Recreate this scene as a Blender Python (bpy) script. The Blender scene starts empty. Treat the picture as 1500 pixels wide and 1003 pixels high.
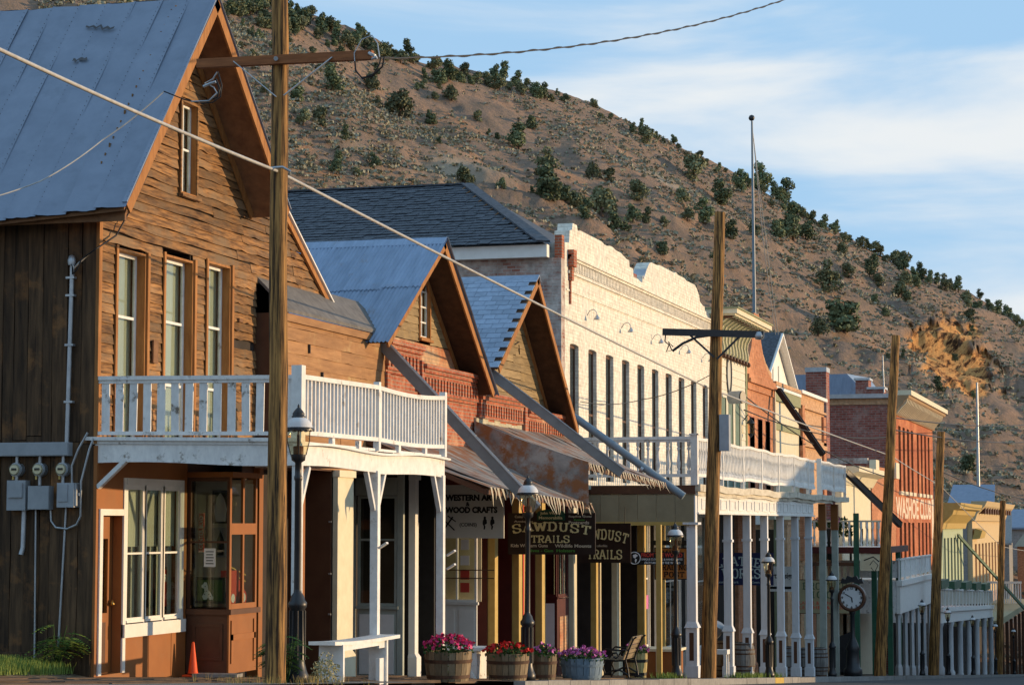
import bpy, math, random
import numpy as np
from mathutils import Vector, Matrix, Euler
R = math.radians
S = bpy.context.scene
COL = S.collection
rng = random.Random(11)
# ------------------------------------------------------------------ camera, sky, sun, exposure
F = 3260.0; PITCH = math.atan(266.5/F); YAW = math.atan(940/(F/math.cos(PITCH)))
cd = bpy.data.cameras.new('camera'); cam = bpy.data.objects.new('camera', cd); COL.objects.link(cam)
cd.sensor_width = 36; cd.lens = 36*F/1500; cd.clip_start = .1; cd.clip_end = 6000
cam.rotation_euler = (R(90)+PITCH, 0, YAW); S.camera = cam
SUN_EL, SUN_AZ = R(5.0), R(28)          # azimuth measured from +X towards +Y
sdir = Vector((math.cos(SUN_EL)*math.cos(SUN_AZ), math.cos(SUN_EL)*math.sin(SUN_AZ), math.sin(SUN_EL)))
sl = bpy.data.lights.new('sun', 'SUN'); sl.energy = 4.6; sl.angle = R(.55); sl.color = (1, .70, .39)
so = bpy.data.objects.new('sun', sl); COL.objects.link(so); so.rotation_euler = (-sdir).to_track_quat('-Z', 'Y').to_euler()
so.location = (40, 20, 40)
W = bpy.data.worlds.new('World'); S.world = W; W.use_nodes = True
def build_world():
    nt = W.node_tree; N = nt.nodes; L = nt.links; N.clear()
    out = N.new('ShaderNodeOutputWorld'); bg = N.new('ShaderNodeBackground'); bg.inputs[1].default_value = .15
    sky = N.new('ShaderNodeTexSky'); sky.sky_type = 'NISHITA'; sky.sun_disc = False
    sky.sun_elevation = SUN_EL; sky.sun_rotation = R(90)-SUN_AZ; sky.air_density = 1.0; sky.dust_density = .4; sky.ozone_density = 1.5
    tc = N.new('ShaderNodeTexCoord'); mp = N.new('ShaderNodeMapping'); mp.inputs['Scale'].default_value = (2.2, 2.2, 13)
    mp.inputs['Rotation'].default_value = (R(-3), R(14), 0)
    mp.inputs['Location'].default_value = (.35, .2, .5)
    no = N.new('ShaderNodeTexNoise'); no.inputs['Scale'].default_value = 1.5; no.inputs['Detail'].default_value = 7; no.inputs['Roughness'].default_value = .52; no.inputs['Distortion'].default_value = .35
    rp = N.new('ShaderNodeValToRGB'); rp.color_ramp.elements[0].position = .40; rp.color_ramp.elements[1].position = .66
    rp.color_ramp.interpolation = 'EASE'
    mx = N.new('ShaderNodeMixRGB'); mx.inputs[2].default_value = (5.6, 5.85, 6.0, 1)
    tint = N.new('ShaderNodeMixRGB'); tint.blend_type = 'MULTIPLY'; tint.inputs[0].default_value = 1; tint.inputs[2].default_value = (1.0, 1.0, 1.0, 1)
    # the pale blue floor of the open sky: thin high cirrus everywhere
    veil = N.new('ShaderNodeMixRGB'); veil.inputs[0].default_value = .85; veil.inputs[2].default_value = (2.75, 4.5, 6.5, 1)
    L.new(tc.outputs['Generated'], mp.inputs[0]); L.new(mp.outputs[0], no.inputs[0]); sep = N.new('ShaderNodeSeparateXYZ'); L.new(tc.outputs['Generated'], sep.inputs[0]); mr = N.new('ShaderNodeMapRange'); mr.interpolation_type = 'SMOOTHERSTEP'; mr.inputs[1].default_value = .225; mr.inputs[2].default_value = .165; mr.inputs[3].default_value = -.12; mr.inputs[4].default_value = .075; L.new(sep.outputs[2], mr.inputs[0]); ba = N.new('ShaderNodeMath'); ba.operation = 'ADD'; L.new(no.outputs[0], ba.inputs[0]); L.new(mr.outputs[0], ba.inputs[1]); L.new(ba.outputs[0], rp.inputs[0])
    L.new(sky.outputs[0], tint.inputs[1]); L.new(tint.outputs[0], veil.inputs[1]); L.new(veil.outputs[0], mx.inputs[1])
    L.new(rp.outputs[0], mx.inputs[0]); L.new(mx.outputs[0], bg.inputs[0]); L.new(bg.outputs[0], out.inputs[0])
build_world()
S.view_settings.view_transform = 'Standard'; S.view_settings.look = 'None'; S.view_settings.gamma = 1
S.view_settings.use_curve_mapping = False; S.view_settings.exposure = 0.0
S.cycles.max_bounces = 6; S.cycles.transparent_max_bounces = 12

# ------------------------------------------------------------------ helpers
_fw = Vector((-math.sin(YAW)*math.cos(PITCH), math.cos(YAW)*math.cos(PITCH), math.sin(PITCH)))
_rt = Vector((math.cos(YAW), math.sin(YAW), 0)); _up = _rt.cross(_fw)
def ray(x, y): return _fw*F + _rt*(x-750) + _up*(501.5-y)
def px(x, y, X):            # point of the plane X = const seen at a photo pixel
    r = ray(x, y); return r*(X/r.x)
def py(x, y, Y):
    r = ray(x, y); return r*(Y/r.y)
XF, XB, XK = -14.2, -11.2, -10.67      # facade line, balcony fronts, kerb line with lamps and poles
def FY(x, X=XF): return px(x, 768, X).y
def FZ(x, y, X=XF): return px(x, y, X).z
def zs(Y): return -.33 - .063*Y      # pavement height along the falling street

class MB:
    def __init__(s): s.v = []; s.f = []; s.m = []; s.sm = []
    def add(s, vs, fs, mi=0, smooth=False):
        o = len(s.v); s.v += [tuple(v) for v in vs]
        for f in fs: s.f.append([i+o for i in f]); s.m.append(mi); s.sm.append(smooth)
        return s
    def box(s, x0, x1, y0, y1, z0, z1, mi=0):
        return s.add([(x0,y0,z0),(x1,y0,z0),(x1,y1,z0),(x0,y1,z0),(x0,y0,z1),(x1,y0,z1),(x1,y1,z1),(x0,y1,z1)],
              [(0,3,2,1),(4,5,6,7),(0,1,5,4),(1,2,6,5),(2,3,7,6),(3,0,4,7)], mi)
    def beam(s, p, q, w, h, up=(0,0,1), mi=0):
        p = Vector(p); q = Vector(q); d = (q-p).normalized(); u = Vector(up)
        a = d.cross(u)
        if a.length < 1e-4: a = d.cross(Vector((1,0,0)))
        a.normalize(); b = a.cross(d).normalized(); a *= w/2; b *= h/2
        return s.add([p-a-b,p+a-b,p+a+b,p-a+b,q-a-b,q+a-b,q+a+b,q-a+b],
              [(0,3,2,1),(4,5,6,7),(0,1,5,4),(1,2,6,5),(2,3,7,6),(3,0,4,7)], mi)
    def tube(s, pts, r, n=8, r2=None, mi=0, cap=True):
        pts = [Vector(p) for p in pts]; k = len(pts); vs = []; fs = []; pa = None
        for i, p in enumerate(pts):
            d = (pts[min(i+1,k-1)]-pts[max(i-1,0)]).normalized()
            if pa is None:
                a = d.cross(Vector((0,0,1)));
                if a.length < 1e-3: a = d.cross(Vector((0,1,0)))
            else: a = pa - d*pa.dot(d)
            a.normalize(); pa = a; b = d.cross(a)
            rr = r if r2 is None else r+(r2-r)*i/(k-1)
            if isinstance(r, (list, tuple)): rr = r[i]
            for j in range(n):
                t = 2*math.pi*j/n; vs.append(p+a*math.cos(t)*rr+b*math.sin(t)*rr)
        for i in range(k-1):
            for j in range(n): fs.append((i*n+j, i*n+(j+1)%n, (i+1)*n+(j+1)%n, (i+1)*n+j))
        s.add(vs, fs, mi, True)
        if cap: s.add(vs[:n], [tuple(range(n))[::-1]], mi); s.add(vs[-n:], [tuple(range(n))], mi)
        return s
    def lathe(s, prof, n=16, c=(0,0,0), mi=0, smooth=True, a0=0, a1=2*math.pi):
        full = abs(a1-a0-2*math.pi) < 1e-6; m = n if full else n+1; vs = []; fs = []
        for (r, z) in prof:
            for j in range(m):
                t = a0+(a1-a0)*j/n; vs.append((c[0]+r*math.cos(t), c[1]+r*math.sin(t), c[2]+z))
        for i in range(len(prof)-1):
            for j in range(n): fs.append((i*m+j, i*m+(j+1)%m, (i+1)*m+(j+1)%m, (i+1)*m+j))
        return s.add(vs, fs, mi, smooth)
    def prism(s, poly, ax, a, b, mi=0):   # poly in the other two axes (x: (y,z); y: (x,z); z: (x,y))
        def P(u, v, w):
            return (w,u,v) if ax == 'x' else ((u,w,v) if ax == 'y' else (u,v,w))
        n = len(poly); vs = [P(u,v,a) for u,v in poly]+[P(u,v,b) for u,v in poly]
        fs = [tuple(range(n))[::-1], tuple(range(n,2*n))]+[(i,(i+1)%n,n+(i+1)%n,n+i) for i in range(n)]
        return s.add(vs, fs, mi)
    def mesh(s, name, mats):
        me = bpy.data.meshes.new(name); me.from_pydata(s.v, [], s.f)
        for m in (mats if isinstance(mats, (list, tuple)) else [mats]): me.materials.append(m)
        me.polygons.foreach_set('material_index', s.m); me.polygons.foreach_set('use_smooth', s.sm)
        me.update(); return me
    def build(s, name, mats, parent=None, local=False):
        return link(name, s.mesh(name, mats), parent, local)
ROOTM = {}
def link(name, me, parent=None, local=False):
    o = bpy.data.objects.new(name, me); COL.objects.link(o)
    if parent is not None:
        o.parent = parent
        if not local: o.matrix_parent_inverse = ROOTM.get(parent.name, Matrix.Identity(4)).inverted()
    return o
def tag(o, label=None, cat=None, group=None, kind=None):
    if label: o['label'] = label
    if cat: o['category'] = cat
    if group: o['group'] = group
    if kind: o['kind'] = kind
    return o
def thing(name, label, cat, loc=(0,0,0), group=None, rz=0):
    o = bpy.data.objects.new(name, None); o.empty_display_size = .2; COL.objects.link(o); o.location = loc; o.rotation_euler = (0,0,rz)
    ROOTM[o.name] = Matrix.Translation(loc) @ Matrix.Rotation(rz, 4, 'Z'); return tag(o, label, cat, group)
def copy_tree(o, parent=None):
    c = o.copy(); COL.objects.link(c)
    if parent is not None: c.parent = parent; c.matrix_parent_inverse = o.matrix_parent_inverse.copy()
    for ch in list(o.children): copy_tree(ch, c)
    return c
_unit = {}
def unit(mat, kind='box'):
    k = (mat.name, kind)
    if k not in _unit:
        b = MB()
        if kind == 'box': b.box(-.5,.5,-.5,.5,-.5,.5)
        _unit[k] = b.mesh('piece', mat)
    return _unit[k]
def piece(name, mat, parent, c, d, rot=None, me=None, local=False):
    o = link(name, me or unit(mat), parent, local); o.location = c; o.scale = d
    if rot: o.rotation_euler = rot
    return o
def boxes(name, mat, parent, lst, local=False):
    b = MB()
    for q in lst: b.box(*q)
    return b.build(name, mat, parent, local)

# ------------------------------------------------------------------ materials
MAT = {}
def M(name, c1, c2=None, sc=(1,1,1), ns=4, det=6, rough=.8, bump=.25, coord='pos', rnd=.25, c3=None, c3s=.7, c3r=(.55,.68), metal=0, spec=.3, dist=.02, ramp=(.32,.68), wav=None, hue=0):
    c2 = c2 or c1; m = bpy.data.materials.new(name); m.use_nodes = True; nt = m.node_tree; N = nt.nodes; L = nt.links
    b = N['Principled BSDF']; b.inputs['Roughness'].default_value = rough; b.inputs['Metallic'].default_value = metal; b.inputs['Specular IOR Level'].default_value = spec
    src = N.new('ShaderNodeNewGeometry').outputs['Position'] if coord == 'pos' else N.new('ShaderNodeTexCoord').outputs['Object']
    oi = N.new('ShaderNodeObjectInfo'); mu = N.new('ShaderNodeMath'); mu.operation = 'MULTIPLY'; mu.inputs[1].default_value = 53.0 if rnd else 0
    L.new(oi.outputs['Random'], mu.inputs[0]); ad = N.new('ShaderNodeVectorMath'); ad.operation = 'ADD'; L.new(src, ad.inputs[0]); L.new(mu.outputs[0], ad.inputs[1])
    mp = N.new('ShaderNodeMapping'); mp.inputs['Scale'].default_value = sc; L.new(ad.outputs[0], mp.inputs[0])
    no = N.new('ShaderNodeTexNoise'); no.inputs['Scale'].default_value = ns; no.inputs['Detail'].default_value = det; no.inputs['Roughness'].default_value = .62; L.new(mp.outputs[0], no.inputs[0])
    rp = N.new('ShaderNodeValToRGB'); e = rp.color_ramp.elements; e[0].position, e[1].position = ramp; e[0].color = (*c1,1); e[1].color = (*c2,1); L.new(no.outputs[0], rp.inputs[0])
    col = rp.outputs[0]
    if c3:
        n2 = N.new('ShaderNodeTexNoise'); n2.inputs['Scale'].default_value = c3s; n2.inputs['Detail'].default_value = 9; n2.inputs['Roughness'].default_value = .7
        L.new(mp.outputs[0] if wav else ad.outputs[0], n2.inputs[0]); r2 = N.new('ShaderNodeValToRGB'); r2.color_ramp.elements[0].position, r2.color_ramp.elements[1].position = c3r
        L.new(n2.outputs[0], r2.inputs[0]); mx = N.new('ShaderNodeMixRGB'); L.new(r2.outputs[0], mx.inputs[0]); L.new(col, mx.inputs[1]); mx.inputs[2].default_value = (*c3,1); col = mx.outputs[0]
    if rnd:
        mr = N.new('ShaderNodeMapRange'); mr.inputs[3].default_value = 1-rnd; mr.inputs[4].default_value = 1+rnd; L.new(oi.outputs['Random'], mr.inputs[0])
        hs = N.new('ShaderNodeHueSaturation'); L.new(mr.outputs[0], hs.inputs['Value']); L.new(col, hs.inputs['Color']); col = hs.outputs[0]
    L.new(col, b.inputs['Base Color'])
    if bump:
        bp = N.new('ShaderNodeBump'); bp.inputs['Strength'].default_value = bump; bp.inputs['Distance'].default_value = dist; L.new(no.outputs[0], bp.inputs['Height']); L.new(bp.outputs[0], b.inputs['Normal'])
    MAT[name] = m; return m
def BR(name, c1, c2, mortar, w=.22, h=.076, ms=.012, c3=None, c3s=.5, c3r=(.5,.62), bump=.5, c4=None, c4s=2.5, c4r=(.6,.66)):
    m = bpy.data.materials.new(name); m.use_nodes = True; nt = m.node_tree; N = nt.nodes; L = nt.links; b = N['Principled BSDF']; b.inputs['Roughness'].default_value = .88; b.inputs['Specular IOR Level'].default_value = .2
    g = N.new('ShaderNodeNewGeometry'); sp = N.new('ShaderNodeSeparateXYZ'); L.new(g.outputs['Position'], sp.inputs[0])
    a = N.new('ShaderNodeMath'); a.operation = 'ADD'; L.new(sp.outputs[0], a.inputs[0]); L.new(sp.outputs[1], a.inputs[1]); cb = N.new('ShaderNodeCombineXYZ'); L.new(a.outputs[0], cb.inputs[0]); L.new(sp.outputs[2], cb.inputs[1])
    nz = N.new('ShaderNodeTexNoise'); nz.inputs['Scale'].default_value = 3; L.new(cb.outputs[0], nz.inputs[0]); sc = N.new('ShaderNodeVectorMath'); sc.operation = 'SCALE'; sc.inputs[3].default_value = .012; L.new(nz.outputs['Color'], sc.inputs[0])
    av = N.new('ShaderNodeVectorMath'); L.new(cb.outputs[0], av.inputs[0]); L.new(sc.outputs[0], av.inputs[1])
    bt = N.new('ShaderNodeTexBrick'); bt.inputs['Scale'].default_value = 1; bt.inputs['Brick Width'].default_value = w; bt.inputs['Row Height'].default_value = h; bt.inputs['Mortar Size'].default_value = ms; bt.inputs['Mortar Smooth'].default_value = .3
    bt.inputs['Color1'].default_value = (*c1,1); bt.inputs['Color2'].default_value = (*c2,1); bt.inputs['Mortar'].default_value = (*mortar,1); L.new(av.outputs[0], bt.inputs[0]); col = bt.outputs[0]
    for (cc, s, r) in ((c3,c3s,c3r),(c4,c4s,c4r)):
        if cc:
            n2 = N.new('ShaderNodeTexNoise'); n2.inputs['Scale'].default_value = s; n2.inputs['Detail'].default_value = 9; n2.inputs['Roughness'].default_value = .72; L.new(g.outputs['Position'], n2.inputs[0])
            r2 = N.new('ShaderNodeValToRGB'); r2.color_ramp.elements[0].position, r2.color_ramp.elements[1].position = r; L.new(n2.outputs[0], r2.inputs[0])
            mx = N.new('ShaderNodeMixRGB'); L.new(r2.outputs[0], mx.inputs[0]); L.new(col, mx.inputs[1]); mx.inputs[2].default_value = (*cc,1); col = mx.outputs[0]
    n4 = N.new('ShaderNodeTexNoise'); n4.inputs['Scale'].default_value = 6; n4.inputs['Detail'].default_value = 8; L.new(g.outputs['Position'], n4.inputs[0])
    mr = N.new('ShaderNodeMapRange'); mr.inputs[1].default_value = .3; mr.inputs[2].default_value = .7; mr.inputs[3].default_value = .75; mr.inputs[4].default_value = 1.2; L.new(n4.outputs[0], mr.inputs[0])
    hs = N.new('ShaderNodeHueSaturation'); L.new(col, hs.inputs['Color']); L.new(mr.outputs[0], hs.inputs['Value']); L.new(hs.outputs[0], b.inputs['Base Color'])
    h1 = N.new('ShaderNodeMath'); h1.operation = 'MULTIPLY_ADD'; L.new(bt.outputs['Fac'], h1.inputs[0]); h1.inputs[1].default_value = -1; L.new(n4.outputs[0], h1.inputs[2])
    bp = N.new('ShaderNodeBump'); bp.inputs['Strength'].default_value = bump; bp.inputs['Distance'].default_value = .012; L.new(h1.outputs[0], bp.inputs['Height']); L.new(bp.outputs[0], b.inputs['Normal'])
    MAT[name] = m; return m
def GL(name, tint=(.8,.85,.82), fac=.25, rough=.03):
    m = bpy.data.materials.new(name); m.use_nodes = True; nt = m.node_tree; N = nt.nodes; L = nt.links; N.clear()
    o = N.new('ShaderNodeOutputMaterial'); t = N.new('ShaderNodeBsdfTransparent'); t.inputs[0].default_value = (*tint,1); g = N.new('ShaderNodeBsdfGlossy'); g.inputs['Roughness'].default_value = rough
    mx = N.new('ShaderNodeMixShader'); lw = N.new('ShaderNodeLayerWeight'); lw.inputs[0].default_value = .5; pw = N.new('ShaderNodeMath'); pw.operation = 'POWER'; pw.inputs[1].default_value = 3.0; L.new(lw.outputs['Facing'], pw.inputs[0]); ma = N.new('ShaderNodeMath'); ma.operation = 'MULTIPLY_ADD'; ma.inputs[1].default_value = fac*1.6; ma.inputs[2].default_value = .04; L.new(pw.outputs[0], ma.inputs[0]); L.new(ma.outputs[0], mx.inputs[0]); L.new(t.outputs[0], mx.inputs[1]); L.new(g.outputs[0], mx.inputs[2]); L.new(mx.outputs[0], o.inputs[0])
    MAT[name] = m; return m
def LEAF(name, c1, c2, coord='obj', rnd=.2, tr=.15):
    m = M(name, c1, c2, ns=1.2 if coord == 'obj' else .9, det=3, rough=.7, bump=0, coord=coord, rnd=rnd, spec=.2); return m

siding = M('weathered_siding', (.080,.036,.013), (.345,.17,.058), sc=(1,.9,9), ns=2.6, det=10, bump=.7, rnd=.34, c3=(.19,.125,.07), c3s=1.1, c3r=(.46,.66), ramp=(.37,.63))
wingwood = M('painted_brown_boards', (.26,.13,.055), (.40,.21,.09), sc=(1,1,8), ns=1.6, det=8, bump=.35, rnd=.14, c3=(.44,.31,.14), c3s=1.3, c3r=(.55,.72))
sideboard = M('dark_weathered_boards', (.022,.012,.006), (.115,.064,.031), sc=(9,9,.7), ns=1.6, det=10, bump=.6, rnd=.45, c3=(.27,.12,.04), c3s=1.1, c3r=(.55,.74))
trimwood = M('orange_trim_wood', (.26,.105,.03), (.42,.19,.06), sc=(6,6,1), ns=2, bump=.3, rnd=.1)
soffitw = M('brown_soffit', (.13,.062,.030), (.22,.11,.05), sc=(2,2,2), ns=3, bump=.3, rnd=.12)
greenwd = M('grey_brown_boards', (.17,.12,.06), (.33,.235,.12), sc=(1,1,9), ns=1.8, det=9, bump=.45, rnd=.22, c3=(.36,.24,.10), c3s=1.2, c3r=(.55,.7))
roofmetal = M('weathered_sheet_roof', (.16,.20,.27), (.205,.25,.33), sc=(1,1,1), ns=2.2, det=8, rough=.5, bump=.08, rnd=.02, c3=(.13,.165,.22), c3s=1.5, c3r=(.56,.80), spec=.4)
corr = M('corrugated_iron', (.17,.235,.335), (.25,.33,.46), sc=(3,.6,.6), ns=2, det=7, rough=.45, bump=.1, rnd=.10, c3=(.20,.18,.18), c3s=1.6, c3r=(.58,.74), spec=.5)
shing_lt = M('pale_shingle', (.24,.30,.385), (.32,.39,.49), ns=7, bump=.2, rnd=.14, rough=.75)
shing_dk = M('dark_slate_shingle', (.025,.03,.038), (.085,.095,.115), sc=(3.2,3.2,7), ns=2.2, det=3, bump=.3, rnd=.0, rough=.7, ramp=(.35,.65))
white = M('weathered_white_paint', (.64,.63,.60), (.80,.79,.76), sc=(1,1,1), ns=6, bump=.2, rnd=.07, c3=(.36,.31,.25), c3s=3.4, c3r=(.60,.70), rough=.6)
whitecl = M('clean_white_paint', (.74,.72,.67), (.82,.80,.76), ns=5, bump=.08, rnd=.04, rough=.55)
greywh = M('chipped_grey_white_paint', (.64,.62,.60), (.82,.79,.75), sc=(2,2,1), ns=5, bump=.2, rnd=.08, c3=(.20,.16,.12), c3s=4.2, c3r=(.57,.66))
brownp = M('brown_paint', (.27,.095,.024), (.315,.115,.031), ns=3, bump=.06, rnd=.05, rough=.6, c3=(.27,.115,.04), c3s=.9)
darkbr = M('dark_brown_paint', (.085,.035,.018), (.115,.05,.026), ns=3, bump=.06, rnd=.06, rough=.5)
black = M('black_iron', (.010,.011,.013), (.020,.021,.024), ns=8, bump=.05, rnd=.1, rough=.42, coord='obj', spec=.5)
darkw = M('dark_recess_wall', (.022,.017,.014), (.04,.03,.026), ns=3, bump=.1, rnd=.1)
burg = M('burgundy_paint', (.062,.009,.008), (.085,.014,.011), ns=3, bump=.08, rnd=.08, rough=.5)
yel = M('ochre_yellow_paint', (.46,.31,.085), (.55,.39,.125), ns=4, bump=.08, rnd=.05, rough=.55)
cream = M('cream_paint', (.62,.55,.38), (.72,.65,.47), ns=4, bump=.08, rnd=.06, rough=.6)
sage = M('grey_green_paint', (.33,.36,.31), (.43,.46,.40), ns=4, bump=.08, rnd=.05, rough=.55)
greenp = M('dark_green_paint', (.022,.085,.05), (.035,.12,.07), ns=4, bump=.08, rnd=.1, rough=.5)
greentr = M('moss_green_trim', (.23,.245,.13), (.30,.31,.18), ns=4, bump=.08, rnd=.06)
polew = M('pole_wood', (.040,.020,.008), (.46,.235,.07), sc=(16,16,.7), ns=1.5, det=9, bump=.55, dist=.012, rnd=.1, c3=(.03,.016,.008), c3s=1.6, c3r=(.54,.62), ramp=(.40,.60), wav=1)
beamw = M('crossarm_wood', (.17,.06,.022), (.30,.11,.04), sc=(1.2,9,9), ns=2, bump=.4, rnd=.1)
plank = M('boardwalk_wood', (.055,.036,.024), (.15,.095,.058), sc=(12,1.2,5), ns=1.8, det=8, bump=.5, rnd=.3)
stavew = M('barrel_oak', (.14,.10,.058), (.27,.20,.12), sc=(6,6,1), ns=3, det=7, bump=.35, rnd=.3, coord='obj')
stavey = M('barrel_yellow', (.36,.28,.11), (.48,.38,.17), sc=(6,6,1), ns=3, det=7, bump=.3, rnd=.2, coord='obj')
staveg = M('barrel_grey', (.13,.125,.12), (.26,.25,.23), sc=(6,6,1), ns=3, det=7, bump=.35, rnd=.25, coord='obj')
staveb = M('barrel_blue', (.13,.19,.25), (.22,.30,.37), sc=(6,6,1), ns=3, det=7, bump=.3, rnd=.12, coord='obj')
hoopm = M('rusty_hoop', (.055,.030,.02), (.12,.06,.035), ns=9, bump=.2, rnd=.1, coord='obj', rough=.6)
galv = M('galvanised_steel', (.32,.34,.36), (.45,.47,.49), ns=5, bump=.05, rnd=.08, rough=.4, metal=.6, spec=.5)
greybox = M('grey_painted_steel', (.26,.28,.30), (.34,.36,.385), ns=4, bump=.05, rnd=.08, rough=.5)
guttm = M('grey_gutter_paint', (.155,.15,.145), (.21,.205,.20), ns=4, bump=.08, rnd=.06, rough=.45, spec=.4)
guttb = M('blue_grey_gutter', (.16,.21,.25), (.22,.27,.31), ns=4, bump=.05, rnd=.06, rough=.4)
guttk = M('dark_gutter', (.018,.014,.012), (.03,.024,.021), ns=4, bump=.05, rnd=.06, rough=.5)
rust = M('rusted_iron', (.12,.12,.115), (.36,.345,.31), sc=(1,2,1), ns=1.4, det=8, bump=.3, rnd=.08, rough=.55, c3=(.25,.105,.04), c3s=2.2, c3r=(.46,.58), ramp=(.38,.62))
rustfr = M('bent_tin_fringe', (.36,.31,.22), (.55,.49,.36), ns=3, bump=.2, rnd=.1, rough=.55, c3=(.30,.15,.06), c3s=2, c3r=(.52,.66))
brick_r = BR('red_brick', (.32,.08,.042), (.44,.135,.07), (.34,.23,.17), c3=(.56,.33,.20), c3s=.9, c3r=(.56,.70))
brick_p = BR('pale_worn_brick', (.48,.30,.17), (.58,.38,.22), (.42,.30,.20), c3=(.44,.15,.07), c3s=.8, c3r=(.46,.6))
brick_w = BR('white_painted_brick', (.71,.66,.56), (.77,.72,.62), (.60,.555,.47), h=.092, w=.26, ms=.010, bump=.35, c3=(.68,.65,.57), c3s=.6, c4=(.42,.33,.26), c4s=4, c4r=(.64,.70))
brick_ws = BR('faded_mixed_brick', (.30,.12,.085), (.43,.33,.28), (.40,.35,.31), h=.085, w=.24, c3=(.55,.50,.45), c3s=1.2, c3r=(.45,.62))
brick_d = BR('deep_red_brick', (.25,.062,.045), (.34,.12,.09), (.28,.20,.17), h=.14, w=.42, ms=.02, c3=(.36,.25,.21), c3s=.5, c3r=(.52,.66))
brick_o = BR('orange_brick', (.42,.16,.075), (.50,.21,.105), (.45,.24,.14), h=.1, w=.3, c3=(.60,.28,.15), c3s=.4)
brick_t = BR('tan_brick', (.52,.29,.15), (.60,.36,.20), (.50,.34,.22), h=.1, w=.3)
brick_f = BR('vermilion_brick', (.34,.098,.048), (.42,.14,.066), (.46,.14,.06), h=.1, w=.3, c3=(.54,.21,.10), c3s=.3)
stone = M('rubble_wall', (.22,.18,.13), (.40,.33,.25), ns=3, bump=.5, rnd=.1)
glass = GL('window_glass', (.82,.86,.82), .30)
glassd = M('dark_window', (.020,.026,.028), (.035,.042,.044), ns=1.5, bump=0, rnd=.3, rough=.06, spec=.6)
glass_l = GL('lantern_glass', (.93,.87,.70), .16, .05)
curtain = M('pale_curtain', (.50,.50,.44), (.66,.66,.58), sc=(1,18,.4), ns=2, bump=.3, rnd=.15)
asph = M('asphalt', (.042,.043,.046), (.062,.062,.065), ns=30, bump=.4, rnd=0, rough=.85, c3=(.075,.074,.073), c3s=.15, c3r=(.4,.7))
conc = M('concrete_kerb', (.20,.195,.185), (.29,.28,.265), ns=8, bump=.3, rnd=.12, c3=(.15,.14,.13), c3s=1.1)
yellowc = M('worn_yellow_kerb_paint', (.46,.31,.06), (.56,.40,.10), ns=8, bump=.2, rnd=.05)
soil = M('dry_soil', (.12,.085,.055), (.22,.165,.11), ns=9, bump=.5, rnd=0, c3=(.26,.20,.12), c3s=.5)
gravel = M('roadside_gravel', (.13,.115,.10), (.26,.235,.20), ns=40, bump=.6, rnd=0)
grassm = LEAF('lawn_grass', (.11,.18,.03), (.24,.30,.07), coord='pos')
leafg = LEAF('sumac_leaf', (.045,.12,.022), (.10,.20,.03), coord='pos')
leafy = LEAF('young_yellow_leaf', (.20,.27,.03), (.30,.34,.05), coord='pos')
petleaf = LEAF('petunia_leaf', (.03,.075,.02), (.06,.12,.03), coord='pos')
pinkf = M('magenta_blossom', (.55,.02,.12), (.72,.05,.20), ns=9, bump=0, rnd=0, rough=.6)
redf = M('red_blossom', (.52,.012,.012), (.68,.03,.025), ns=9, bump=0, rnd=0, rough=.6)
violf = M('violet_blossom', (.52,.10,.36), (.66,.20,.50), ns=9, bump=0, rnd=0, rough=.6)
cone_m = M('orange_plastic', (.80,.085,.018), (.88,.11,.025), ns=3, bump=0, rnd=0, rough=.45)
signgrey = M('grey_sign_board', (.62,.60,.54), (.68,.66,.60), ns=2, bump=.04, rnd=0)
signbrn = M('dark_brown_sign_board', (.020,.010,.008), (.028,.014,.011), ns=3, bump=.03, rnd=0, rough=.5)
signor = M('orange_sign_board', (.50,.19,.045), (.56,.23,.06), ns=3, bump=.03, rnd=0)
signbl = M('navy_sign_board', (.018,.024,.085), (.026,.034,.11), ns=3, bump=.03, rnd=0)
signtan = M('tan_sign_board', (.33,.29,.17), (.38,.335,.20), ns=3, bump=.03, rnd=0)
ink = M('black_lettering', (.012,.012,.012), bump=0, rnd=0)
gold = M('pale_gold_lettering', (.78,.66,.32), (.85,.74,.40), ns=5, bump=0, rnd=0)
grnl = M('green_lettering', (.10,.34,.06), bump=0, rnd=0)
redl = M('red_lettering', (.55,.06,.04), bump=0, rnd=0)
wht = M('white_lettering', (.72,.72,.72), bump=0, rnd=0)
blul = M('pale_blue_lettering', (.45,.60,.66), bump=0, rnd=0)
plaque = M('green_plaque', (.02,.075,.04), bump=0, rnd=0)
paintw = M('faded_white_wall_paint', (.62,.45,.32), (.76,.66,.52), ns=4, bump=.1, rnd=0, c3=(.52,.20,.09), c3s=5, c3r=(.58,.66))
cable = M('steel_cable', (.34,.33,.31), (.46,.45,.43), ns=9, bump=.1, rnd=0, rough=.5)
cablek = M('black_cable', (.012,.012,.013), bump=0, rnd=0, rough=.5)
faceW = M('clock_face_white', (.70,.70,.70), bump=0, rnd=0)
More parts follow.
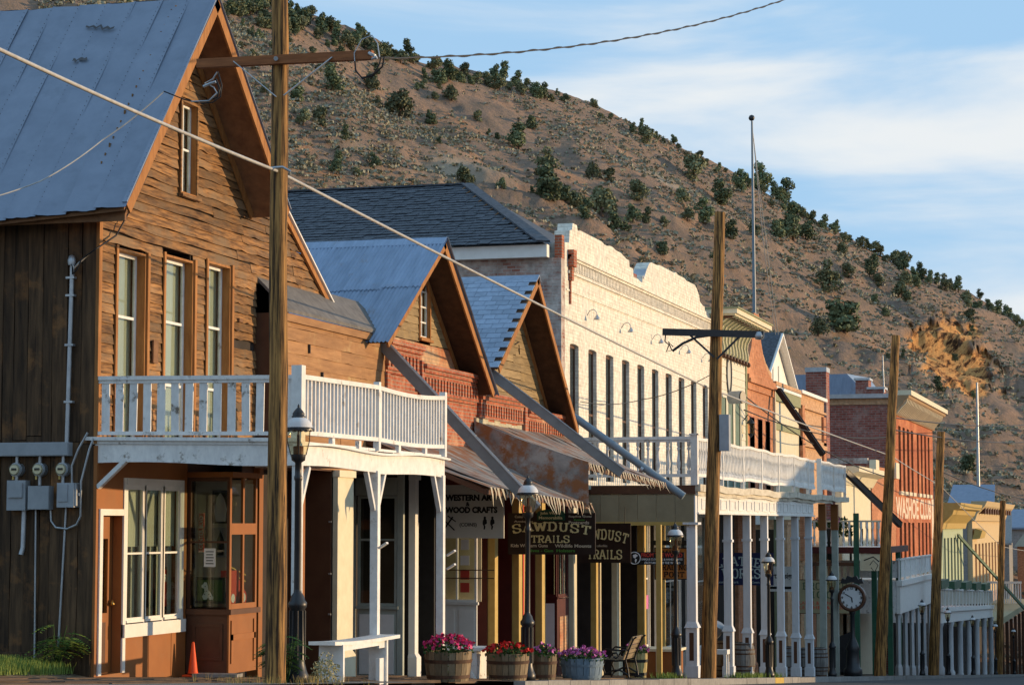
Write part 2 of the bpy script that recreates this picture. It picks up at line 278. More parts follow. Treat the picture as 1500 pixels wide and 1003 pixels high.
# ------------------------------------------------------------------ ground, road, pavement
def vnoise(x, y, seed=0):
    xi = np.floor(x).astype(np.int64); yi = np.floor(y).astype(np.int64); fx = x-xi; fy = y-yi
    def h(a, b):
        n = (a*374761393 + b*668265263 + seed*974711) & 0xffffffff
        n = ((n ^ (n >> 13))*1274126177) & 0xffffffff
        return ((n ^ (n >> 16)) & 0xffff)/65535.0
    u = fx*fx*(3-2*fx); v = fy*fy*(3-2*fy)
    return (h(xi,yi)*(1-u)+h(xi+1,yi)*u)*(1-v)+(h(xi,yi+1)*(1-u)+h(xi+1,yi+1)*u)*v
def fbm(x, y, o=5, seed=0, g=.5):
    t = 0*x; a = 1.0; s = 0
    for i in range(o):
        t = t+a*(vnoise(x*2**i, y*2**i, seed+i*7)-.5); s += a; a *= g
    return t/s*2
def grid_mesh(name, X, Y, Z, mats, smooth=True):
    n, m = X.shape; v = np.stack([X,Y,Z], -1).reshape(-1,3); i = np.arange(n*m).reshape(n,m)
    f = np.stack([i[:-1,:-1], i[1:,:-1], i[1:,1:], i[:-1,1:]], -1).reshape(-1,4)
    me = bpy.data.meshes.new(name); me.vertices.add(len(v)); me.vertices.foreach_set('co', v.ravel())
    me.loops.add(f.size); me.loops.foreach_set('vertex_index', f.ravel()); me.polygons.add(len(f))
    me.polygons.foreach_set('loop_start', np.arange(0,f.size,4)); me.polygons.foreach_set('loop_total', np.full(len(f),4))
    me.update(calc_edges=True); me.polygons.foreach_set('use_smooth', np.full(len(f), smooth))
    me.materials.append(mats); return me
def quads_mesh(name, v, mat, smooth=False):
    me = bpy.data.meshes.new(name); n = len(v)//4; me.vertices.add(len(v)); me.vertices.foreach_set('co', np.asarray(v, float).ravel())
    me.loops.add(n*4); me.loops.foreach_set('vertex_index', np.arange(n*4)); me.polygons.add(n)
    me.polygons.foreach_set('loop_start', np.arange(0,n*4,4)); me.polygons.foreach_set('loop_total', np.full(n,4)); me.update(calc_edges=True)
    me.materials.append(mat); return me
NR = np.random.RandomState(5)
ys = np.concatenate([np.linspace(-60,20,12), np.linspace(24,260,60), [320,420,560,800,1500]]); xs = np.concatenate([[-1500,-700,-300,-120,-60], np.linspace(-40,40,41), [60,120,300,700,1500]])
GX, GY = np.meshgrid(xs, ys, indexing='ij')
GZ = -.56-.063*np.clip(GY,-60,260)-.02*np.clip(GY-260,0,None)
tag(link('ground', grid_mesh('ground', GX, GY, GZ, soil)), kind='structure')
def strip(name, x0, x1, y0, y1, dz, mat, n=60):
    yy = np.linspace(y0,y1,n); X, Y = np.meshgrid(np.array([x0,(x0+x1)/2,x1]), yy, indexing='ij'); return tag(link(name, grid_mesh(name, X, Y, -.33-.063*Y+dz, mat)), kind='structure')
strip('road', XK+.55, 6.2, -60, 260, -.15, asph)
strip('gravel_shoulder', XK-.35, XK+.5, -10, 31, .006, gravel)
pav = thing('pavement', None, None, (XK,60,zs(60))); tag(pav, kind='structure')
# far part of the walk as one slab, kerb stones near
b = MB()
for y0, y1 in ((36,260),):
    n = 40
    for i in range(n):
        a = y0+(y1-y0)*i/n; c = y0+(y1-y0)*(i+1)/n
        b.add([(XF-1.5,a,zs(a)-.004),(XK+.35,a,zs(a)-.004),(XK+.35,c,zs(c)-.004),(XF-1.5,c,zs(c)-.004)], [(0,1,2,3)])
b.build('walk_slab', plank, pav)
k = 0
yy = 36.0
while yy < 110:
    L = 1.5; m = yellowc if 60.5 < yy < 62.6 else conc
    o = piece('kerb_stone', m, pav, (XK+.45, yy+L/2, zs(yy+L/2)-.10+rng.uniform(-.008,.008)), (.20,L-.02,.21), (R(-3.6),0,rng.uniform(-.004,.004))); yy += L
b = MB(); b.beam((XK+.45,110,zs(110)-.1),(XK+.45,260,zs(260)-.1),.2,.21); b.build('kerb_run', conc, pav)
bw = tag(thing('boardwalk', None, None, (XF+1.6,30,zs(30))), kind='structure')
yy = 14.0
while yy < 44:
    L = rng.uniform(3.6,4.6); x = XF+.02 if yy > 24 else XF-1.2
    while x < XK-.42:
        w = rng.uniform(.17,.21); d = rng.uniform(-.012,.012)
        piece('walk_plank', plank, bw, (x+w/2, yy+L/2+rng.uniform(-.03,.03), zs(yy+L/2)-.012+d), (w-.014, L-.015, .045), (R(-3.6),rng.uniform(-.01,.01),0)); x += w
    yy += L
# tufts along the road edge
def tufts(name, pts, mat, hh=(.05,.16), n=14, w=.008):
    v = []
    for (x,y,z) in pts:
        for _ in range(n):
            a = rng.uniform(0,6.28); h = rng.uniform(*hh); px_, py_ = x+rng.gauss(0,.05), y+rng.gauss(0,.05); l = rng.uniform(.1,.6)*h
            dx, dy = math.cos(a), math.sin(a); ex, ey = -dy*w, dx*w
            v += [(px_-ex,py_-ey,z-.02),(px_+ex,py_+ey,z-.02),(px_+dx*l+ex*.3,py_+dy*l+ey*.3,z+h),(px_+dx*l-ex*.3,py_+dy*l-ey*.3,z+h)]
    return link(name, quads_mesh(name, v, mat))
pts = [(rng.uniform(XF-4,XF-.15), rng.uniform(23.0,28.2)) for _ in range(2600)]
pts = [(x,y,zs(y)+.03+.13*min(1,(XF-x)/.8)) for x,y in pts]
tag(tufts('lawn', pts, grassm, (.06,.15), 12, .006), kind='stuff')
X, Y = np.meshgrid(np.linspace(XF-14,XF-.05,40), np.linspace(16,28.36,30), indexing='ij')
tag(link('lawn_ground', grid_mesh('lawn_ground', X, Y, -.33-.063*Y+.0+.13*np.clip((XF-X)/.8,0,1), soil)), kind='structure')
drygr = LEAF('dry_grass', (.22,.16,.05), (.36,.27,.09), coord='pos')
pts = [(XK+rng.gauss(.1,.3), rng.uniform(25,28.5)) for _ in range(45)]
tag(tufts('dry_verge_grass', [(x,y,zs(y)) for x,y in pts], drygr, (.03,.12), 9, .005), kind='stuff')
pts = [(XK+rng.gauss(-.1,.12), rng.uniform(59,66)) for _ in range(80)]+[(XK+rng.gauss(-.1,.12), rng.uniform(49.6,51.2)) for _ in range(40)]
tag(tufts('kerb_weeds', [(x,y,zs(y)) for x,y in pts], grassm, (.04,.15), 12, .009), kind='stuff')

# ------------------------------------------------------------------ the hill
SIL = [(-1400,-60),(-600,-150),(-200,-140),(100,-90),(300,-20),(345,-3),(420,14),(500,42),(560,72),(620,92),(700,108),(760,124),(850,146),(900,166),(960,192),(1000,212),(1060,244),(1130,282),(1200,320),(1250,345),(1300,375),(1360,405),(1420,432),(1460,455),(1500,478),(1600,520),(1800,590),(2200,680),(2700,730),(3400,745)]
sx, sy = zip(*SIL)
cols = np.concatenate([np.arange(-1400,-200,40), np.arange(-200,1700,3.2), np.arange(1700,3400,40)])
NT = 200
ts = np.concatenate([np.linspace(0,1,NT), 1+np.linspace(.02,.9,16)])
yc = np.interp(cols, sx, sy)
# azimuth (horizontal unit direction) of every column at horizon height, elevation slope of its crest
hd = np.array([[ray(c,768).x, ray(c,768).y] for c in cols]); hd /= np.linalg.norm(hd, axis=1)[:,None]
ce = np.array([ray(c,y).z/math.hypot(ray(c,y).x,ray(c,y).y) for c,y in zip(cols,yc)])
rb = 175+0*cols; rc = np.interp(cols, [-1400,300,1500,3400], [330,400,560,600])
zb = np.interp(cols, [-1400,400,1500,3400], [-9,-11,-17,-20])
T, Cc = np.meshgrid(ts, np.arange(len(cols)), indexing='xy')
T = T.T; Ci = Cc.T
rr = rb[Ci]+(rc-rb)[Ci]*T
zc = ce*rc
sh = np.where(T<=1, T**1.12, 1-.9*(T-1)-.5*(T-1)**2)
HZ = zb[Ci]+(zc-zb)[Ci]*sh
HX = hd[Ci,0]*rr; HY = hd[Ci,1]*rr
env = np.clip(T*6,0,1)*np.clip((1.0-np.abs(T-1)*0),0,1)
nz = fbm(HX/38,HY/38,6,3,.55)
fade = np.where(T<1, np.clip((1-T)*7,0.12,1), .3)
HZ = HZ+nz*6.0*env*fade + fbm(HX/6,HY/6,4,9)*1.0*env*np.where(T<1,np.clip((1-T)*12,.3,1),1)
# old mine roads: benches cut along contours
for zl, w, dep, s in ((18,1.6,1.5,1),(30,1.4,1.3,2),(43,1.3,1.1,4),(9,1.5,1.2,5),(55,1.2,.9,6)):
    zz = HZ-zl-fbm(HX/60,HY/60,3,20+s)*5-(Ci*0+cols[Ci]-700)*-.006
    HZ = HZ+np.where(T<.97,1,0)*1.5*dep*(np.exp(-((zz+w)/w)**2)-np.exp(-((zz-w)/w)**2))
# rock face of the old cut
PYX = cols[Ci]
E0 = np.array([0.0])
def screen_y(x,y,z):
    dep = x*_fw.x+y*_fw.y+z*_fw.z; return 501.5-F*(x*_up.x+y*_up.y+z*_up.z)/dep
SY = screen_y(HX,HY,HZ)
cx = (PYX-1405)/72; cyy = (SY-528-(PYX-1405)*.45)/52
rock = np.clip((1.15-(cx**2+cyy**2)+fbm(PYX/26,SY/18,5,31,.6)*1.5)*2.2,0,1)
rock = np.where(T<1, rock, 0)
rough = fbm(HX/7,HZ/5,6,41,.68)
HXr = HX+rock*(hd[Ci,0]*(4+rough*2.2)); HYr = HY+rock*(hd[Ci,1]*(4+rough*2.2)); HZ = HZ-rock*rough*.4
me = grid_mesh('hillside', HXr, HYr, HZ, None)
at = me.color_attributes.new('rock', 'FLOAT_COLOR', 'POINT')
out = np.zeros((rock.size,4)); out[:,0] = rock.ravel()
# small ochre outcrops and pale spoil scattered on the slope
oc = np.clip((fbm(HX/14,HY/14,4,55)-.42)*4,0,1)*np.clip((fbm(HX/80,HY/80,2,57)+.2)*2,0,1); out[:,1] = oc.ravel()
sp = np.clip((fbm(HX/22,HY/30,4,77)-.40)*5,0,1); out[:,2] = sp.ravel(); out[:,3] = 1
at.data.foreach_set('color', out.ravel())
def hill_mat():
    m = bpy.data.materials.new('hill_soil'); m.use_nodes = True; nt = m.node_tree; N = nt.nodes; L = nt.links; b = N['Principled BSDF']; b.inputs['Roughness'].default_value = .95; b.inputs['Specular IOR Level'].default_value = .1
    g = N.new('ShaderNodeNewGeometry')
    def noise(s, d, r=.65, scale=None):
        n = N.new('ShaderNodeTexNoise'); n.inputs['Scale'].default_value = s; n.inputs['Detail'].default_value = d; n.inputs['Roughness'].default_value = r
        if scale:
            mp = N.new('ShaderNodeMapping'); mp.inputs['Scale'].default_value = scale; L.new(g.outputs['Position'], mp.inputs[0]); L.new(mp.outputs[0], n.inputs[0])
        else: L.new(g.outputs['Position'], n.inputs[0])
        return n.outputs[0]
    def ramp(s, stops):
        r = N.new('ShaderNodeValToRGB'); e = r.color_ramp.elements
        while len(e) < len(stops): e.new(.5)
        for q, (p_, c) in zip(e, stops): q.position = p_; q.color = (*c,1)
        L.new(s, r.inputs[0]); return r.outputs[0]
    def mix(f, a, c):
        x = N.new('ShaderNodeMixRGB'); L.new(f, x.inputs[0]); L.new(a, x.inputs[1])
        if isinstance(c, tuple): x.inputs[2].default_value = (*c,1)
        else: L.new(c, x.inputs[2])
        return x.outputs[0]
    base = ramp(noise(.055,8), [(.32,(.175,.132,.104)),(.5,(.255,.178,.132)),(.66,(.37,.22,.138))])
    base = mix(ramp(noise(.5,6), [(.45,(0,0,0)),(.62,(.6,.6,.6))]), base, (.15,.12,.085))
    base = mix(ramp(noise(.9,8,.7,(1,1,2.2)), [(.56,(0,0,0)),(.66,(.8,.8,.8))]), base, (.36,.25,.17))
    va = N.new('ShaderNodeVertexColor'); va.layer_name = 'rock'; sp = N.new('ShaderNodeSeparateColor'); L.new(va.outputs[0], sp.inputs[0])
    base = mix(sp.outputs[2], base, (.36,.28,.20)); base = mix(sp.outputs[1], base, (.42,.20,.09))
    mpr = N.new('ShaderNodeMapping'); mpr.inputs['Rotation'].default_value = (0, R(-32), 0); L.new(g.outputs['Position'], mpr.inputs[0]); mps = N.new('ShaderNodeMapping'); mps.inputs['Scale'].default_value = (1.5, .35, .30); L.new(mpr.outputs[0], mps.inputs[0]); nr = N.new('ShaderNodeTexNoise'); nr.inputs['Scale'].default_value = .55; nr.inputs['Detail'].default_value = 10; nr.inputs['Roughness'].default_value = .74; L.new(mps.outputs[0], nr.inputs[0])
    rk = ramp(nr.outputs[0], [(.42,(.05,.022,.010)),(.47,(.34,.155,.055)),(.54,(.64,.33,.115)),(.63,(.50,.22,.07))]); base = mix(sp.outputs[0], base, rk)
    L.new(base, b.inputs['Base Color'])
    bp = N.new('ShaderNodeBump'); bp.inputs['Strength'].default_value = .8; bp.inputs['Distance'].default_value = .7; L.new(noise(.9,8,.7), bp.inputs['Height']); L.new(bp.outputs[0], b.inputs['Normal'])
    return m
hillm = hill_mat(); me.materials.clear(); me.materials.append(hillm)
tag(link('hill', me), kind='structure')
def hill_pt(pxx, yy):        # where the line of sight of a photo pixel meets the slope
    i = int(np.argmin(np.abs(cols-pxx))); s = SY[:NT,i]
    k = int(np.argmax(s < yy)) if (s < yy).any() else NT-1
    return Vector((HX[k,i],HY[k,i],HZ[k,i])), k
def hill_ik(i, k): return Vector((HX[k,i],HY[k,i],HZ[k,i]))

# ------------------------------------------------------------------ junipers and sagebrush
jun = [LEAF('juniper_foliage', (.06,.085,.04), (.17,.20,.105), coord='pos', rnd=.35), LEAF('olive_juniper_foliage', (.085,.10,.05), (.20,.205,.11), coord='pos', rnd=.35)]
bark = M('juniper_bark', (.07,.045,.03), (.14,.09,.06), sc=(4,4,1), ns=4, bump=.3)
def crown_mesh(seed, tall, mat, n=900):
    r = np.random.RandomState(seed); lob = []
    for _ in range(r.randint(10,15)):
        a = r.uniform(0,6.28); z = r.uniform(.12,.95); rad = (.30*(1-.75*max(0,z-.35)*1.2))*r.uniform(.15,1.0); lob.append((rad*math.cos(a),rad*math.sin(a),z*tall*.92,r.uniform(.19,.29)*(1-.4*z)))
    v = []
    for _ in range(n):
        l = lob[r.randint(len(lob))]; d = r.normal(size=3); d /= np.linalg.norm(d); d[2] = d[2]*.9+.1; c = np.array(l[:3])+d*l[3]*r.uniform(.55,1.1)
        if c[2] < .02: c[2] = .02+r.uniform(0,.05)
        nn = d+r.normal(size=3)*.55; nn /= np.linalg.norm(nn); a = np.cross(nn, r.normal(size=3)); a /= np.linalg.norm(a); bb = np.cross(nn,a); s = r.uniform(.024,.05)
        v += [c-a*s-bb*s*.7, c+a*s-bb*s*.7, c+a*s*.7+bb*s*.8, c-a*s*.7+bb*s*.8]
    return quads_mesh('juniper_crown', np.array(v), mat)
protos = []
for k in range(8):
    tall = [1.0,.8,1.15,.9,1.25,.75,1.0,1.1][k]; cm = crown_mesh(100+k, tall, jun[k%2])
    tb = MB(); tb.tube([(0,0,-.12),(.01,.01,.3*tall),(.03,-.01,.7*tall)], .05, 6, .012)
    for q in range(4):
        a = q*1.6+k; tb.tube([(0,0,.12+.1*q),(.15*math.cos(a),.15*math.sin(a),.3+.13*q)], .02, 5, .006)
    protos.append((cm, tb.mesh('juniper_trunk', bark)))
tree_n = 0
def juniper(p, h, label, group, k=None):
    global tree_n
    k = rng.randrange(8) if k is None else k; t = thing('juniper_tree', label, 'tree', p, group); t.rotation_euler = (0,0,rng.uniform(0,6.28)); w = rng.uniform(.9,1.25); t.scale = (h*w,h*w,h)
    link('crown', protos[k][0], t, True); link('trunk', protos[k][1], t, True); tree_n += 1
LS = 'dark green juniper standing out on the sagebrush slope of the hill'; GS_ = 'junipers scattered on the hillside'
LC = 'dark juniper growing along the skyline ridge of the hill'; GC_ = 'junipers along the ridge line'
big = [(760,222,26),(583,172,34),(778,190,18),(465,184,24),(800,262,30),(805,300,36),(882,318,38),(935,294,26),(845,308,24),(868,262,22),(893,268,18),(948,212,24),(1020,266,34),(1035,334,26),(1060,304,26),(1090,284,24),(1240,490,42),(1218,430,30),(1200,494,24),(1165,356,34),(1155,278,26),(1145,350,24),(1185,352,22),(680,278,26),(540,136,24),(660,150,20),(700,180,14),(735,285,14),(905,345,26),(970,375,18),(1000,300,22),(930,330,22),(950,328,18),(975,335,14),(1245,415,18),(1290,425,16),(1325,440,24),(1345,420,18),(1378,578,16),(1420,690,22),(1440,340,10),(545,255,20),(520,262,14),(490,262,22),(430,150,20),(480,140,26),(440,185,22),(500,205,16),(630,182,16),(1285,445,14),(1120,235,30),(1010,325,18),(1075,350,20),(860,320,22),(828,300,22),(800,282,22),(1110,350,16),(1050,395,14),(1330,395,22),(1300,470,12)]
for (a, c, h) in big:
    p, kk = hill_pt(a, c); d = math.hypot(p.x,p.y); juniper(p-Vector((0,0,.15)), h*1.5*d/F, LS, GS_)
# ridge trees
c = 330
while c < 1510:
    i = int(np.argmin(np.abs(cols-c))); kk = NT-1-rng.randrange(2,14 if c < 700 else 9); p = hill_ik(i,kk); d = math.hypot(p.x,p.y)
    base = 30 if c < 520 else (26 if c < 800 else (23 if c > 1080 else 16))
    if not (830 < c < 960 and rng.random() < .35): juniper(p-Vector((0,0,.15)), rng.uniform(.6,1.2)*base*d/F, LC, GC_)
    c += rng.uniform(5,11) if (c < 620 or 640 < c < 900) else rng.uniform(6,16)
# upper left grove and scattered small ones
for _ in range(52):
    a = rng.triangular(325,720,360); i = int(np.argmin(np.abs(cols-a))); kk = NT-1-int(abs(rng.gauss(12,22)));
    if kk < 90: continue
    p = hill_ik(i,kk); d = math.hypot(p.x,p.y); juniper(p-Vector((0,0,.15)), rng.uniform(12,25)*d/F, LS, GS_)
for _ in range(14):
    a = rng.uniform(120,330); i = int(np.argmin(np.abs(cols-a))); kk = rng.randrange(70,198); p = hill_ik(i,kk); d = math.hypot(p.x,p.y); juniper(p-Vector((0,0,.15)), rng.uniform(14,30)*d/F, LS, GS_)
for _ in range(46):
    a = rng.uniform(345,1490); i = int(np.argmin(np.abs(cols-a))); kk = rng.randrange(50,185); p = hill_ik(i,kk); d = math.hypot(p.x,p.y)
    juniper(p-Vector((0,0,.15)), rng.uniform(7,15)*d/F, LS, GS_)
for _ in range(14):
    a = rng.uniform(1120,1480); i = int(np.argmin(np.abs(cols-a))); kk = NT-1-rng.randrange(6,45); p = hill_ik(i,kk); d = math.hypot(p.x,p.y)
    juniper(p-Vector((0,0,.15)), rng.uniform(14,26)*d/F, LS, GS_)
print('junipers', tree_n)
sagem = LEAF('sagebrush', (.18,.175,.12), (.37,.35,.25), coord='pos')
dens = fbm(HX/25,HY/25,3,91)
NS = 33000; r1 = NR.randint(0,len(cols),NS*3); k1 = NR.randint(4,NT-2,NS*3)
ok = (dens[k1,r1]+NR.uniform(-.6,.6,NS*3) > .05) & (cols[r1] > 40) & (cols[r1] < 1640) & (rock[k1,r1] < .2); r1 = r1[ok][:NS]; k1 = k1[ok][:NS]
P = np.stack([HX[k1,r1],HY[k1,r1],HZ[k1,r1]],-1)+NR.normal(size=(len(r1),3))*[.5,.5,0]
Q = 7; sz = NR.uniform(.22,.62,(len(P),1,1))*np.interp(np.hypot(P[:,0],P[:,1]),[175,330],[.5,.95])[:,None,None]
ctr = P[:,None,:]+np.concatenate([NR.normal(size=(len(P),Q,2))*.55, NR.uniform(.1,.8,(len(P),Q,1))],-1)*sz
aa = NR.normal(size=(len(P),Q,3)); aa /= np.linalg.norm(aa,axis=-1,keepdims=True); bb = np.cross(aa,NR.normal(size=(len(P),Q,3))); bb /= np.linalg.norm(bb,axis=-1,keepdims=True)
s2 = sz*.42
v = np.stack([ctr-aa*s2-bb*s2, ctr+aa*s2-bb*s2, ctr+aa*s2+bb*s2, ctr-aa*s2+bb*s2],2).reshape(-1,3)
tag(link('sagebrush', quads_mesh('sagebrush', v, sagem)), kind='stuff')
# ------------------------------------------------------------------ shared building pieces
def window(root, y0, y1, z0, z1, X, rec=.2, cols=1, rows=2, fm=None, jm=None, fw=.045, pane=None, back=None, casing=0, cm=None, backf=1.0, name='window'):
    fm = fm or white; jm = jm or trimwood; pane = pane or glass
    b = MB(); xb = X-rec
    b.box(xb-.03, X+.012, y0-.035, y0, z0-.035, z1+.035); b.box(xb-.03, X+.012, y1, y1+.035, z0-.035, z1+.035)
    b.box(xb-.03, X+.011, y0, y1, z1, z1+.035); b.box(xb-.03, X+.03, y0, y1, z0-.035, z0)
    w = b.build(name, jm, root)
    if casing:
        b = MB(); c = casing; o = X+.035
        b.box(X+.013, o, y0-c, y0-.001, z0-.036, z1+c); b.box(X+.013, o, y1+.001, y1+c, z0-.036, z1+c); b.box(X+.013, o-.002, y0-.001, y1+.001, z1+.001, z1+c); b.box(X+.013, o+.05, y0-c-.03, y1+c+.03, z0-.036-c, z0-.037)
        b.build('casing', cm or fm, w)
    b = MB()
    b.box(xb, xb+.04, y0, y0+fw, z0, z1); b.box(xb, xb+.04, y1-fw, y1, z0, z1); b.box(xb, xb+.039, y0+fw, y1-fw, z1-fw, z1); b.box(xb, xb+.039, y0+fw, y1-fw, z0, z0+fw)
    for i in range(1,rows): zz = z0+(z1-z0)*i/rows; b.box(xb, xb+.036, y0+fw, y1-fw, zz-fw*.4, zz+fw*.4)
    for i in range(1,cols): yy = y0+(y1-y0)*i/cols; b.box(xb, xb+.033, yy-fw*.4, yy+fw*.4, z0+fw, z1-fw)
    b.build('sash', fm, w)
    for i in range(rows):
        for j in range(cols):
            c0 = y0+(y1-y0)*j/cols; c1 = y0+(y1-y0)*(j+1)/cols; a0 = z0+(z1-z0)*i/rows; a1 = z0+(z1-z0)*(i+1)/rows
            piece('pane', pane, w, (xb+.015,(c0+c1)/2,(a0+a1)/2), (.006,c1-c0-.01,a1-a0-.01), (0,rng.uniform(-.006,.006),rng.uniform(-.01,.01)))
    if back: piece('curtain', back, w, (xb-.06,(y0+y1)/2,z1-(z1-z0)*backf/2), (.01,y1-y0,(z1-z0)*backf))
    return w
def facade(root, mat, y0, y1, z0, z1, holes, X, th=.3, name='wall'):
    zc = sorted(set([z0,z1]+[h[2] for h in holes]+[h[3] for h in holes])); b = MB()
    for a, c in zip(zc[:-1], zc[1:]):
        hs = sorted([(h[0],h[1]) for h in holes if h[2] < c-1e-6 and h[3] > a+1e-6]); y = y0
        for p, q in hs:
            if p > y: b.box(X-th, X, y, p, a, c)
            y = max(y, q)
        if y < y1: b.box(X-th, X, y, y1, a, c)
    return b.build(name, mat, root)
def board_mesh(mat, n=7, seed=0, jag=.10, lap=.6):   # a unit clapboard along Y: lower edge proud and ragged
    r = random.Random(seed); b = MB(); vs = []; fs = []
    for i in range(n+1):
        y = -.5+i/n; j = r.uniform(-jag,jag); k = r.uniform(-jag*.4,jag*.4); bow = r.uniform(-.22,.22)
        vs += [(-.5,y,-.5+j),(.5+bow,y,-.5+j),(.5-lap+bow*.4,y,.5+k),(-.5,y,.5+k)]
    for i in range(n):
        for a in range(4): fs.append((i*4+a,i*4+(a+1)%4,(i+1)*4+(a+1)%4,(i+1)*4+a))
    fs += [(0,3,2,1),(n*4,n*4+1,n*4+2,n*4+3)]; b.add(vs, fs); return b.mesh('board', mat)
SHORT = {}
def clapboards(root, mat, meshes, y_lo, y_hi, z0, z1, course, holes, X, th=.03, name='siding_board', maxlen=2.4, miss=0.0, tilt=.004):
    z = z0; n = 0
    if mat.name not in SHORT: SHORT[mat.name] = [board_mesh(mat, 2, 300+s_, .05, .5) for s_ in range(3)]
    while z < z1-.02:
        c = course*rng.uniform(.9,1.1); zt = min(z+c, z1); zm = (z+zt)/2; a = y_lo(zm); e = y_hi(zm); segs = [(a,e)] if e-a > .05 else []
        for h in holes:
            if h[2] < zt-.02 and h[3] > z+.02:
                ns = []
                for p, q in segs:
                    if h[1] <= p or h[0] >= q: ns.append((p,q)); continue
                    if h[0] > p: ns.append((p,h[0]))
                    if h[1] < q: ns.append((h[1],q))
                segs = ns
        for p, q in segs:
            while q-p > .04:
                l = q-p
                if l > maxlen: l = rng.uniform(.45,.75)*l
                if q-p-l < .35: l = q-p
                if rng.random() > miss:
                    piece(name, mat, root, (X+th/2, p+l/2, zm), (th*rng.uniform(.85,1.5), l-.008, zt-z-.004), (rng.gauss(0,tilt),0,0), me=(rng.choice(meshes) if l > .6 else rng.choice(SHORT[mat.name]))); n += 1
                p += l
        z = zt
    return n
# ------------------------------------------------------------------ weathered gabled house
H1 = thing('weathered_wooden_house', 'weathered brown clapboard house with steep sheet metal roof and three tall narrow windows', 'house', (XF,31,zs(31)))
ridge = [(27.84,4.42),(30.87,8.02),(33.9,5.15)]
LOWR = (37.5,3.97)      # eave of the flatter rear slope
def roofz(y):
    for (a,za),(c,zc_) in zip(ridge[:-1],ridge[1:]):
        if y <= c or c == ridge[-1][0]: return za+(zc_-za)*(y-a)/(c-a)
XO, XBK = -13.6, -23.0
bms = [board_mesh(siding, 8, s, .12) for s in range(6)]
W1 = [(28.95,29.82,1.15,3.93),(30.55,31.5,1.15,4.02),(32.12,32.95,1.15,4.10)]
GWN = (31.03,31.58,5.08,6.47)
holes = [(a-.1,c+.06,d,e+.05) for a,c,d,e in W1]+[(GWN[0]-.06,GWN[1]+.06,GWN[2]-.04,GWN[3]+.04)]
def ylo(z): return 28.36 if z < 5.0 else 27.84+(z-4.42)/1.188+.03
def yhi(z):
    if z < 4.06: return 34.1
    return min(LOWR[0], 30.95+(8.0-z)/.615)-.03
n = clapboards(H1, siding, bms, ylo, yhi, 1.12, 7.95, .142, holes, XF-.03, .032, 'siding_board', 2.6, .012, .006)
# dark sheathing behind the boards, the vertical side wall and back walls
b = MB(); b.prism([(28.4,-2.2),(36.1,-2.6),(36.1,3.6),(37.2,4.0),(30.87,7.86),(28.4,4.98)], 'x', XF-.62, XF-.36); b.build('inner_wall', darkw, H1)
b = MB()
for (a,c) in ((28.37,28.94),(29.83,30.54),(31.52,32.10),(32.97,34.1)): b.box(XF-.3,XF-.045,a,c,1.12,4.15)
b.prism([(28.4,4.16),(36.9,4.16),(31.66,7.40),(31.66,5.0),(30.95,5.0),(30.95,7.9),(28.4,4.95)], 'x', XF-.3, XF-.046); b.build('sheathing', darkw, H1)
x = XF-.02
bvs = []
for s in range(4):
    r_ = random.Random(40+s); bb = MB(); vs = []; fs = []; n_ = 6
    for i in range(n_+1):
        zz = -.5+i/n_; a = r_.uniform(-.05,.05); vs += [(-.5+a,-.5,zz),(.5+a*.6,-.5+r_.uniform(-.1,.1),zz),(.5+a*.6,.5,zz),(-.5+a,.5,zz)]
    for i in range(n_):
        for q in range(4): fs.append((i*4+q,i*4+(q+1)%4,(i+1)*4+(q+1)%4,(i+1)*4+q))
    fs += [(3,2,1,0),(n_*4,n_*4+1,n_*4+2,n_*4+3)]; bb.add(vs, fs); bvs.append(bb.mesh('side_board', sideboard))
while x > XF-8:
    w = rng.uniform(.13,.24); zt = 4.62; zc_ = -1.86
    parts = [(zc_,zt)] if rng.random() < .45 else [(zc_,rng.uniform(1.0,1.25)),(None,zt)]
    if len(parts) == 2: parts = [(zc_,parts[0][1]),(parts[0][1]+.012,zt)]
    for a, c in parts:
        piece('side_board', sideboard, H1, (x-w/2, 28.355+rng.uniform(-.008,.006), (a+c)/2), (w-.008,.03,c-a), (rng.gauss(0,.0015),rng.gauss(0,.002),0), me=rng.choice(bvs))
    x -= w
b = MB(); b.box(XBK,XF-.05,28.39,28.47,-2,4.75); b.box(XBK,XBK+.1,28.48,35.89,-2.4,3.5); b.box(XBK,XF-.7,35.9,36.0,-2.6,3.6); b.build('side_sheathing', darkw, H1)
boxes('corner_board', trimwood, H1, [(XF-.035,XF+.015,28.325,28.42,1.13,4.75)])
boxes('base_board', sideboard, H1, [(XBK,XF-.03,28.30,28.335,-2.1,-1.78)])
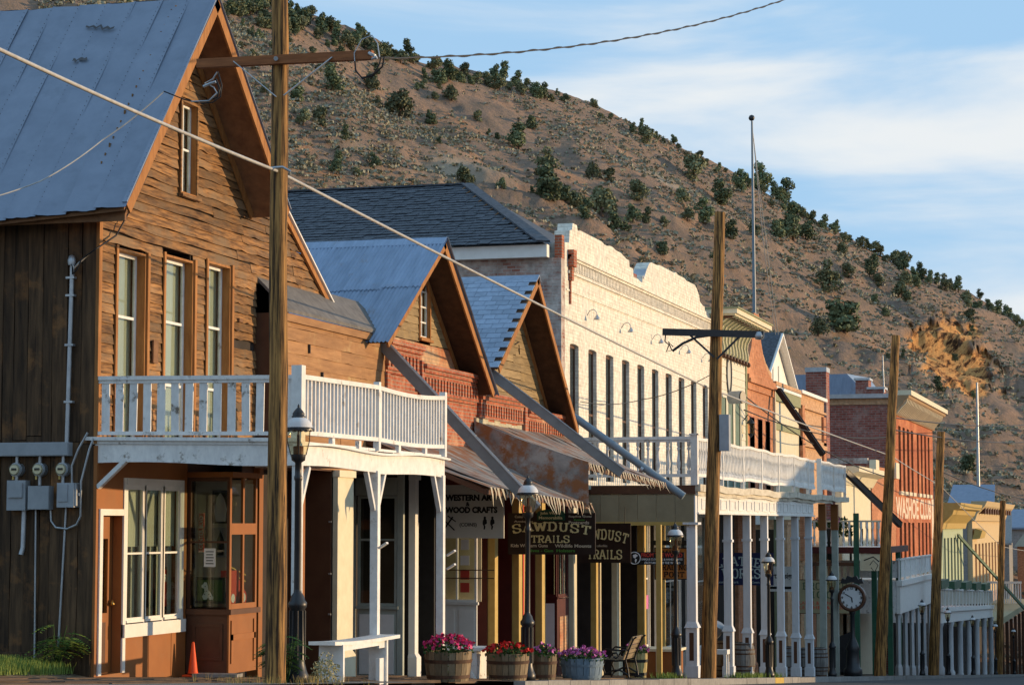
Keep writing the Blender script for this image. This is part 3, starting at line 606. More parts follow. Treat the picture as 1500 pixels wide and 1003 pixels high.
# roof: boards, sheets with lapped seams, rake boards
b = MB(); t = .07
for (a,za),(c,zc_) in zip(ridge[:-1],ridge[1:]):
    nn_ = 24; vs = []; fs = []
    for i in range(nn_+1):
        x = XO+.02+((XBK-.5 if a == ridge[0][0] else XF-.05)-XO-.02)*i/nn_; e_ = .065*(XO-x) if a == ridge[0][0] else 0
        vs += [(x,a,za-t-.03-e_),(x,c,zc_-t-.03),(x,c,zc_-.065),(x,a,za-.065-e_)]
    for i in range(nn_):
        for q in range(4): fs.append((i*4+q,i*4+(q+1)%4,(i+1)*4+(q+1)%4,(i+1)*4+q))
    fs += [(0,1,2,3),(nn_*4+3,nn_*4+2,nn_*4+1,nn_*4)]; b.add(vs, fs)
roof = b.build('roof', soffitw, H1)
def sheet_mesh(seed, nu=7, nv=16, crimp=.012, curl=.03):   # unit sheet: x across (0..1), v down the slope (0..1), wavy
    r = random.Random(seed); vs = []; fs = []
    ph = [r.uniform(0,6.28) for _ in range(4)]
    for j in range(nv+1):
        for i in range(nu+1):
            u = i/nu; v = j/nv; z = crimp*(math.sin(5*v+ph[0])*math.sin(3*u+ph[1])+.5*math.sin(11*v+ph[2]))
            if i == 0 or i == nu: z += .010
            if j == nv: z += curl*r.uniform(0,.6)
            vs.append((u,v,z))
    for j in range(nv):
        for i in range(nu): a = j*(nu+1)+i; fs.append((a,a+1,a+nu+2,a+nu+1))
    b = MB(); b.add(vs, fs, 0, True); return b
def slope_sheet(name, mat, parent, mbs, x0, w, top, bot, lift=0.0, eave_drop=0.0):
    # top/bot: (y,z) of the slope line; sheet runs from top to bot
    d = Vector((0,bot[0]-top[0],bot[1]-top[1])); nrm = Vector((0,-d.z,d.y)); 
    if nrm.z < 0: nrm = -nrm
    nrm.normalize(); b = MB(); vs = []
    for (u,v,z) in mbs.v:
        p = Vector((x0+u*w, top[0], top[1]))+d*v+nrm*(z+lift)
        p.z -= eave_drop*v; vs.append(p)
    b.add(vs, mbs.f, 0, True); return b.build(name, mat, parent)
shs = [sheet_mesh(s) for s in range(5)]
x = XO+.05; k = 0
while x > XBK:
    w = .46; cut = rng.uniform(.44,.56)
    def lerp(p, q, t): return (p[0]+(q[0]-p[0])*t, p[1]+(q[1]-p[1])*t)
    A, B_ = ridge[1], ridge[0]; ed = .065*(XO-x)
    slope_sheet('roof_sheet', roofmetal, roof, shs[k%5], x-w, w+.03, A, lerp(A,B_,1.02), .004+.004*(k%2), ed)
    slope_sheet('roof_sheet', roofmetal, roof, shs[(k+2)%5], x-w, w+.03, A, LOWR if x < XF+.1 else ridge[2], .004+.004*(k%2))
    x -= w; k += 1
# seams: rows of nail heads along each lap, and a few tar smears
b = MB(); x = XO+.05; A, B_ = ridge[1], ridge[0]
while x > XO-3.2:
    for i in range(46):
        v = i/46; p = lerp(A,B_,v); zz = p[1]-.065*(XO-x)*v; nn = Vector((0,-.764,.644)); c = Vector((x+rng.uniform(-.004,.004),p[0],zz))+nn*.032; b.box(c.x-.004,c.x+.004,c.y-.004,c.y+.004,c.z-.004,c.z+.004)
    x -= .46
tag(b.build('roof_nail', darkw, roof), kind='stuff')
tarm = M('roof_tar', (.05,.05,.055), (.09,.09,.095), ns=5, bump=.2, rnd=0)
for (X0, v0, ln) in ((-15.05,.13,.5),(-15.25,.29,.25)):
    vs = []
    for i in range(9):
        x = X0-ln*i/8; wv = .006+.012*rng.random(); vv = v0+rng.uniform(-.012,.012); p = lerp(A,B_,vv-wv/2); q = lerp(A,B_,vv+wv/2); e = .065*(XO-x); nn = Vector((0,-.764,.644))*.040
        vs += [Vector((x,p[0],p[1]-e*vv))+nn, Vector((x,q[0],q[1]-e*vv))+nn]
    bb = MB(); bb.add(vs, [(2*i,2*i+2,2*i+3,2*i+1) for i in range(8)]); bb.build('tar_patch', tarm, roof)
def rake(name, mat, p, q, X0, X1, h, off=0.0):
    b = MB(); d = (Vector((0,q[0]-p[0],q[1]-p[1]))).normalized(); nn = Vector((0,-d.z,d.y)); nn = nn if nn.z > 0 else -nn
    a = Vector((0,p[0],p[1]))+nn*off; c = Vector((0,q[0],q[1]))+nn*off; vs = []
    for X in (X0,X1):
        for pt in (a,c):
            vs += [(X,pt.y,pt.z),(X,pt.y-nn.y*h,pt.z-nn.z*h)]
    b.add(vs, [(0,1,3,2),(4,6,7,5),(0,2,6,4),(1,5,7,3),(0,4,5,1),(2,3,7,6)]); return b.build(name, mat, H1 if name != 'x' else None)
for (p, q) in ((ridge[0],ridge[1]),(ridge[1],ridge[2])):
    rake('rake_board', trimwood, p, q, XO+.021, XO+.055, .17, -.012)
rake('rake_trim', trimwood, ridge[1], ridge[2], XF+.006, XF+.04, .12, -.075); rake('rake_trim', trimwood, (32.6,6.97), LOWR, XF+.006, XF+.05, .10, -.02); rake('rake_trim', trimwood, (28.37,5.05), ridge[1], XF+.006, XF+.04, .1, -.075)
rake('metal_drip_edge', roofmetal, ridge[0], ridge[1], XO+.0, XO+.075, .02, .035); rake('metal_drip_edge', roofmetal, ridge[1], ridge[2], XO+.0, XO+.075, .018, .035); rake('metal_drip_edge', whitecl, (32.6,6.97), LOWR, XF+.0, XF+.09, .03, .03)
boxes('eave_board', soffitw, H1, [(XBK,XO-.02,27.95,28.0,4.20,4.38)])
for i in range(9): x = XF-.5-i*.9; boxes('rafter_tail', soffitw, H1, [(x-.05,x+.05,27.95,28.34,4.3,4.42)])
for a,c,d,e in W1:
    w = window(H1, a, c, d, e, XF, .165, 1, 3, white, trimwood, .05, glass, curtain, backf=1.0)
    boxes('window_casing', trimwood, w, [(XF+.004,XF+.045,c+.036,c+.11,d,e+.06),(XF+.004,XF+.03,a-.10,a-.036,d,e+.06)])
w = window(H1, *GWN, XF, .12, 2, 2, white, trimwood, .04, glass, whitecl, backf=1.0, casing=.05, cm=siding)
for (y, z, hy, hz) in ((30.15,2.55,.16,.34),(33.6,2.2,.2,.1),(33.35,3.3,.14,.06)):     # odd patches nailed over the boards
    piece('patch_board', soffitw, H1, (XF+.03,y,z), (.03,hy,hz), (rng.uniform(-.03,.03),0,0))
# board patches behind the balcony, ground floor shop front
DOOR = (28.54,29.2,-2.1,.13); SW = (29.30,31.20,-1.45,.60)
facade(H1, brownp, 28.40, 31.42, -2.35, 1.1, [DOOR, SW], XF, .14, 'shop_wall')
boxes('corner_post', brownp, H1, [(XF-.14,XF+.02,28.335,28.398,-2.35,1.1)])
boxes('joint_strip', brownp, H1, [(XF+.001,XF+.006,30.12,30.126,-2.35,-1.6),(XF+.001,XF+.006,30.9,30.906,-2.35,-1.6)])
d = boxes('door', brownp, H1, [(XF-.20,XF-.15,DOOR[0],DOOR[0]+.14,DOOR[2],DOOR[3]),(XF-.20,XF-.15,DOOR[1]-.14,DOOR[1],DOOR[2],DOOR[3]),(XF-.199,XF-.151,DOOR[0]+.14,DOOR[1]-.14,DOOR[2],-1.25),(XF-.199,XF-.151,DOOR[0]+.14,DOOR[1]-.14,-.2,DOOR[3])])
piece('door_glass', glass, d, (XF-.175,(DOOR[0]+DOOR[1])/2,-.72), (.006,DOOR[1]-DOOR[0]-.28,1.06)); piece('door_blind', yel, d, (XF-.24,(DOOR[0]+DOOR[1])/2,-.72), (.01,.4,1.06))
b = MB(); b.lathe([(0,-.035),(.03,-.02),(.032,.0),(.02,.02),(.012,.05),(0,.05)], 10, (0,0,0)); k_ = b.build('door_knob', M('brass', (.45,.28,.08), rough=.3, metal=.9, bump=0, rnd=0), d); k_.location = (XF-.10,DOOR[1]-.08,-1.12)
boxes('door_panel', darkbr, d, [(XF-.148,XF-.14,DOOR[0]+.2,DOOR[1]-.2,-1.95,-1.38)])
boxes('door_casing', whitecl, H1, [(XF+.003,XF+.03,DOOR[0]-.09,DOOR[0],DOOR[2],DOOR[3]+.09),(XF+.003,XF+.03,DOOR[1],DOOR[1]+.09,DOOR[2],DOOR[3]+.09),(XF+.003,XF+.028,DOOR[0],DOOR[1],DOOR[3],DOOR[3]+.09)])
boxes('door_jamb', darkbr, H1, [(XF-.26,XF-.141,DOOR[1],DOOR[1]+.03,DOOR[2],DOOR[3]),(XF-.26,XF-.141,DOOR[0]-.03,DOOR[0],DOOR[2],DOOR[3])])
lim = [SW[0]+(SW[1]-SW[0])*i/3 for i in range(4)]
for i in range(3):
    w = window(H1, lim[i]+.035, lim[i+1]-.035, SW[2]+.08, SW[3]-.06, XF, .035, 1, 2, whitecl, whitecl, .035, glass, curtain, backf=.45)
for i in range(3):
    piece('side_curtain', curtain, H1, (XF-.13,lim[i]+.14,SW[2]+.62), (.012,.17,1.05)); piece('side_curtain', curtain, H1, (XF-.13,lim[i+1]-.12,SW[2]+.62), (.012,.12,1.05))
boxes('window_casing', whitecl, H1, [(XF+.002,XF+.018,lim[0]-.08,lim[0]+.0,SW[2]+.03,SW[3]+.07),(XF+.002,XF+.018,lim[3]-.0,lim[3]+.08,SW[2]+.03,SW[3]+.07),(XF+.002,XF+.033,lim[0]+.0,lim[3]-.0,SW[3]-.03,SW[3]+.07),(XF+.002,XF+.012,lim[1]-.022,lim[1]+.022,SW[2]+.03,SW[3]-.03),(XF+.002,XF+.012,lim[2]-.022,lim[2]+.022,SW[2]+.03,SW[3]-.03)])
boxes('window_sill', whitecl, H1, [(XF+.002,XF+.06,lim[0]-.10,lim[3]+.10,SW[2]-.16,SW[2]+.029)])
# projecting display bay
BY0, BY1, BX = 31.45, 32.52, -13.5
bay = boxes('display_bay', darkbr, H1, [(XF,BX-.03,BY0,BY1,-2.25,-1.36),(XF,BX+.05,BY0-.05,BY1+.05,-1.36,-1.28)])
boxes('bay_front', brownp, bay, [(BX-.029,BX,BY0-.002,BY1+.002,-2.25,-1.361)])
boxes('bay_panel', brownp, bay, [(BX+.001,BX+.02,BY0+.06,BY1-.06,-1.75,-1.66),(BX+.001,BX+.02,BY0+.06,BY0+.13,-2.1,-1.45),(BX+.001,BX+.02,BY1-.13,BY1-.06,-2.1,-1.45)])
boxes('bay_panel', darkbr, bay, [(XF+.1,BX-.1,BY0-.02,BY0-.001,-1.55,-1.5),(XF+.1,BX-.1,BY0-.02,BY0-.001,-2.05,-2.0),(XF+.1,XF+.15,BY0-.021,BY0-.001,-2.0,-1.55),(BX-.15,BX-.1,BY0-.021,BY0-.001,-2.0,-1.55)])
boxes('bay_frame', darkbr, bay, [(XF,XF+.05,BY0,BY0+.05,-1.28,.72),(BX-.05,BX-.012,BY0,BY0+.05,-1.28,.72),(XF+.05,BX-.05,BY0+.002,BY0+.04,-.28,-.25),(XF+.05,BX-.05,BY0,BY0+.05,.66,.72)])
boxes('bay_frame', brownp, bay, [(BX-.011,BX,BY0,BY0+.07,-1.28,.72),(BX-.05,BX,BY1-.06,BY1,-1.28,.72),(BX-.04,BX,(BY0+BY1)/2-.03,(BY0+BY1)/2+.03,-1.28,.72),(BX-.045,BX+.001,BY0+.07,BY1-.06,-.15,.02),(BX-.05,BX+.002,BY0+.07,BY1-.06,-1.28,-1.2)])
boxes('bay_top', brownp, bay, [(XF,BX+.06,BY0-.05,BY1+.06,.721,.80)])
piece('bay_glass', glass, bay, ((XF+BX)/2,BY0+.02,-.3), (BX-XF-.1,.006,1.9)); piece('bay_glass', glass, bay, (BX-.02,(BY0+BY1)/2,-.3), (.006,BY1-BY0-.14,1.86))
inner = M('shop_interior_wall', (.55,.50,.38), (.66,.60,.48), ns=2, bump=0, rnd=0)
boxes('bay_back', inner, bay, [(XF-.9,BX-.05,BY1+.02,BY1+.05,-1.28,.7),(XF-.95,XF-.9,BY0-.2,BY1,-1.28,.7)])
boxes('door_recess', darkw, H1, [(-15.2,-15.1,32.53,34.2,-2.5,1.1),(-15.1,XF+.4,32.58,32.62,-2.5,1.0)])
boxes('recess_post', brownp, H1, [(XF-.1,XF+.1,34.05,34.22,-2.5,1.1)])
boxes('recess_header', darkbr, H1, [(XF-.1,XF,31.421,34.04,.81,1.1)])
# lean-to wing with faded painted boards
XW, WY0, WY1 = -13.75, 34.2, 39.25
wing = MB(); wing.box(XF-.4,XW-.03,WY0,WY1,.93,3.5); wing = wing.build('wing', darkbr, H1)
wms = [board_mesh(wingwood, 7, 70+s, .03, .25) for s in range(4)]
clapboards(wing, wingwood, wms, lambda z: WY0, lambda z: WY1, .95, 3.5, .205, [], XW-.029, .03, 'wing_board', 3.0, 0, .0015)
b = MB(); b.add([(XW+.07,WY0-.05,3.50),(XW+.07,WY1+.03,3.50),(XF-.1,WY1+.03,4.12),(XF-.1,WY0-.05,4.12),(XW+.07,WY0-.05,3.56),(XW+.07,WY1+.03,3.56),(XF-.1,WY1+.03,4.18),(XF-.1,WY0-.05,4.18)], [(0,3,2,1),(4,5,6,7),(0,1,5,4),(1,2,6,5),(2,3,7,6),(3,0,4,7)])
b.build('wing_roof', M('rolled_roofing', (.10,.095,.09), (.17,.16,.15), ns=6, bump=.2, rnd=0, c3=(.22,.20,.17), c3s=1.4), wing)
boxes('wing_fascia', wingwood, wing, [(XW+.002,XW+.05,WY0,WY1,3.36,3.49)])
boxes('board_gap', darkw, wing, [(XW+.0,XW+.034,WY0+1.72,WY0+1.76,2.32,2.62),(XW+.0,XW+.034,WY0+1.1,WY0+1.13,2.9,3.05)])
# ------------------------------------------------------------------ white porch of the house
PC = thing('white_balcony_porch', 'white timber balcony with straight slat railing on posts in front of the weathered house', 'balcony', (XB,31.6,zs(31.6)))
PY0, PY1 = 28.38, 34.9
b = MB()
zd = 1.10
n = 17
for i in range(n):
    a = XF+.03+(XB-XF-.03)*i/n; c = XF+.03+(XB-XF-.03)*(i+1)/n; piece('deck_board', greywh, PC, ((a+c)/2,(PY0+PY1)/2,zd+.02+rng.uniform(-.004,.004)), (c-a-.012,PY1-PY0,.04))
def wav(y): return .028*math.sin((y-28.4)*1.55)-.03*max(0,math.sin((y-31.2)*1.0))*.6
# front skirt, nosing: sagging strips
def sagstrip(name, X0, X1, z0, z1, ya, yb, f, mat=white, n=24):
    b = MB(); vs = []; fs = []
    for i in range(n+1):
        y = ya+(yb-ya)*i/n; o = f(y); vs += [(X0,y,z0+o),(X1,y,z0+o),(X1,y,z1+o),(X0,y,z1+o)]
    for i in range(n):
        for q in range(4): fs.append((i*4+q,i*4+(q+1)%4,(i+1)*4+(q+1)%4,(i+1)*4+q))
    fs += [(3,2,1,0),(n*4,n*4+1,n*4+2,n*4+3)]; b.add(vs, fs); return b.build(name, mat, PC)
sagstrip('front_skirt', XB-.02, XB+.02, .80, 1.065, PY0, 31.60, lambda y: wav(y)*.6); sagstrip('front_skirt', XB-.021, XB+.019, .78, 1.065, 31.605, PY1, lambda y: wav(y)*.6)
sagstrip('front_nosing', XB-.05, XB+.09, 1.07, 1.105, PY0-.05, PY1+.12, wav)
sagstrip('front_rail', XB-.045, XB+.045, 1.985, 2.05, PY0+.09, 31.58, lambda y: .012*(y-28.4)); sagstrip('front_rail', XB-.045, XB+.045, 1.985, 2.05, 31.67, PY1-.06, lambda y: .035-.05*math.sin((y-31.6)/3.2*math.pi)+.02*(y-31.6)/3.2)
sagstrip('front_bottom_rail', XB-.04, XB+.04, 1.225, 1.285, PY0+.09, 31.58, lambda y: .006*(y-28.4)); sagstrip('front_bottom_rail', XB-.04, XB+.04, 1.225, 1.285, 31.67, PY1-.06, lambda y: .02-.03*math.sin((y-31.6)/3.2*math.pi))
balm = MB(); balm.box(-.019,.019,-.019,.019,-.5,.5); balm = balm.mesh('baluster', white)
for (a, c, k) in ((PY0+.11,31.56,21),(31.69,PY1-.08,22)):
    for i in range(k):
        y = a+(c-a)*(i+.5)/k; o = .012*(y-28.4) if y < 31.6 else .035-.05*math.sin((y-31.6)/3.2*math.pi)+.02*(y-31.6)/3.2
        piece('baluster', white, PC, (XB,y,(1.27+1.99+o)/2), (1,1,.735+o), me=balm)
# side railing of flat slats
sm_ = MB(); sm_.box(-.058,.058,-.011,.011,-.5,.5); sm_ = sm_.mesh('flat_slat', greywh)
for i in range(14):
    x = XF+.12+(XB-XF-.25)*i/13; piece('flat_slat', greywh, PC, (x,PY0,1.645), (1,1,.76), (0,rng.gauss(0,.006),0), me=sm_)
b = MB(); b.beam((XF,PY0,2.045),(XB-.06,PY0,2.01),.09,.055); b.beam((XF,PY0+.001,1.995),(XB-.06,PY0+.001,1.965),.05,.05); b.build('side_rail', greywh, PC)
b = MB(); b.beam((XF,PY0,1.275),(XB-.06,PY0,1.24),.07,.05); b.build('side_bottom_rail', greywh, PC)
b = MB(); b.beam((XF-.15,PY0-.03,1.20),(XB+.08,PY0-.03,1.15),.10,.05); b.beam((XF-.05,PY0-.012,1.15),(XB+.05,PY0-.012,1.11),.06,.05); b.build('side_nosing', greywh, PC)
b = MB(); vs = []
for i in range(13):
    x = XF-.03+(XB-XF+.04)*i/12; o = .02*math.sin(i*.5); vs += [(x,PY0-.02,.86-.05*i/12+o),(x,PY0+.02,.86-.05*i/12+o),(x,PY0+.02,1.125),(x,PY0-.02,1.125)]
b.add(vs, [(i*4+q,i*4+(q+1)%4,(i+1)*4+(q+1)%4,(i+1)*4+q) for i in range(12) for q in range(4)]+[(3,2,1,0),(48,49,50,51)]); b.build('side_skirt', greywh, PC)
for (y, zt, w) in ((PY0+.02,2.17,.15),(31.625,2.14,.09),(PY1-.03,2.17,.10)):
    boxes('railing_post', white, PC, [(XB-w/2,XB+w/2,y-w/2,y+w/2,1.106,zt)])
for y in (PY0+.05,31.6,PY1-.1):
    boxes('porch_post', white, PC, [(XB-.075,XB+.045,y-.058,y+.058,zs(y)-.02,.805)])
    for s in (-1,1):
        if y+s*.4 < PY0 or y+s*.4 > PY1: continue
        b = MB(); b.beam((XB-.02,y+s*.07,.22),(XB-.02,y+s*.40,.79),.06,.07,(1,0,0)); b.build('post_brace', white, PC)
b = MB(); b.beam((XF+.02,PY0+.0,.52),(XF+.45,PY0+.0,.90),.06,.09,(0,1,0)); b.build('wall_brace', greywh, PC)
for i in range(9):
    y = PY0+.25+i*.77; boxes('deck_joist', greywh, PC, [(XF+.04,XB-.03,y-.03,y+.03,.93,1.098)])
for y in (29.7,30.8,32.6,33.9): boxes('rail_block', greywh, PC, [(XB-.03,XB+.03,y-.05,y+.05,1.11,1.224)])
# ------------------------------------------------------------------ the two brick shops with gabled attics
X2 = -13.8
def Fp(x, X=X2): return FY(x, X)
soffk = M('dark_soffit', (.05,.026,.014), (.10,.05,.026), sc=(2,2,2), ns=3, bump=.3, rnd=.1)
def gable_roof(root, mat_list, L, A, Rr, X0, X1, t=.06, und=soffk):
    b = MB()
    for (a, c) in ((L,A),(A,Rr)):
        b.add([(X0,a[0],a[1]-t),(X0,c[0],c[1]-t),(X0,c[0],c[1]),(X0,a[0],a[1]),(X1,a[0],a[1]-t),(X1,c[0],c[1]-t),(X1,c[0],c[1]),(X1,a[0],a[1])], [(0,1,2,3),(7,6,5,4),(0,4,5,1),(3,2,6,7),(0,3,7,4),(1,5,6,2)])
    return b.build('roof', und, root)
def dentils(root, mat, y0, y1, z, X, n, w, h, d):
    me = MB(); me.box(-.5,.5,-.5,.5,-.5,.5); me = me.mesh('dentil', mat)
    for i in range(n):
        y = y0+(y1-y0)*(i+.5)/n; piece('dentil', mat, root, (X+d/2,y,z), (d,w,h), me=me)
def cornice(root, mat, y0, y1, zt, X, n):
    boxes('cornice', mat, root, [(X,X+.20,y0-.04,y1+.04,zt-.085,zt+.0),(X,X+.15,y0-.02,y1+.02,zt-.165,zt-.0851),(X,X+.10,y0,y1,zt-.25,zt-.1651),(X,X+.09,y0,y1,zt-.56,zt-.50),(X,X+.05,y0,y1,zt-.62,zt-.5601)])
    dentils(root, mat, y0, y1, zt-.375, X+.001, n, (y1-y0)/n*.55, .25, .09)
S1 = thing('corrugated_roof_brick_shop', 'red brick shop with corrugated iron gable roof and tall attic window', 'shop', (X2,42,zs(42)))
L1, A1, R1 = (38.28,3.36), (41.73,5.61), (45.2,2.80)
XR, XG = -13.4, -14.0
roof = gable_roof(S1, None, L1, A1, R1, XR, -26)
def corr_mesh(w, seed):
    r = random.Random(seed); n = int(round(w/.076))*4; vs = []; fs = []; nv = 4
    for j in range(nv+1):
        for i in range(n+1):
            vs.append((i/n, j/nv, .016*math.sin(2*math.pi*i/4)+ (r.uniform(0,.012) if j in (0,nv) else 0)))
    for j in range(nv):
        for i in range(n): a = j*(n+1)+i; fs.append((a,a+1,a+n+2,a+n+1))
    b = MB(); b.add(vs, fs, 0, True); return b
cm = [corr_mesh(.76, s) for s in range(3)]
x = XR+.06; k = 0
while x > -19:
    j0, j1 = .02, rng.uniform(.50,.54)
    for (top, bot, rows) in ((A1,L1,((j1-.02,1.03),(-.01,j1))),(A1,R1,((j1-.02,1.03),(-.01,j1)))):
        for q, (a, c) in enumerate(rows):
            slope_sheet('corrugated_sheet', corr, roof, cm[(k+q)%3], x-.76, .80, lerp(top,bot,a), lerp(top,bot,c), .018+.012*q+.004*(k%2))
    x -= .76; k += 1
rc_ = MB(); rc_.prism([(A1[0]-.22,A1[1]-.09),(A1[0],A1[1]+.065),(A1[0]+.22,A1[1]-.12),(A1[0]+.22,A1[1]-.14),(A1[0],A1[1]+.04),(A1[0]-.22,A1[1]-.11)], 'x', -19.5, XR+.07); rc_.build('ridge_cap', corr, roof)
def rakes(root, L, A, Rr, X0, XW, mat, in_mat):
    for (p, q) in ((L,A),(A,Rr)):
        b = MB(); d = Vector((0,q[0]-p[0],q[1]-p[1])).normalized(); nn = Vector((0,-d.z,d.y)); nn = nn if nn.z > 0 else -nn
        for (xa, xb, o, h, m, nm) in ((X0+.001,X0+.035,-.01,.15,mat,'barge_board'),(XW+.005,XW+.04,-.065,.12,in_mat,'wall_trim')):
            b = MB(); vs = []
            for X in (xa,xb):
                for pt in (p,q):
                    a = Vector((0,pt[0],pt[1]))+nn*o; vs += [(X,a.y,a.z),(X,a.y-nn.y*h,a.z-nn.z*h)]
            b.add(vs, [(0,1,3,2),(4,6,7,5),(0,2,6,4),(1,5,7,3),(0,4,5,1),(2,3,7,6)]); b.build(nm, m, root)
rakes(S1, L1, A1, R1, XR, XG, trimwood, trimwood)
gw = (42.0,42.62,3.74,4.98)
boxes('x', darkw, S1, []) if False else None
b = MB(); b.prism([(39.3,3.2),(44.6,3.2),(44.6,3.27),(A1[0],A1[1]-.09),(39.3,3.98)], 'x', XG-.4, XG-.26); b.build('attic_back', darkw, S1)
b = MB(); b.prism([(39.1,3.0),(44.7,3.0),(44.7,3.12),(43.9,3.6),(38.75,3.6)], 'x', XG-.25, XG+.01); b.build('attic_brick', brick_p, S1)
gbm = [board_mesh(greenwd, 6, 90+s, .05, .35) for s in range(4)]
def la(z): return L1[0]+(z-L1[1]+.07)/(A1[1]-L1[1])*(A1[0]-L1[0])+.05
def ra(z): return A1[0]+(A1[1]-.07-z)/(A1[1]-R1[1])*(R1[0]-A1[0])-.05
clapboards(S1, greenwd, gbm, la, ra, 3.62, 5.5, .165, [(gw[0]-.05,gw[1]+.05,gw[2]-.05,gw[3]+.05)], XG-.02, .03, 'attic_board', 1.9, 0, .004)
b = MB(); b.prism([(38.9,3.6),(41.94,3.6),(41.94,5.43),(A1[0],5.52),(la(3.6),3.6)], 'x', XG-.25, XG-.021); b.prism([(42.68,3.6),(ra(3.6),3.6),(42.68,ra(0) and 4.75)], 'x', XG-.25, XG-.021); b.build('attic_sheathing', darkw, S1)
window(S1, *gw, XG, .08, 2, 4, white, trimwood, .035, glass, curtain, backf=.9, casing=.05, cm=trimwood)
# brick front
b = MB(); b.box(X2-.3,X2,39.27,41.25,1.1,3.38); b.box(X2-.3,X2,41.25,45.22,1.1,3.08); b.build('brick_front', brick_r, S1)
cornice(S1, brick_r, 39.3, 41.2, 3.46, X2, 9); cornice(S1, brick_r, 41.36, 45.15, 3.14, X2, 19)
b = MB(); b.box(X2,X2+.13,41.22,41.36,2.6,3.2); b.box(X2,X2+.10,39.26,39.42,1.5,2.85); b.build('brick_pier', brick_r, S1)
# second shop
S2 = thing('shingled_brick_shop', 'red brick shop with pale shingled gable roof and plain boarded attic', 'shop', (X2,49,zs(49)))
L2, A2, R2 = (45.5,3.36), (48.72,5.62), (52.4,2.30)
roof = gable_roof(S2, None, L2, A2, R2, XR, -26)
d = Vector((0,L2[0]-A2[0],L2[1]-A2[1])); ln = d.length; d.normalize(); nn = Vector((0,-d.z,d.y)); nn = nn if nn.z > 0 else -nn
b = MB(); b.box(-.5,.5,-.5,.5,-.5,.5); shm = b.mesh('shingle', shing_lt)
ang = math.atan2(d.z, d.y)
rows = 19; n_sh = 0
more = MB()
for r_ in range(rows):
    x = XR+.04-(r_%2)*.16; v = (r_+.6)/rows*ln*1.005
    while x > -22:
        w = .31*rng.uniform(.85,1.1); p = Vector((x-w/2,A2[0],A2[1]))+d*v+nn*(.022)
        if x > -17.4 and n_sh < 298:
            piece('shingle', shing_lt, roof, p, (w-.008,ln/rows*1.25,.016), (ang+.045 if d.y > 0 else ang+math.pi-.045,0,rng.gauss(0,.008)), me=shm); n_sh += 1
        else: more.beam(p-Vector((w/2-.004,0,0)), p+Vector((w/2-.004,0,0)), ln/rows*1.25, .016, nn)
        x -= w
tag(more.build('shingle_course', shing_lt, roof), kind='stuff')
rc_ = MB(); rc_.prism([(A2[0]-.16,A2[1]-.07),(A2[0],A2[1]+.06),(A2[0]+.16,A2[1]-.09),(A2[0]+.16,A2[1]-.11),(A2[0],A2[1]+.03),(A2[0]-.16,A2[1]-.09)], 'x', -21, XR+.05); rc_.build('ridge_cap', shing_lt, roof)
rakes(S2, L2, A2, R2, XR, XG, trimwood, trimwood)
def la2(z): return L2[0]+(z-L2[1]+.07)/(A2[1]-L2[1])*(A2[0]-L2[0])+.05
def ra2(z): return A2[0]+(A2[1]-.07-z)/(A2[1]-R2[1])*(R2[0]-A2[0])-.05
clapboards(S2, greenwd, gbm, lambda z: max(la2(z),45.3), ra2, 2.78, 5.5, .17, [], XG-.02, .03, 'attic_board', 2.2, 0, .004)
b = MB(); b.prism([(45.3,2.4),(ra2(2.4),2.4),(A2[0],A2[1]-.12),(45.3,la2(0) and 3.1)], 'x', XG-.25, XG-.021); b.build('attic_sheathing', darkw, S2)
piece('board_notch', darkw, S2, (XG+.02,49.05,4.15), (.02,.35,.02), (.25,0,0)); piece('board_notch', darkw, S2, (XG+.02,49.25,4.02), (.02,.02,.22), (.25,0,0))
b = MB(); b.box(X2-.3,X2,45.23,48.75,1.1,2.76); b.box(X2-.3,X2,48.75,52.45,1.1,2.56); b.build('brick_front', brick_r, S2)
cornice(S2, brick_r, 45.3, 48.65, 2.82, X2, 17); cornice(S2, brick_r, 48.95, 52.35, 2.62, X2, 17)
b = MB(); b.box(X2,X2+.13,48.68,48.9,2.0,2.72); b.build('brick_pier', brick_r, S2)
b = MB(); b.prism([(45.25,2.78),(52.3,2.58),(52.3,2.9),(45.25,3.2)], 'x', XG-.3, XG-.05); b.build('attic_brick', brick_p, S2)
# flashing: crumbling plaster strip over the awning
fl = M('old_plaster_strip', (.36,.33,.23), (.50,.46,.34), ns=4, bump=.4, rnd=.1)
for i in range(16):
    y = 45.1+i*.45; piece('plaster_patch', fl, S2, (X2+.03,y+.22,2.18-.012*i+rng.uniform(-.04,.04)), (.05,.44,rng.uniform(.12,.30)), (rng.uniform(-.05,.05),0,0))
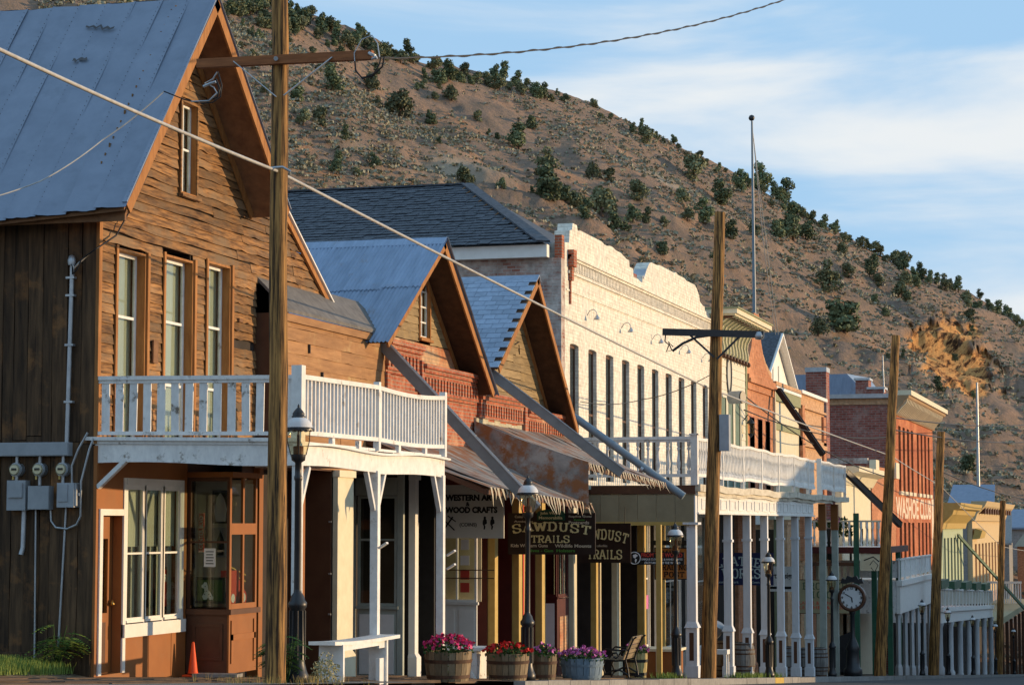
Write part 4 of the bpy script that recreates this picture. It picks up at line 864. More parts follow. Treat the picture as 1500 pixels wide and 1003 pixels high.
# ------------------------------------------------------------------ rusted awnings
def awning(label, y0, y1, zb, zf0, zf1, Xf, th, fr, n=9):
    t = thing('rusted_tin_awning', label, 'awning', (X2+.1,(y0+y1)/2,zb)); w = (y1-y0)/n
    for i in range(n):
        a = y0+w*i; c = a+w+.03; za = zf0+(zf1-zf0)*i/n; zc2 = zf0+(zf1-zf0)*(i+1)/n; k = .006*(i%2)+rng.uniform(0,.01)
        b = MB(); vs = []; fs = []; m = 6
        for j in range(m+1):
            u = j/m; x = X2+.02+(Xf-X2)*u
            for (y, zf) in ((a,za),(c,zc2)): vs += [(x,y,zb+(zf-zb)*u+k-.05*math.sin(u*3.1)+rng.uniform(-.012,.012)),]
        for j in range(m): fs.append((2*j,2*j+2,2*j+3,2*j+1))
        b.add(vs, fs, 0, True); vs2 = [(x,y,z-.03) for x,y,z in vs]; b.add(vs2, [f[::-1] for f in fs]); b.build('awning_sheet', rust, t)
    b = MB()
    for i in range(n):
        y = y0+w*i+.02; b.beam((X2+.02,y,zb-.09),(Xf-.05,y,zf0+(zf1-zf0)*i/n-.09),.05,.09)
    b.beam((Xf-.06,y0,zf0-.07),(Xf-.06,y1,zf1-.07),.06,.10); b.build('awning_frame', darkbr, t)
    if th:
        b = MB(); vs = []; fs = []; m = 10; top = []; bot = []
        for j in range(m+1):
            u = j/m; x = X2+.05+(Xf-.02-X2)*u; zt = zb+(zf0-zb)*u-.05*math.sin(u*3.1)+.03; vs += [(x,y0-.02+.01*math.sin(j*2.),zt),(x,y0-.03+.02*math.sin(j*1.3),zt-.18),(x,y0-.005,zt-th*(.75+.25*u))]
        for j in range(m): fs += [(3*j,3*j+1,3*j+4,3*j+3),(3*j+1,3*j+2,3*j+5,3*j+4)]
        b.add(vs, fs, 0, True); b.build('awning_end_sheet', rust, t)
    b = MB(); y = y0
    while y < y1:          # bent tin teeth hanging along the front edge
        u = (y-y0)/(y1-y0); z = zf0+(zf1-zf0)*u+.01; w_ = rng.uniform(.09,.15); l = rng.uniform(.18,.36)*fr; tx = rng.uniform(-.02,.12); ty = rng.uniform(-.06,.08)
        b.add([(Xf+.02,y,z),(Xf+.02,y+w_,z),(Xf+.05,y+w_*.9,z-l*.45),(Xf+.05,y+w_*.2,z-l*.45),(Xf+.03+tx,y+w_*.55+ty,z-l),(Xf+.03+tx,y+w_*.42+ty,z-l)], [(0,1,2,3),(3,2,4,5)]); y += w_*rng.uniform(1.5,2.3)
    x = X2+(Xf-X2)*.80
    while x < Xf and fr > .9:
        u = (x-X2)/(Xf-X2); z = zb+(zf1-zb)*u; b.add([(x,y1+.02,z),(x+.08,y1+.02,z-.02),(x+.06,y1+.05,z-.25),(x+.04,y1+.05,z-.25)], [(0,1,2,3)]); x += .09
    tag(b.build('tin_fringe', rustfr, t), kind='stuff'); return t
awning('low rust streaked tin awning with ragged fringe above the western art sign', 38.2, 45.6, 1.62, .66, .44, -11.4, 0, 1.0)
awning('raised box shaped rusted tin awning joining the shingled brick shop', 45.0, 52.6, 2.16, 1.27, 1.0, -11.3, .95, .8)
# ------------------------------------------------------------------ big gutters carried over the pavement
def gutter(label, p, q, mat, w=.15, h=.17, rim=None):
    t = thing('rain_gutter', label, 'gutter', p); p = Vector(p); q = Vector(q); d = (q-p).normalized(); a = d.cross(Vector((0,0,1))).normalized(); u = a.cross(d)
    b = MB(); b.beam(p, q, w, .02, (0,0,1)); 
    b.beam(p+a*(w/2+.01)+u*h/2, q+a*(w/2+.01)+u*h/2, .02, h+.02, (0,0,1)); b.beam(p-a*(w/2+.01)+u*h/2, q-a*(w/2+.01)+u*h/2, .02, h+.02, (0,0,1)); b.build('trough', mat, t)
    b = MB()
    for s in (-1,1): b.beam(p+a*s*(w/2+.012)+u*(h+.022), q+a*s*(w/2+.012)+u*(h+.022), .045, .022, (0,0,1))
    b.build('rolled_rim', rim or galv, t)
    b = MB(); n = max(3,int((q-p).length/.8))
    for i in range(1,n): c = p+(q-p)*i/n; b.beam(c+u*(h+.03)-a*(w/2), c+u*(h+.03)+a*(w/2), .03, .012, (0,0,1))
    b.build('strap', galv, t); return t
gutter('grey metal gutter sloping from the weathered house down to the pavement edge', (-13.95,39.1,3.42), (-10.95,39.45,.22), guttm)
gutter('grey metal gutter running down from between the two brick shops', (-13.7,45.7,3.18), (-11.0,46.6,1.02), guttm)
t = thing('rain_pipe', 'blue grey round drain pipe sloping above the white balcony', 'pipe', (-13.7,53.1,2.7)); b = MB(); b.tube([(-13.85,53.0,2.72),(-13.6,53.1,2.60),(-10.95,53.2,.68)], .095, 12); b.build('pipe', guttb, t); b = MB(); b.tube([(-12.0,53.16,1.36),(-11.94,53.16,1.32)], .11, 12); b.build('pipe_joint', galv, t)
b = MB(); b.lathe([(.0,.12),(.14,.10),(.15,-.12),(.10,-.28)], 10, (-13.9,39.1,3.45)); h_ = b.build('hopper', guttm); tag(h_, 'grey rain hopper at the valley beside the corrugated roof', 'gutter hopper')
# ------------------------------------------------------------------ shop fronts below
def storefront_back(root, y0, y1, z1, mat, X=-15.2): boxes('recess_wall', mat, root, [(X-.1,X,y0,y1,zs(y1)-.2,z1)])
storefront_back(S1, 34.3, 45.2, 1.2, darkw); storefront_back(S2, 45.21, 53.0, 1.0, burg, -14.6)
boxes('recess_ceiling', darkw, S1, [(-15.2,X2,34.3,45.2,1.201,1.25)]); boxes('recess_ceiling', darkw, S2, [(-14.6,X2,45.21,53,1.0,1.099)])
def pilaster(root, y0, y1, z1, mat, X=X2, d=.16, name='pilaster', base=True):
    X0 = X-.03
    z0 = zs((y0+y1)/2)-.05; b = MB(); b.box(X0,X+d,y0,y1,z0+.5,z1)
    b.box(X0,X+d+.05,y0-.03,y1+.03,z0,z0+.42); b.add([(X0,y0-.03,z0+.42),(X+d+.05,y0-.03,z0+.42),(X+d+.05,y1+.03,z0+.42),(X0,y1+.03,z0+.42),(X0,y0,z0+.5),(X+d,y0,z0+.5),(X+d,y1,z0+.5),(X0,y1,z0+.5)], [(0,1,5,4),(1,2,6,5),(2,3,7,6),(3,0,4,7)])
    b.box(X0,X+d+.04,y0-.025,y1+.025,z1-.12,z1-.001); return b.build(name, mat, root)
def side_window(root, Y, x0, x1, z0, z1, fm, cols=1, rows=2, base=None, zbase=None, back=None, panes=glass, f=.05):
    # shop window whose glass faces back along the street (a return of a recessed entrance)
    b = MB(); b.box(x0,x0+f,Y,Y+.05,z0,z1); b.box(x1-f,x1,Y,Y+.05,z0,z1); b.box(x0+f,x1-f,Y+.001,Y+.049,z1-f,z1); b.box(x0+f,x1-f,Y+.001,Y+.049,z0,z0+f)
    for i in range(1,rows): z = z0+(z1-z0)*(.38+.0*i if rows == 2 else i/rows); z = z1-(z1-z0)*.40 if rows == 2 else z; b.box(x0+f,x1-f,Y+.002,Y+.045,z-.02,z+.02)
    for i in range(1,cols): x = x0+(x1-x0)*i/cols; b.box(x-.02,x+.02,Y+.003,Y+.044,z0+f,z1-f)
    w = b.build('shop_window', fm, root); piece('pane', panes, w, ((x0+x1)/2,Y+.025,(z0+z1)/2), (x1-x0-f,.006,z1-z0-f))
    if back: piece('window_backing', back, w, ((x0+x1)/2,Y+.35,(z0+z1)/2), (x1-x0,.02,z1-z0))
    if base:
        boxes('base_panel', base, w, [(x0,x1,Y+.002,Y+.05,zbase,z0-.001),(x0-.0,x1+.05,Y-.07,Y+.001,z0-.06,z0-.001)])
        b = MB(); m = max(1,cols)
        for i in range(m):
            a = x0+(x1-x0)*i/m+.05; c = x0+(x1-x0)*(i+1)/m-.05; b.box(a,c,Y-.012,Y+.001,zbase+.12,z0-.16)
        b.build('raised_panel', whitecl, w)
    return w
Y = Fp(490,-13.75)
boxes('door_return', darkbr, S1, [(-14.6,-13.8,Y-.05,Y-.01,-3,1.1)])
boxes('door_return', brownp, S1, [(-13.80,-13.75,Fp(441,-13.75),Fp(447,-13.75),-2.7,.95)])
for z in (.05,-.85,-1.55): piece('hinge', galv, S1, (-13.81,Y-.06,z), (.05,.02,.03))
pilaster(S1, Y, Fp(513,-13.75), .95, cream, -13.75, .06, 'pilaster')
Y = 40.55; side_window(S1, Y, -14.75, -13.95, -1.55, .55, sage, 2, 2, sage, zs(41)-.05, darkw)
boxes('door_frame', sage, S1, [(-15.1,-14.8,Y,Y+.06,zs(41)-.1,.9),(-13.94,-13.82,Y-.01,Y+.08,zs(41)-.1,1.1),(-15.1,-13.95,Y,Y+.05,.56,.9)])
dd = boxes('entry_door', darkbr, S1, [(-15.18,-15.13,38.6,39.5,-2.7,.1)]); piece('door_glass', glassd, dd, (-15.12,39.05,-.7), (.01,.6,1.2))
pilaster(S1, Fp(601), Fp(606), .98, whitecl, X2, .10)
boxes('black_shutter_door', black, S1, [(-14.5,-13.85,Fp(641)-.06,Fp(641),-3,1.05)])
Y = 45.05; side_window(S1, Y, -14.6, -13.72, -1.62, .75, whitecl, 2, 2, whitecl, zs(45)-.05, cream)
for z in (-.95,-1.12): b = MB(); b.tube([(-14.6,Y-.10,z),(-13.3,Y-.10,z)], .012, 6); b.build('brass_rail', hoopm, S1)
nt_ = thing('window_notice', 'red and white notices stuck in the white shop window', 'notice', (-13.95,Y-.01,-.3)); piece('red_card', redl, nt_, (-13.98,Y-.004,-.12), (.20,.004,.32)); piece('white_card', wht, nt_, (-13.98,Y-.004,-.42), (.18,.004,.22))
for z, m in ((-.75,wht),(-1.05,redl),(-1.32,redl)): piece('round_card', m, nt_, (-13.98,Y-.004,z), (.2,.004,.2))
for a, c, m in ((716.5,721,yel),(752,762,yel),(786,791,yel)): pilaster(S2, Fp(a), Fp(c), .98, m, X2, .13); boxes('entry_return', burg, S2, [(-14.6,X2-.031,Fp(a)-.05,Fp(a)+.05,zs(Fp(a))-.1,.98)])
boxes('red_edge_strip', redl, S2, [(X2+.142,X2+.15,Fp(757),Fp(758.5),-2.9,.7)])
Y = Fp(815); side_window(S2, Y, -14.35, X2-.0, -1.72, .55, burg, 1, 2, burg, zs(50)-.05, darkw); 
w = window(S2, Fp(817), Fp(833)-.1, -1.72, .55, X2, .04, 2, 2, burg, burg, .05, glass, curtain)
boxes('window_base', burg, S2, [(X2-.3,X2,Fp(815),Fp(833),zs(50)-.1,-1.78)]); boxes('raised_panel', brick_p, S2, [(X2+.001,X2+.015,Fp(819),Fp(824),zs(50)+.1,-2.2),(X2+.001,X2+.015,Fp(826),Fp(831),zs(50)+.1,-2.2)])
pilaster(S2, Fp(834), Fp(839), .98, cream, X2, .10)
boxes('news_box', soffitw, S2, []) if False else None
nb = thing('wooden_leaflet_box', 'worn wooden leaflet box hung on the burgundy shop wall', 'box', (X2-.4,47.6,-1.7)); piece('box_body', plank, nb, (-14.35,Fp(738)-.25,-1.55), (.5,.25,.95)); piece('box_lid', stavew, nb, (-14.35,Fp(738)-.25,-1.06), (.56,.3,.04)); piece('box_strap', black, nb, (-14.35,Fp(738)-.39,-1.5), (.5,.02,.05))
# ------------------------------------------------------------------ white painted brick hall
H4 = thing('white_brick_hall', 'long white painted brick building with ten narrow upper windows and a crumbling parapet', 'building', (XF,63,zs(63)))
Y4a, Y4b = 54.25, 73.6
win4 = [(54.75+k*1.935, 54.75+k*1.935+.92, 1.16, 4.62) for k in range(10)]
facade(H4, brick_w, Y4a, Y4b, 1.0, 6.3, win4, XF, .4, 'upper_wall')
par = [(54.25,6.3),(54.25,7.12),(54.7,7.15),(54.75,7.5),(55.0,7.55),(55.08,7.72),(55.5,7.70),(55.6,7.62),(57.0,7.66),(58.2,7.62),(59.5,7.60),(60.8,7.56),(61.5,7.48),(61.55,7.33),(62.0,7.28),(62.05,7.08),(63.2,7.02),(63.25,7.18),(63.6,7.36),(63.95,7.6),(64.2,7.76),(65.0,7.80),(66.4,7.82),(68,7.83),(69.6,7.80),(71.0,7.74),(71.3,7.70),(71.7,7.5),(71.8,7.3),(72.6,7.22),(72.65,7.1),(73.0,7.12),(73.6,6.98),(73.6,6.3)]
fine = []
for (a, c) in zip(par[1:-1], par[2:-1]):
    n = max(1,int((c[0]-a[0])/.26))
    for i in range(n): t = i/n; fine.append((a[0]+(c[0]-a[0])*t, round((a[1]+(c[1]-a[1])*t+rng.uniform(-.02,.02))/.046)*.046))
b = MB(); P_ = [par[0]]+fine+[par[-2],par[-1]]
vs = []; fs = []
for (y, z) in P_[1:-1]:
    vs += [(XF,y,6.3),(XF,y,z),(XF-.4,y,z),(XF-.4,y,6.3)]
m_ = len(P_)-2
for i in range(m_-1):
    for q in range(4): fs.append((i*4+q,i*4+(q+1)%4,(i+1)*4+(q+1)%4,(i+1)*4+q))
fs += [(3,2,1,0),((m_-1)*4,(m_-1)*4+1,(m_-1)*4+2,(m_-1)*4+3)]
b.add(vs, fs); b.build('parapet', brick_w, H4)
piece('gap_flashing', galv, H4, (XF-.15,63.5,7.33), (.35,.5,.04), (R(38),0,0)); piece('gap_brick', brick_d, H4, (XF-.2,62.5,7.12), (.3,.4,.2))
boxes('corbel_band', brick_w, H4, [(XF,XF+.055,Y4a+.3,Y4b,6.74,6.80),(XF,XF+.10,Y4a+.3,Y4b,6.801,6.86),(XF,XF+.05,Y4a+.3,Y4b,6.38,6.45),(XF,XF+.025,Y4a+.1,Y4b,5.92,5.97)])
dentils(H4, brick_w, Y4a+.35, Y4b, 6.60, XF+.001, 110, .085, .24, .035)
boxes('corbel_stone', brick_r, H4, [(XF,XF+.16,Y4a+.3,Y4a+.62,6.55,6.98),(XF,XF+.10,Y4a+.36,Y4a+.56,6.2,6.549),(XF,XF+.05,Y4a+.42,Y4a+.5,5.6,6.199)])
arch = MB(); n = 8; pts_ = [(-.461,.0),(-.401,.13),(.401,.13),(.401,.0)]+[(.40*math.cos(math.pi*i/n), -.06+.14*math.sin(math.pi*i/n)) for i in range(n+1)]
arch.prism([(p[0],p[1]) for p in [(-.46,-.06),(-.46,.001),(.46,.001),(.46,-.06)]+[(.46*math.cos(math.pi*i/n), -.06+.055*math.sin(math.pi*i/n)) for i in range(1,n)]], 'x', -.38, -.001); archm = arch.mesh('arch_head', brick_w)
rev = M('window_reveal', (.34,.32,.23), (.46,.43,.32), ns=3, bump=.1, rnd=.06)
for (a, c, d, e) in win4:
    w = MB(); xb = XF-.15; w.box(xb,xb+.05,a,a+.06,d,e); w.box(xb,xb+.05,c-.06,c,d,e); w.box(xb,xb+.049,a+.06,c-.06,e-.1,e); w.box(xb,xb+.049,a+.06,c-.06,(d+e)/2-.03,(d+e)/2+.03); w = w.build('window', darkbr, H4)
    for (z0, z1) in ((d,(d+e)/2),((d+e)/2,e)): piece('pane', glassd, w, (xb+.02,(a+c)/2,(z0+z1)/2), (.01,c-a-.1,z1-z0-.05))
    link('arch_head', archm, w).location = (XF,(a+c)/2,e)
    boxes('reveal', brick_w, w, [(XF-.10,XF-.005,c-.012,c-.002,d,e-.06)])
b = MB(); b.box(-33,XF-.001,53.9,54.24,-4.5,6.70); b.build('side_wall', brick_ws, H4)
boxes('corner_brick', brick_r, H4, [(XF-.2,XF-.01,54.0,54.245,6.701,7.3)])
boxes('side_fascia', whitecl, H4, [(-33,XF-.3,53.62,53.9,6.70,7.02)])
E4 = 7.03; cA = Vector((-14.55,53.5,E4)); cB = Vector((-33,53.5,E4)); rA = Vector((-19.2,62,9.93)); rB = Vector((-33,62,9.97)); cC = Vector((-14.55,71,E4))
b = MB(); b.add([cA,cB,rB,rA,cC,Vector((-33,71,E4))], [(0,3,2,1),(0,4,3),(4,5,2,3)]); roof4 = b.build('hip_roof', shing_dk, H4)
nn = (cB-cA).cross(rA-cA).normalized(); nn = nn if nn.z > 0 else -nn; dwn = Vector((0,cA.y-rA.y,cA.z-rA.z)); sl_ = dwn.length; dwn.normalize()
b = MB(); rows = 25
for r_ in range(rows):
    v = (r_+.55)/rows; xr = rA.x+(cA.x-rA.x)*v; x = xr-.02-(r_%2)*.17-rng.uniform(0,.05)
    while x > -31:
        w = .34*rng.uniform(.8,1.15); c = Vector((x-w/2,rA.y,rA.z))+dwn*v*sl_+nn*rng.uniform(.018,.04); dd_ = (dwn*1.0-nn*-.05).normalized(); b.beam(c-Vector((w/2-.01,0,0)),c+Vector((w/2-.01,0,0)),sl_/rows*1.15,.022,(nn-dwn*.06)); x -= w
tag(b.build('roof_shingle', shing_dk, roof4), kind='stuff')
b = MB(); b.beam(cA+nn*.05,rA+nn*.06,.34,.05); b.beam(rA+Vector((0,0,.04)),rB+Vector((0,0,.04)),.3,.05); b.build('hip_cap', shing_dk, roof4)
# gooseneck lights on the upper wall
def gooseneck(y, z, label):
    t = thing('gooseneck_lamp', label, 'wall lamp', (XF,y,z), 'gooseneck lamps on the white brick wall'); t.scale = (.62,.8,.8); b = MB(); b.tube([(.0,0,.0),(.12,0,.16),(.3,0,.20),(.42,0,.10),(.44,0,.0)], .016, 6); b.build('arm', galv, t, True)
    b = MB(); b.lathe([(.03,.02),(.06,-.02),(.13,-.10),(.15,-.13),(.145,-.135),(.05,-.03)], 12, (.44,0,0)); b.build('shade', galv, t, True); return t
for i, (y, l) in enumerate(((56.55,'gooseneck lamp nearest the ruined corner of the white brick wall'),(60.5,'gooseneck lamp second from the ruined corner of the white brick wall'),(64.5,'gooseneck lamp in the middle of the row on the white brick wall'),(68.6,'gooseneck lamp behind the dark crossarm of the utility pole'),(72.2,'gooseneck lamp beside the green cornice end of the white brick wall'))): gooseneck(y, 5.47, l)
# ground floor under the balcony
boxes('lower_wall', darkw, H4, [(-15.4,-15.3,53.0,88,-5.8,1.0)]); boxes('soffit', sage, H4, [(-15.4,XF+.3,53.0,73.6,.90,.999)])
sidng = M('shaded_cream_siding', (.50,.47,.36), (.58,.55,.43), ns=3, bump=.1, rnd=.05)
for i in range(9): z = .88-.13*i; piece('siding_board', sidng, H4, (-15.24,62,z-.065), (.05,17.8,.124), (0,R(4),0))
for (x0, x1, m, dd_) in ((845,861,darkw,.0),(863,871,yel,.12),(873,874.5,cream,.1),(876,892,black,.0),(894,901,cream,.12),(903,905,cream,.06),(907,929,black,.02),(930,940,yel,.16),(958,960.5,whitecl,.10),(962,970,yel,.12)):
    y0, y1 = FY(x0), FY(x1); 
    if m in (black, darkw): boxes('shop_door', m, H4, [(XF-.7,XF-.5+dd_,y0,y1,zs(y0)-.2,.9)])
    else: pilaster(H4, y0+(y1-y0)*.45, max(y0+(y1-y0)*.45+.10,y1-dd_), .89, m, XF, dd_); boxes('entry_return', darkw, H4, [(-15.29,XF-.031,y0+(y1-y0)*.45-.03,y0+(y1-y0)*.45+.06,zs(y0)-.2,.89)])
for (x0, x1, z1_) in ((941,957,.4),(975,1002,.3),(1012,1040,.3)):
    window(H4, FY(x0)+.1, FY(x1)-.1, zs(FY(x0))+.75, z1_, XF-.1, .08, 2, 2, whitecl, whitecl, .06, glass, curtain, backf=.4); boxes('shop_base', whitecl, H4, [(XF-.4,XF-.1,FY(x0),FY(x1),zs(FY(x1))-.1,zs(FY(x0))+.7)])
tg = thing('pink_notice', 'small bright pink notice on the shop window beside the yellow post', 'notice', (XF,FY(948),-2.2)); piece('card', violf, tg, (XF-.08,FY(951),-2.25), (.01,.35,.4))
# ------------------------------------------------------------------ long balcony on boxed columns
P2 = thing('long_white_balcony', 'long white balcony with turned balusters and panelled frieze on tall square columns', 'balcony', (XB,68,zs(68)))
Q0, Q1 = 55.8, 84.5
tb = MB(); tb.lathe([(.045,-.5),(.045,-.40),(.022,-.38),(.05,-.28),(.055,-.18),(.03,.02),(.022,.16),(.03,.20),(.05,.26),(.022,.30),(.045,.33),(.045,.5)], 8); tbm = tb.mesh('turned_baluster', greywh)
tb = MB(); tb.lathe([(.045,-.5),(.045,-.40),(.022,-.38),(.05,-.28),(.03,.02),(.022,.16),(.05,.26),(.045,.33),(.045,.5)], 6); tbm2 = tb.mesh('turned_baluster', white)
for i in range(11):
    x = XF+.2+(XB-XF-.35)*i/10; piece('turned_baluster', greywh, P2, (x,Q0,1.72), (1,1,.86), me=tbm)
b = MB(); b.box(XF,XB-.08,Q0-.07,Q0+.07,2.16,2.24); b.box(XF,XB-.08,Q0-.04,Q0+.04,2.10,2.159); b.box(XF,XB-.08,Q0-.05,Q0+.05,1.21,1.29); b.build('side_rail', greywh, P2)
boxes('newel_post', greywh, P2, [(XB-.09,XB+.09,Q0-.09,Q0+.09,1.0,2.27),(XB-.12,XB+.12,Q0-.12,Q0+.12,2.271,2.31)])
def fr(y): return .02*math.sin(y*.9)+.015*math.sin(y*2.3)
n = 128
for i in range(n):
    y = Q0+.2+(Q1-Q0-.3)*i/n
    if 76.6 < y < 77.9: continue
    piece('turned_baluster', white, P2, (XB,y,1.72+fr(y)), (1,1,.86), me=tbm2)
def sag2(name, X0, X1, z0, z1, ya, yb, mat=white, f=fr, n=40):
    b = MB(); vs = []; fs = []
    for i in range(n+1):
        y = ya+(yb-ya)*i/n; o = f(y); vs += [(X0,y,z0+o),(X1,y,z0+o),(X1,y,z1+o),(X0,y,z1+o)]
    for i in range(n):
        for q in range(4): fs.append((i*4+q,i*4+(q+1)%4,(i+1)*4+(q+1)%4,(i+1)*4+q))
    fs += [(3,2,1,0),(n*4,n*4+1,n*4+2,n*4+3)]; b.add(vs, fs); return b.build(name, mat, P2)
for (a, c) in ((Q0+.1,76.55),(77.9,Q1)):
    sag2('front_rail', XB-.06, XB+.06, 2.14, 2.22, a, c); sag2('front_bottom_rail', XB-.05, XB+.05, 1.22, 1.30, a, c)
for y in np.arange(59.4,Q1+.1,3.12): boxes('rail_post', white, P2, [(XB-.03,XB+.07,y-.04,y+.04,1.0,2.16)])
boxes('newel_post', white, P2, [(XB-.08,XB+.08,77.8,77.96,1.0,2.3)])
boxes('return_rail', white, P2, [(XF,XB,77.84,77.92,2.16,2.24)])
oldw = M('stained_moulding', (.50,.45,.35), (.66,.61,.50), sc=(1,.5,2), ns=3, bump=.3, rnd=0, c3=(.28,.24,.18), c3s=1.5, c3r=(.52,.68))
sag2('front_moulding', XB-.08, XB+.16, .84, 1.02, Q0-.05, Q1+.05, oldw); sag2('front_moulding', XB-.08, XB+.09, .74, .839, Q0-.02, 80.5, oldw)
boxes('deck', greywh, P2, [(XF,XB-.081,Q0,Q1,.93,.99)])
boxes('side_moulding', darkbr, P2, [(XF,XB+.02,Q0-.06,Q0-.0,.78,1.0)])
boxes('frieze', white, P2, [(XB-.06,XB+.03,Q0+.25,76.2,.32,.739),(XB-.06,XB+.07,Q0+.2,76.25,.27,.319)])
for i in range(15): y = Q0+.7+1.32*i; boxes('frieze_panel', white, P2, [(XB+.031,XB+.05,y,y+.85,.64,.67),(XB+.031,XB+.05,y,y+.85,.39,.42),(XB+.031,XB+.05,y,y+.03,.42,.64),(XB+.031,XB+.05,y+.82,y+.85,.42,.64)])
# plywood screen under the near end of the deck
scr = M('plywood_screen', (.24,.20,.125), (.31,.265,.17), sc=(1,1,1), ns=2, bump=.1, rnd=.08)
for i in range(6): x0 = -14.15+.49*i; piece('screen_panel', scr, P2, (x0+.24,Q0-.02,.42), (.482,.03,.70))
boxes('screen_beam', yel, P2, [(XF,XB-.15,Q0-.08,Q0+.0,-.02,.07)])
colm = M('column_grey_white', (.60,.61,.63), (.70,.71,.73), sc=(4,4,.8), ns=3, bump=.15, rnd=.05, c3=(.45,.45,.44), c3s=2, c3r=(.6,.75))
def boxcol(root, x, y, zt, m, w=.20):
    z0 = zs(y)-.05; b = MB(); h = w/2
    b.box(x-h,x+h,y-h,y+h,z0+1.45,zt); b.box(x-h*1.5,x+h*1.5,y-h*1.5,y+h*1.5,z0,z0+.35)
    b.box(x-h*1.25,x+h*1.25,y-h*1.25,y+h*1.25,z0+.35,z0+1.30)
    b.add([(x-h*1.6,y-h*1.6,z0+1.30),(x+h*1.6,y-h*1.6,z0+1.30),(x+h*1.6,y+h*1.6,z0+1.30),(x-h*1.6,y+h*1.6,z0+1.30),(x-h,y-h,z0+1.46),(x+h,y-h,z0+1.46),(x+h,y+h,z0+1.46),(x-h,y+h,z0+1.46)], [(0,3,2,1),(0,1,5,4),(1,2,6,5),(2,3,7,6),(3,0,4,7)])
    b.box(x-h*1.3,x+h*1.3,y-h*1.3,y+h*1.3,zt-.75,zt-.68); c = b.build('column', m, root)
    boxes('inset_panel', darkbr, c, [(x-h*.5,x+h*.5,y-h*1.27,y-h*1.251,z0+.48,z0+1.18)]); return c
cys = [Q0+.1]+[60.9+2.99*i for i in range(6)]
for i, y in enumerate(cys):
    c = boxcol(P2, XB-.1, y, .74 if i == 0 else .27, colm, .23 if i == 0 else .21)
    if i == 0: boxes('capital', colm, c, [(XB-.3,XB+.1,y-.2,y+.2,.0,.06)])
for (x, y) in ((XB-.1,79.2),(XB-.1,82.4)):
    boxes('column', sage, P2, [(x-.11,x+.11,y-.11,y+.11,zs(y)-.1,-.2)]); boxes('column_head', brownp, P2, [(x-.13,x+.13,y-.13,y+.13,-.199,.739)])
boxes('lower_wall', darkw, H4, [(-15.4,-15.3,88.01,117,-8,-.2)])
for (x, w_, m, zt) in ((1069,.5,sage,.7),(1081,.9,brick_o,.7),(1103,.55,brick_o,.7),(1120,.4,cream,.6),(1138,.6,greentr,.6),(1145,.5,yel,.6),(1153,1.2,brick_t,.1),(1163,.8,cream,.1),(1172,.9,brick_t,-1.6),(1181,1.1,cream,-1.6),(1190,.8,brick_o,-1.6),(1199,1.2,cream,-1.6),(1210,1.2,brick_t,-1.6),(1221,1.0,cream,-2.0),(1232,1.6,cream,-2.2)):
    y = FY(x); pilaster(H4, y, y+w_, zt, m, XF-.1, .10)
# ------------------------------------------------------------------ cream front with green bracketed cornice
H5 = thing('cream_painted_building', 'cream boarded false front with oval window and green scalloped bracket cornice', 'building', (XF,77,zs(77)))
clm = M('cream_siding', (.62,.585,.46), (.70,.67,.54), sc=(1,1,2), ns=3, bump=.06, rnd=.05, rough=.6)
GW5 = [(75.4+1.35*i, 75.4+1.35*i+.95, .9, 4.45) for i in range(3)]
facade(H5, clm, 73.7, 80.3, .75, 7.0, GW5, XF, .3, 'wall')
for i in range(24):
    z = 1.0+.27*i
    if z < 5.9:
        ys_ = [(73.75,75.3),(79.2,80.25)] if z < 4.5 else [(73.75,80.25)]
        for a, c in ys_: piece('siding_board', clm, H5, (XF+.012,(a+c)/2,z), (.03,c-a,.262), (0,R(-2.2),0))
for g in GW5: window(H5, *g, XF, .08, 1, 2, cream, cream, .07, glassd)
for g in GW5: piece('shutter_blind', M('green_blind_%d' % int(g[0]), (.10,.16,.13), (.15,.21,.17), rnd=0, bump=0), H5, (XF-.02,(g[0]+g[1])/2,2.7), (.02,.8,3.4))
boxes('corner_trim', greentr, H5, [(XF+.002,XF+.06,80.05,80.3,.76,6.2)]); boxes('corner_trim', greentr, H5, [(XF+.002,XF+.06,73.7,73.85,1,6.2)])
ov = MB(); n = 28
vs = [(XF+.03+dx,76.75+.42*r_*math.cos(2*math.pi*i/n),5.27+.70*r_*math.sin(2*math.pi*i/n)) for dx, r_ in ((0,1.12),(.04,1.12),(.04,.9),(0,.9)) for i in range(n)]
ov.add(vs, [(k*n+i,k*n+(i+1)%n,((k+1)%4)*n+(i+1)%n,((k+1)%4)*n+i) for k in range(4) for i in range(n)]); ow = ov.build('oval_frame', black, H5)
ov = MB(); ov.add([(XF+.035,76.75+.40*math.cos(2*math.pi*i/n),5.27+.66*math.sin(2*math.pi*i/n)) for i in range(n)], [tuple(range(n))]); ov.build('oval_pane', curtain, ow)
prof = [(0,5.75),(.10,5.80),(.17,5.92),(.16,6.10),(.12,6.30),(.14,6.50),(.26,6.75),(.50,6.92),(.80,6.98),(.80,7.0),(0,7.0)]
b = MB(); b.prism([(XF+u,z) for u,z in prof], 'y', 73.7, 79.9); b.build('cornice_cove', greentr, H5)
for i in range(11):
    y = 73.75+.6*i; b = MB(); b.prism([(XF+u+.05,z-.01) for u,z in prof[:-1]]+[(XF+.0,6.98)], 'y', y, y+.08); b.build('cornice_bracket', cream, H5)
    b = MB(); b.lathe([(0,-.12),(.07,-.08),(.08,0),(.03,.07),(0,.08)], 8, (XF+.2,y+.04,5.78)); b.build('drop_pendant', darkbr, H5)
boxes('cornice_top', cream, H5, [(XF-.3,XF+.95,73.4,80.5,7.06,7.22)]); boxes('cornice_edge', greentr, H5, [(XF-.3,XF+1.0,73.35,80.55,7.221,7.27)]); boxes('cornice_bed', cream, H5, [(XF-.3,XF+.86,73.5,80.4,7.0,7.06)])
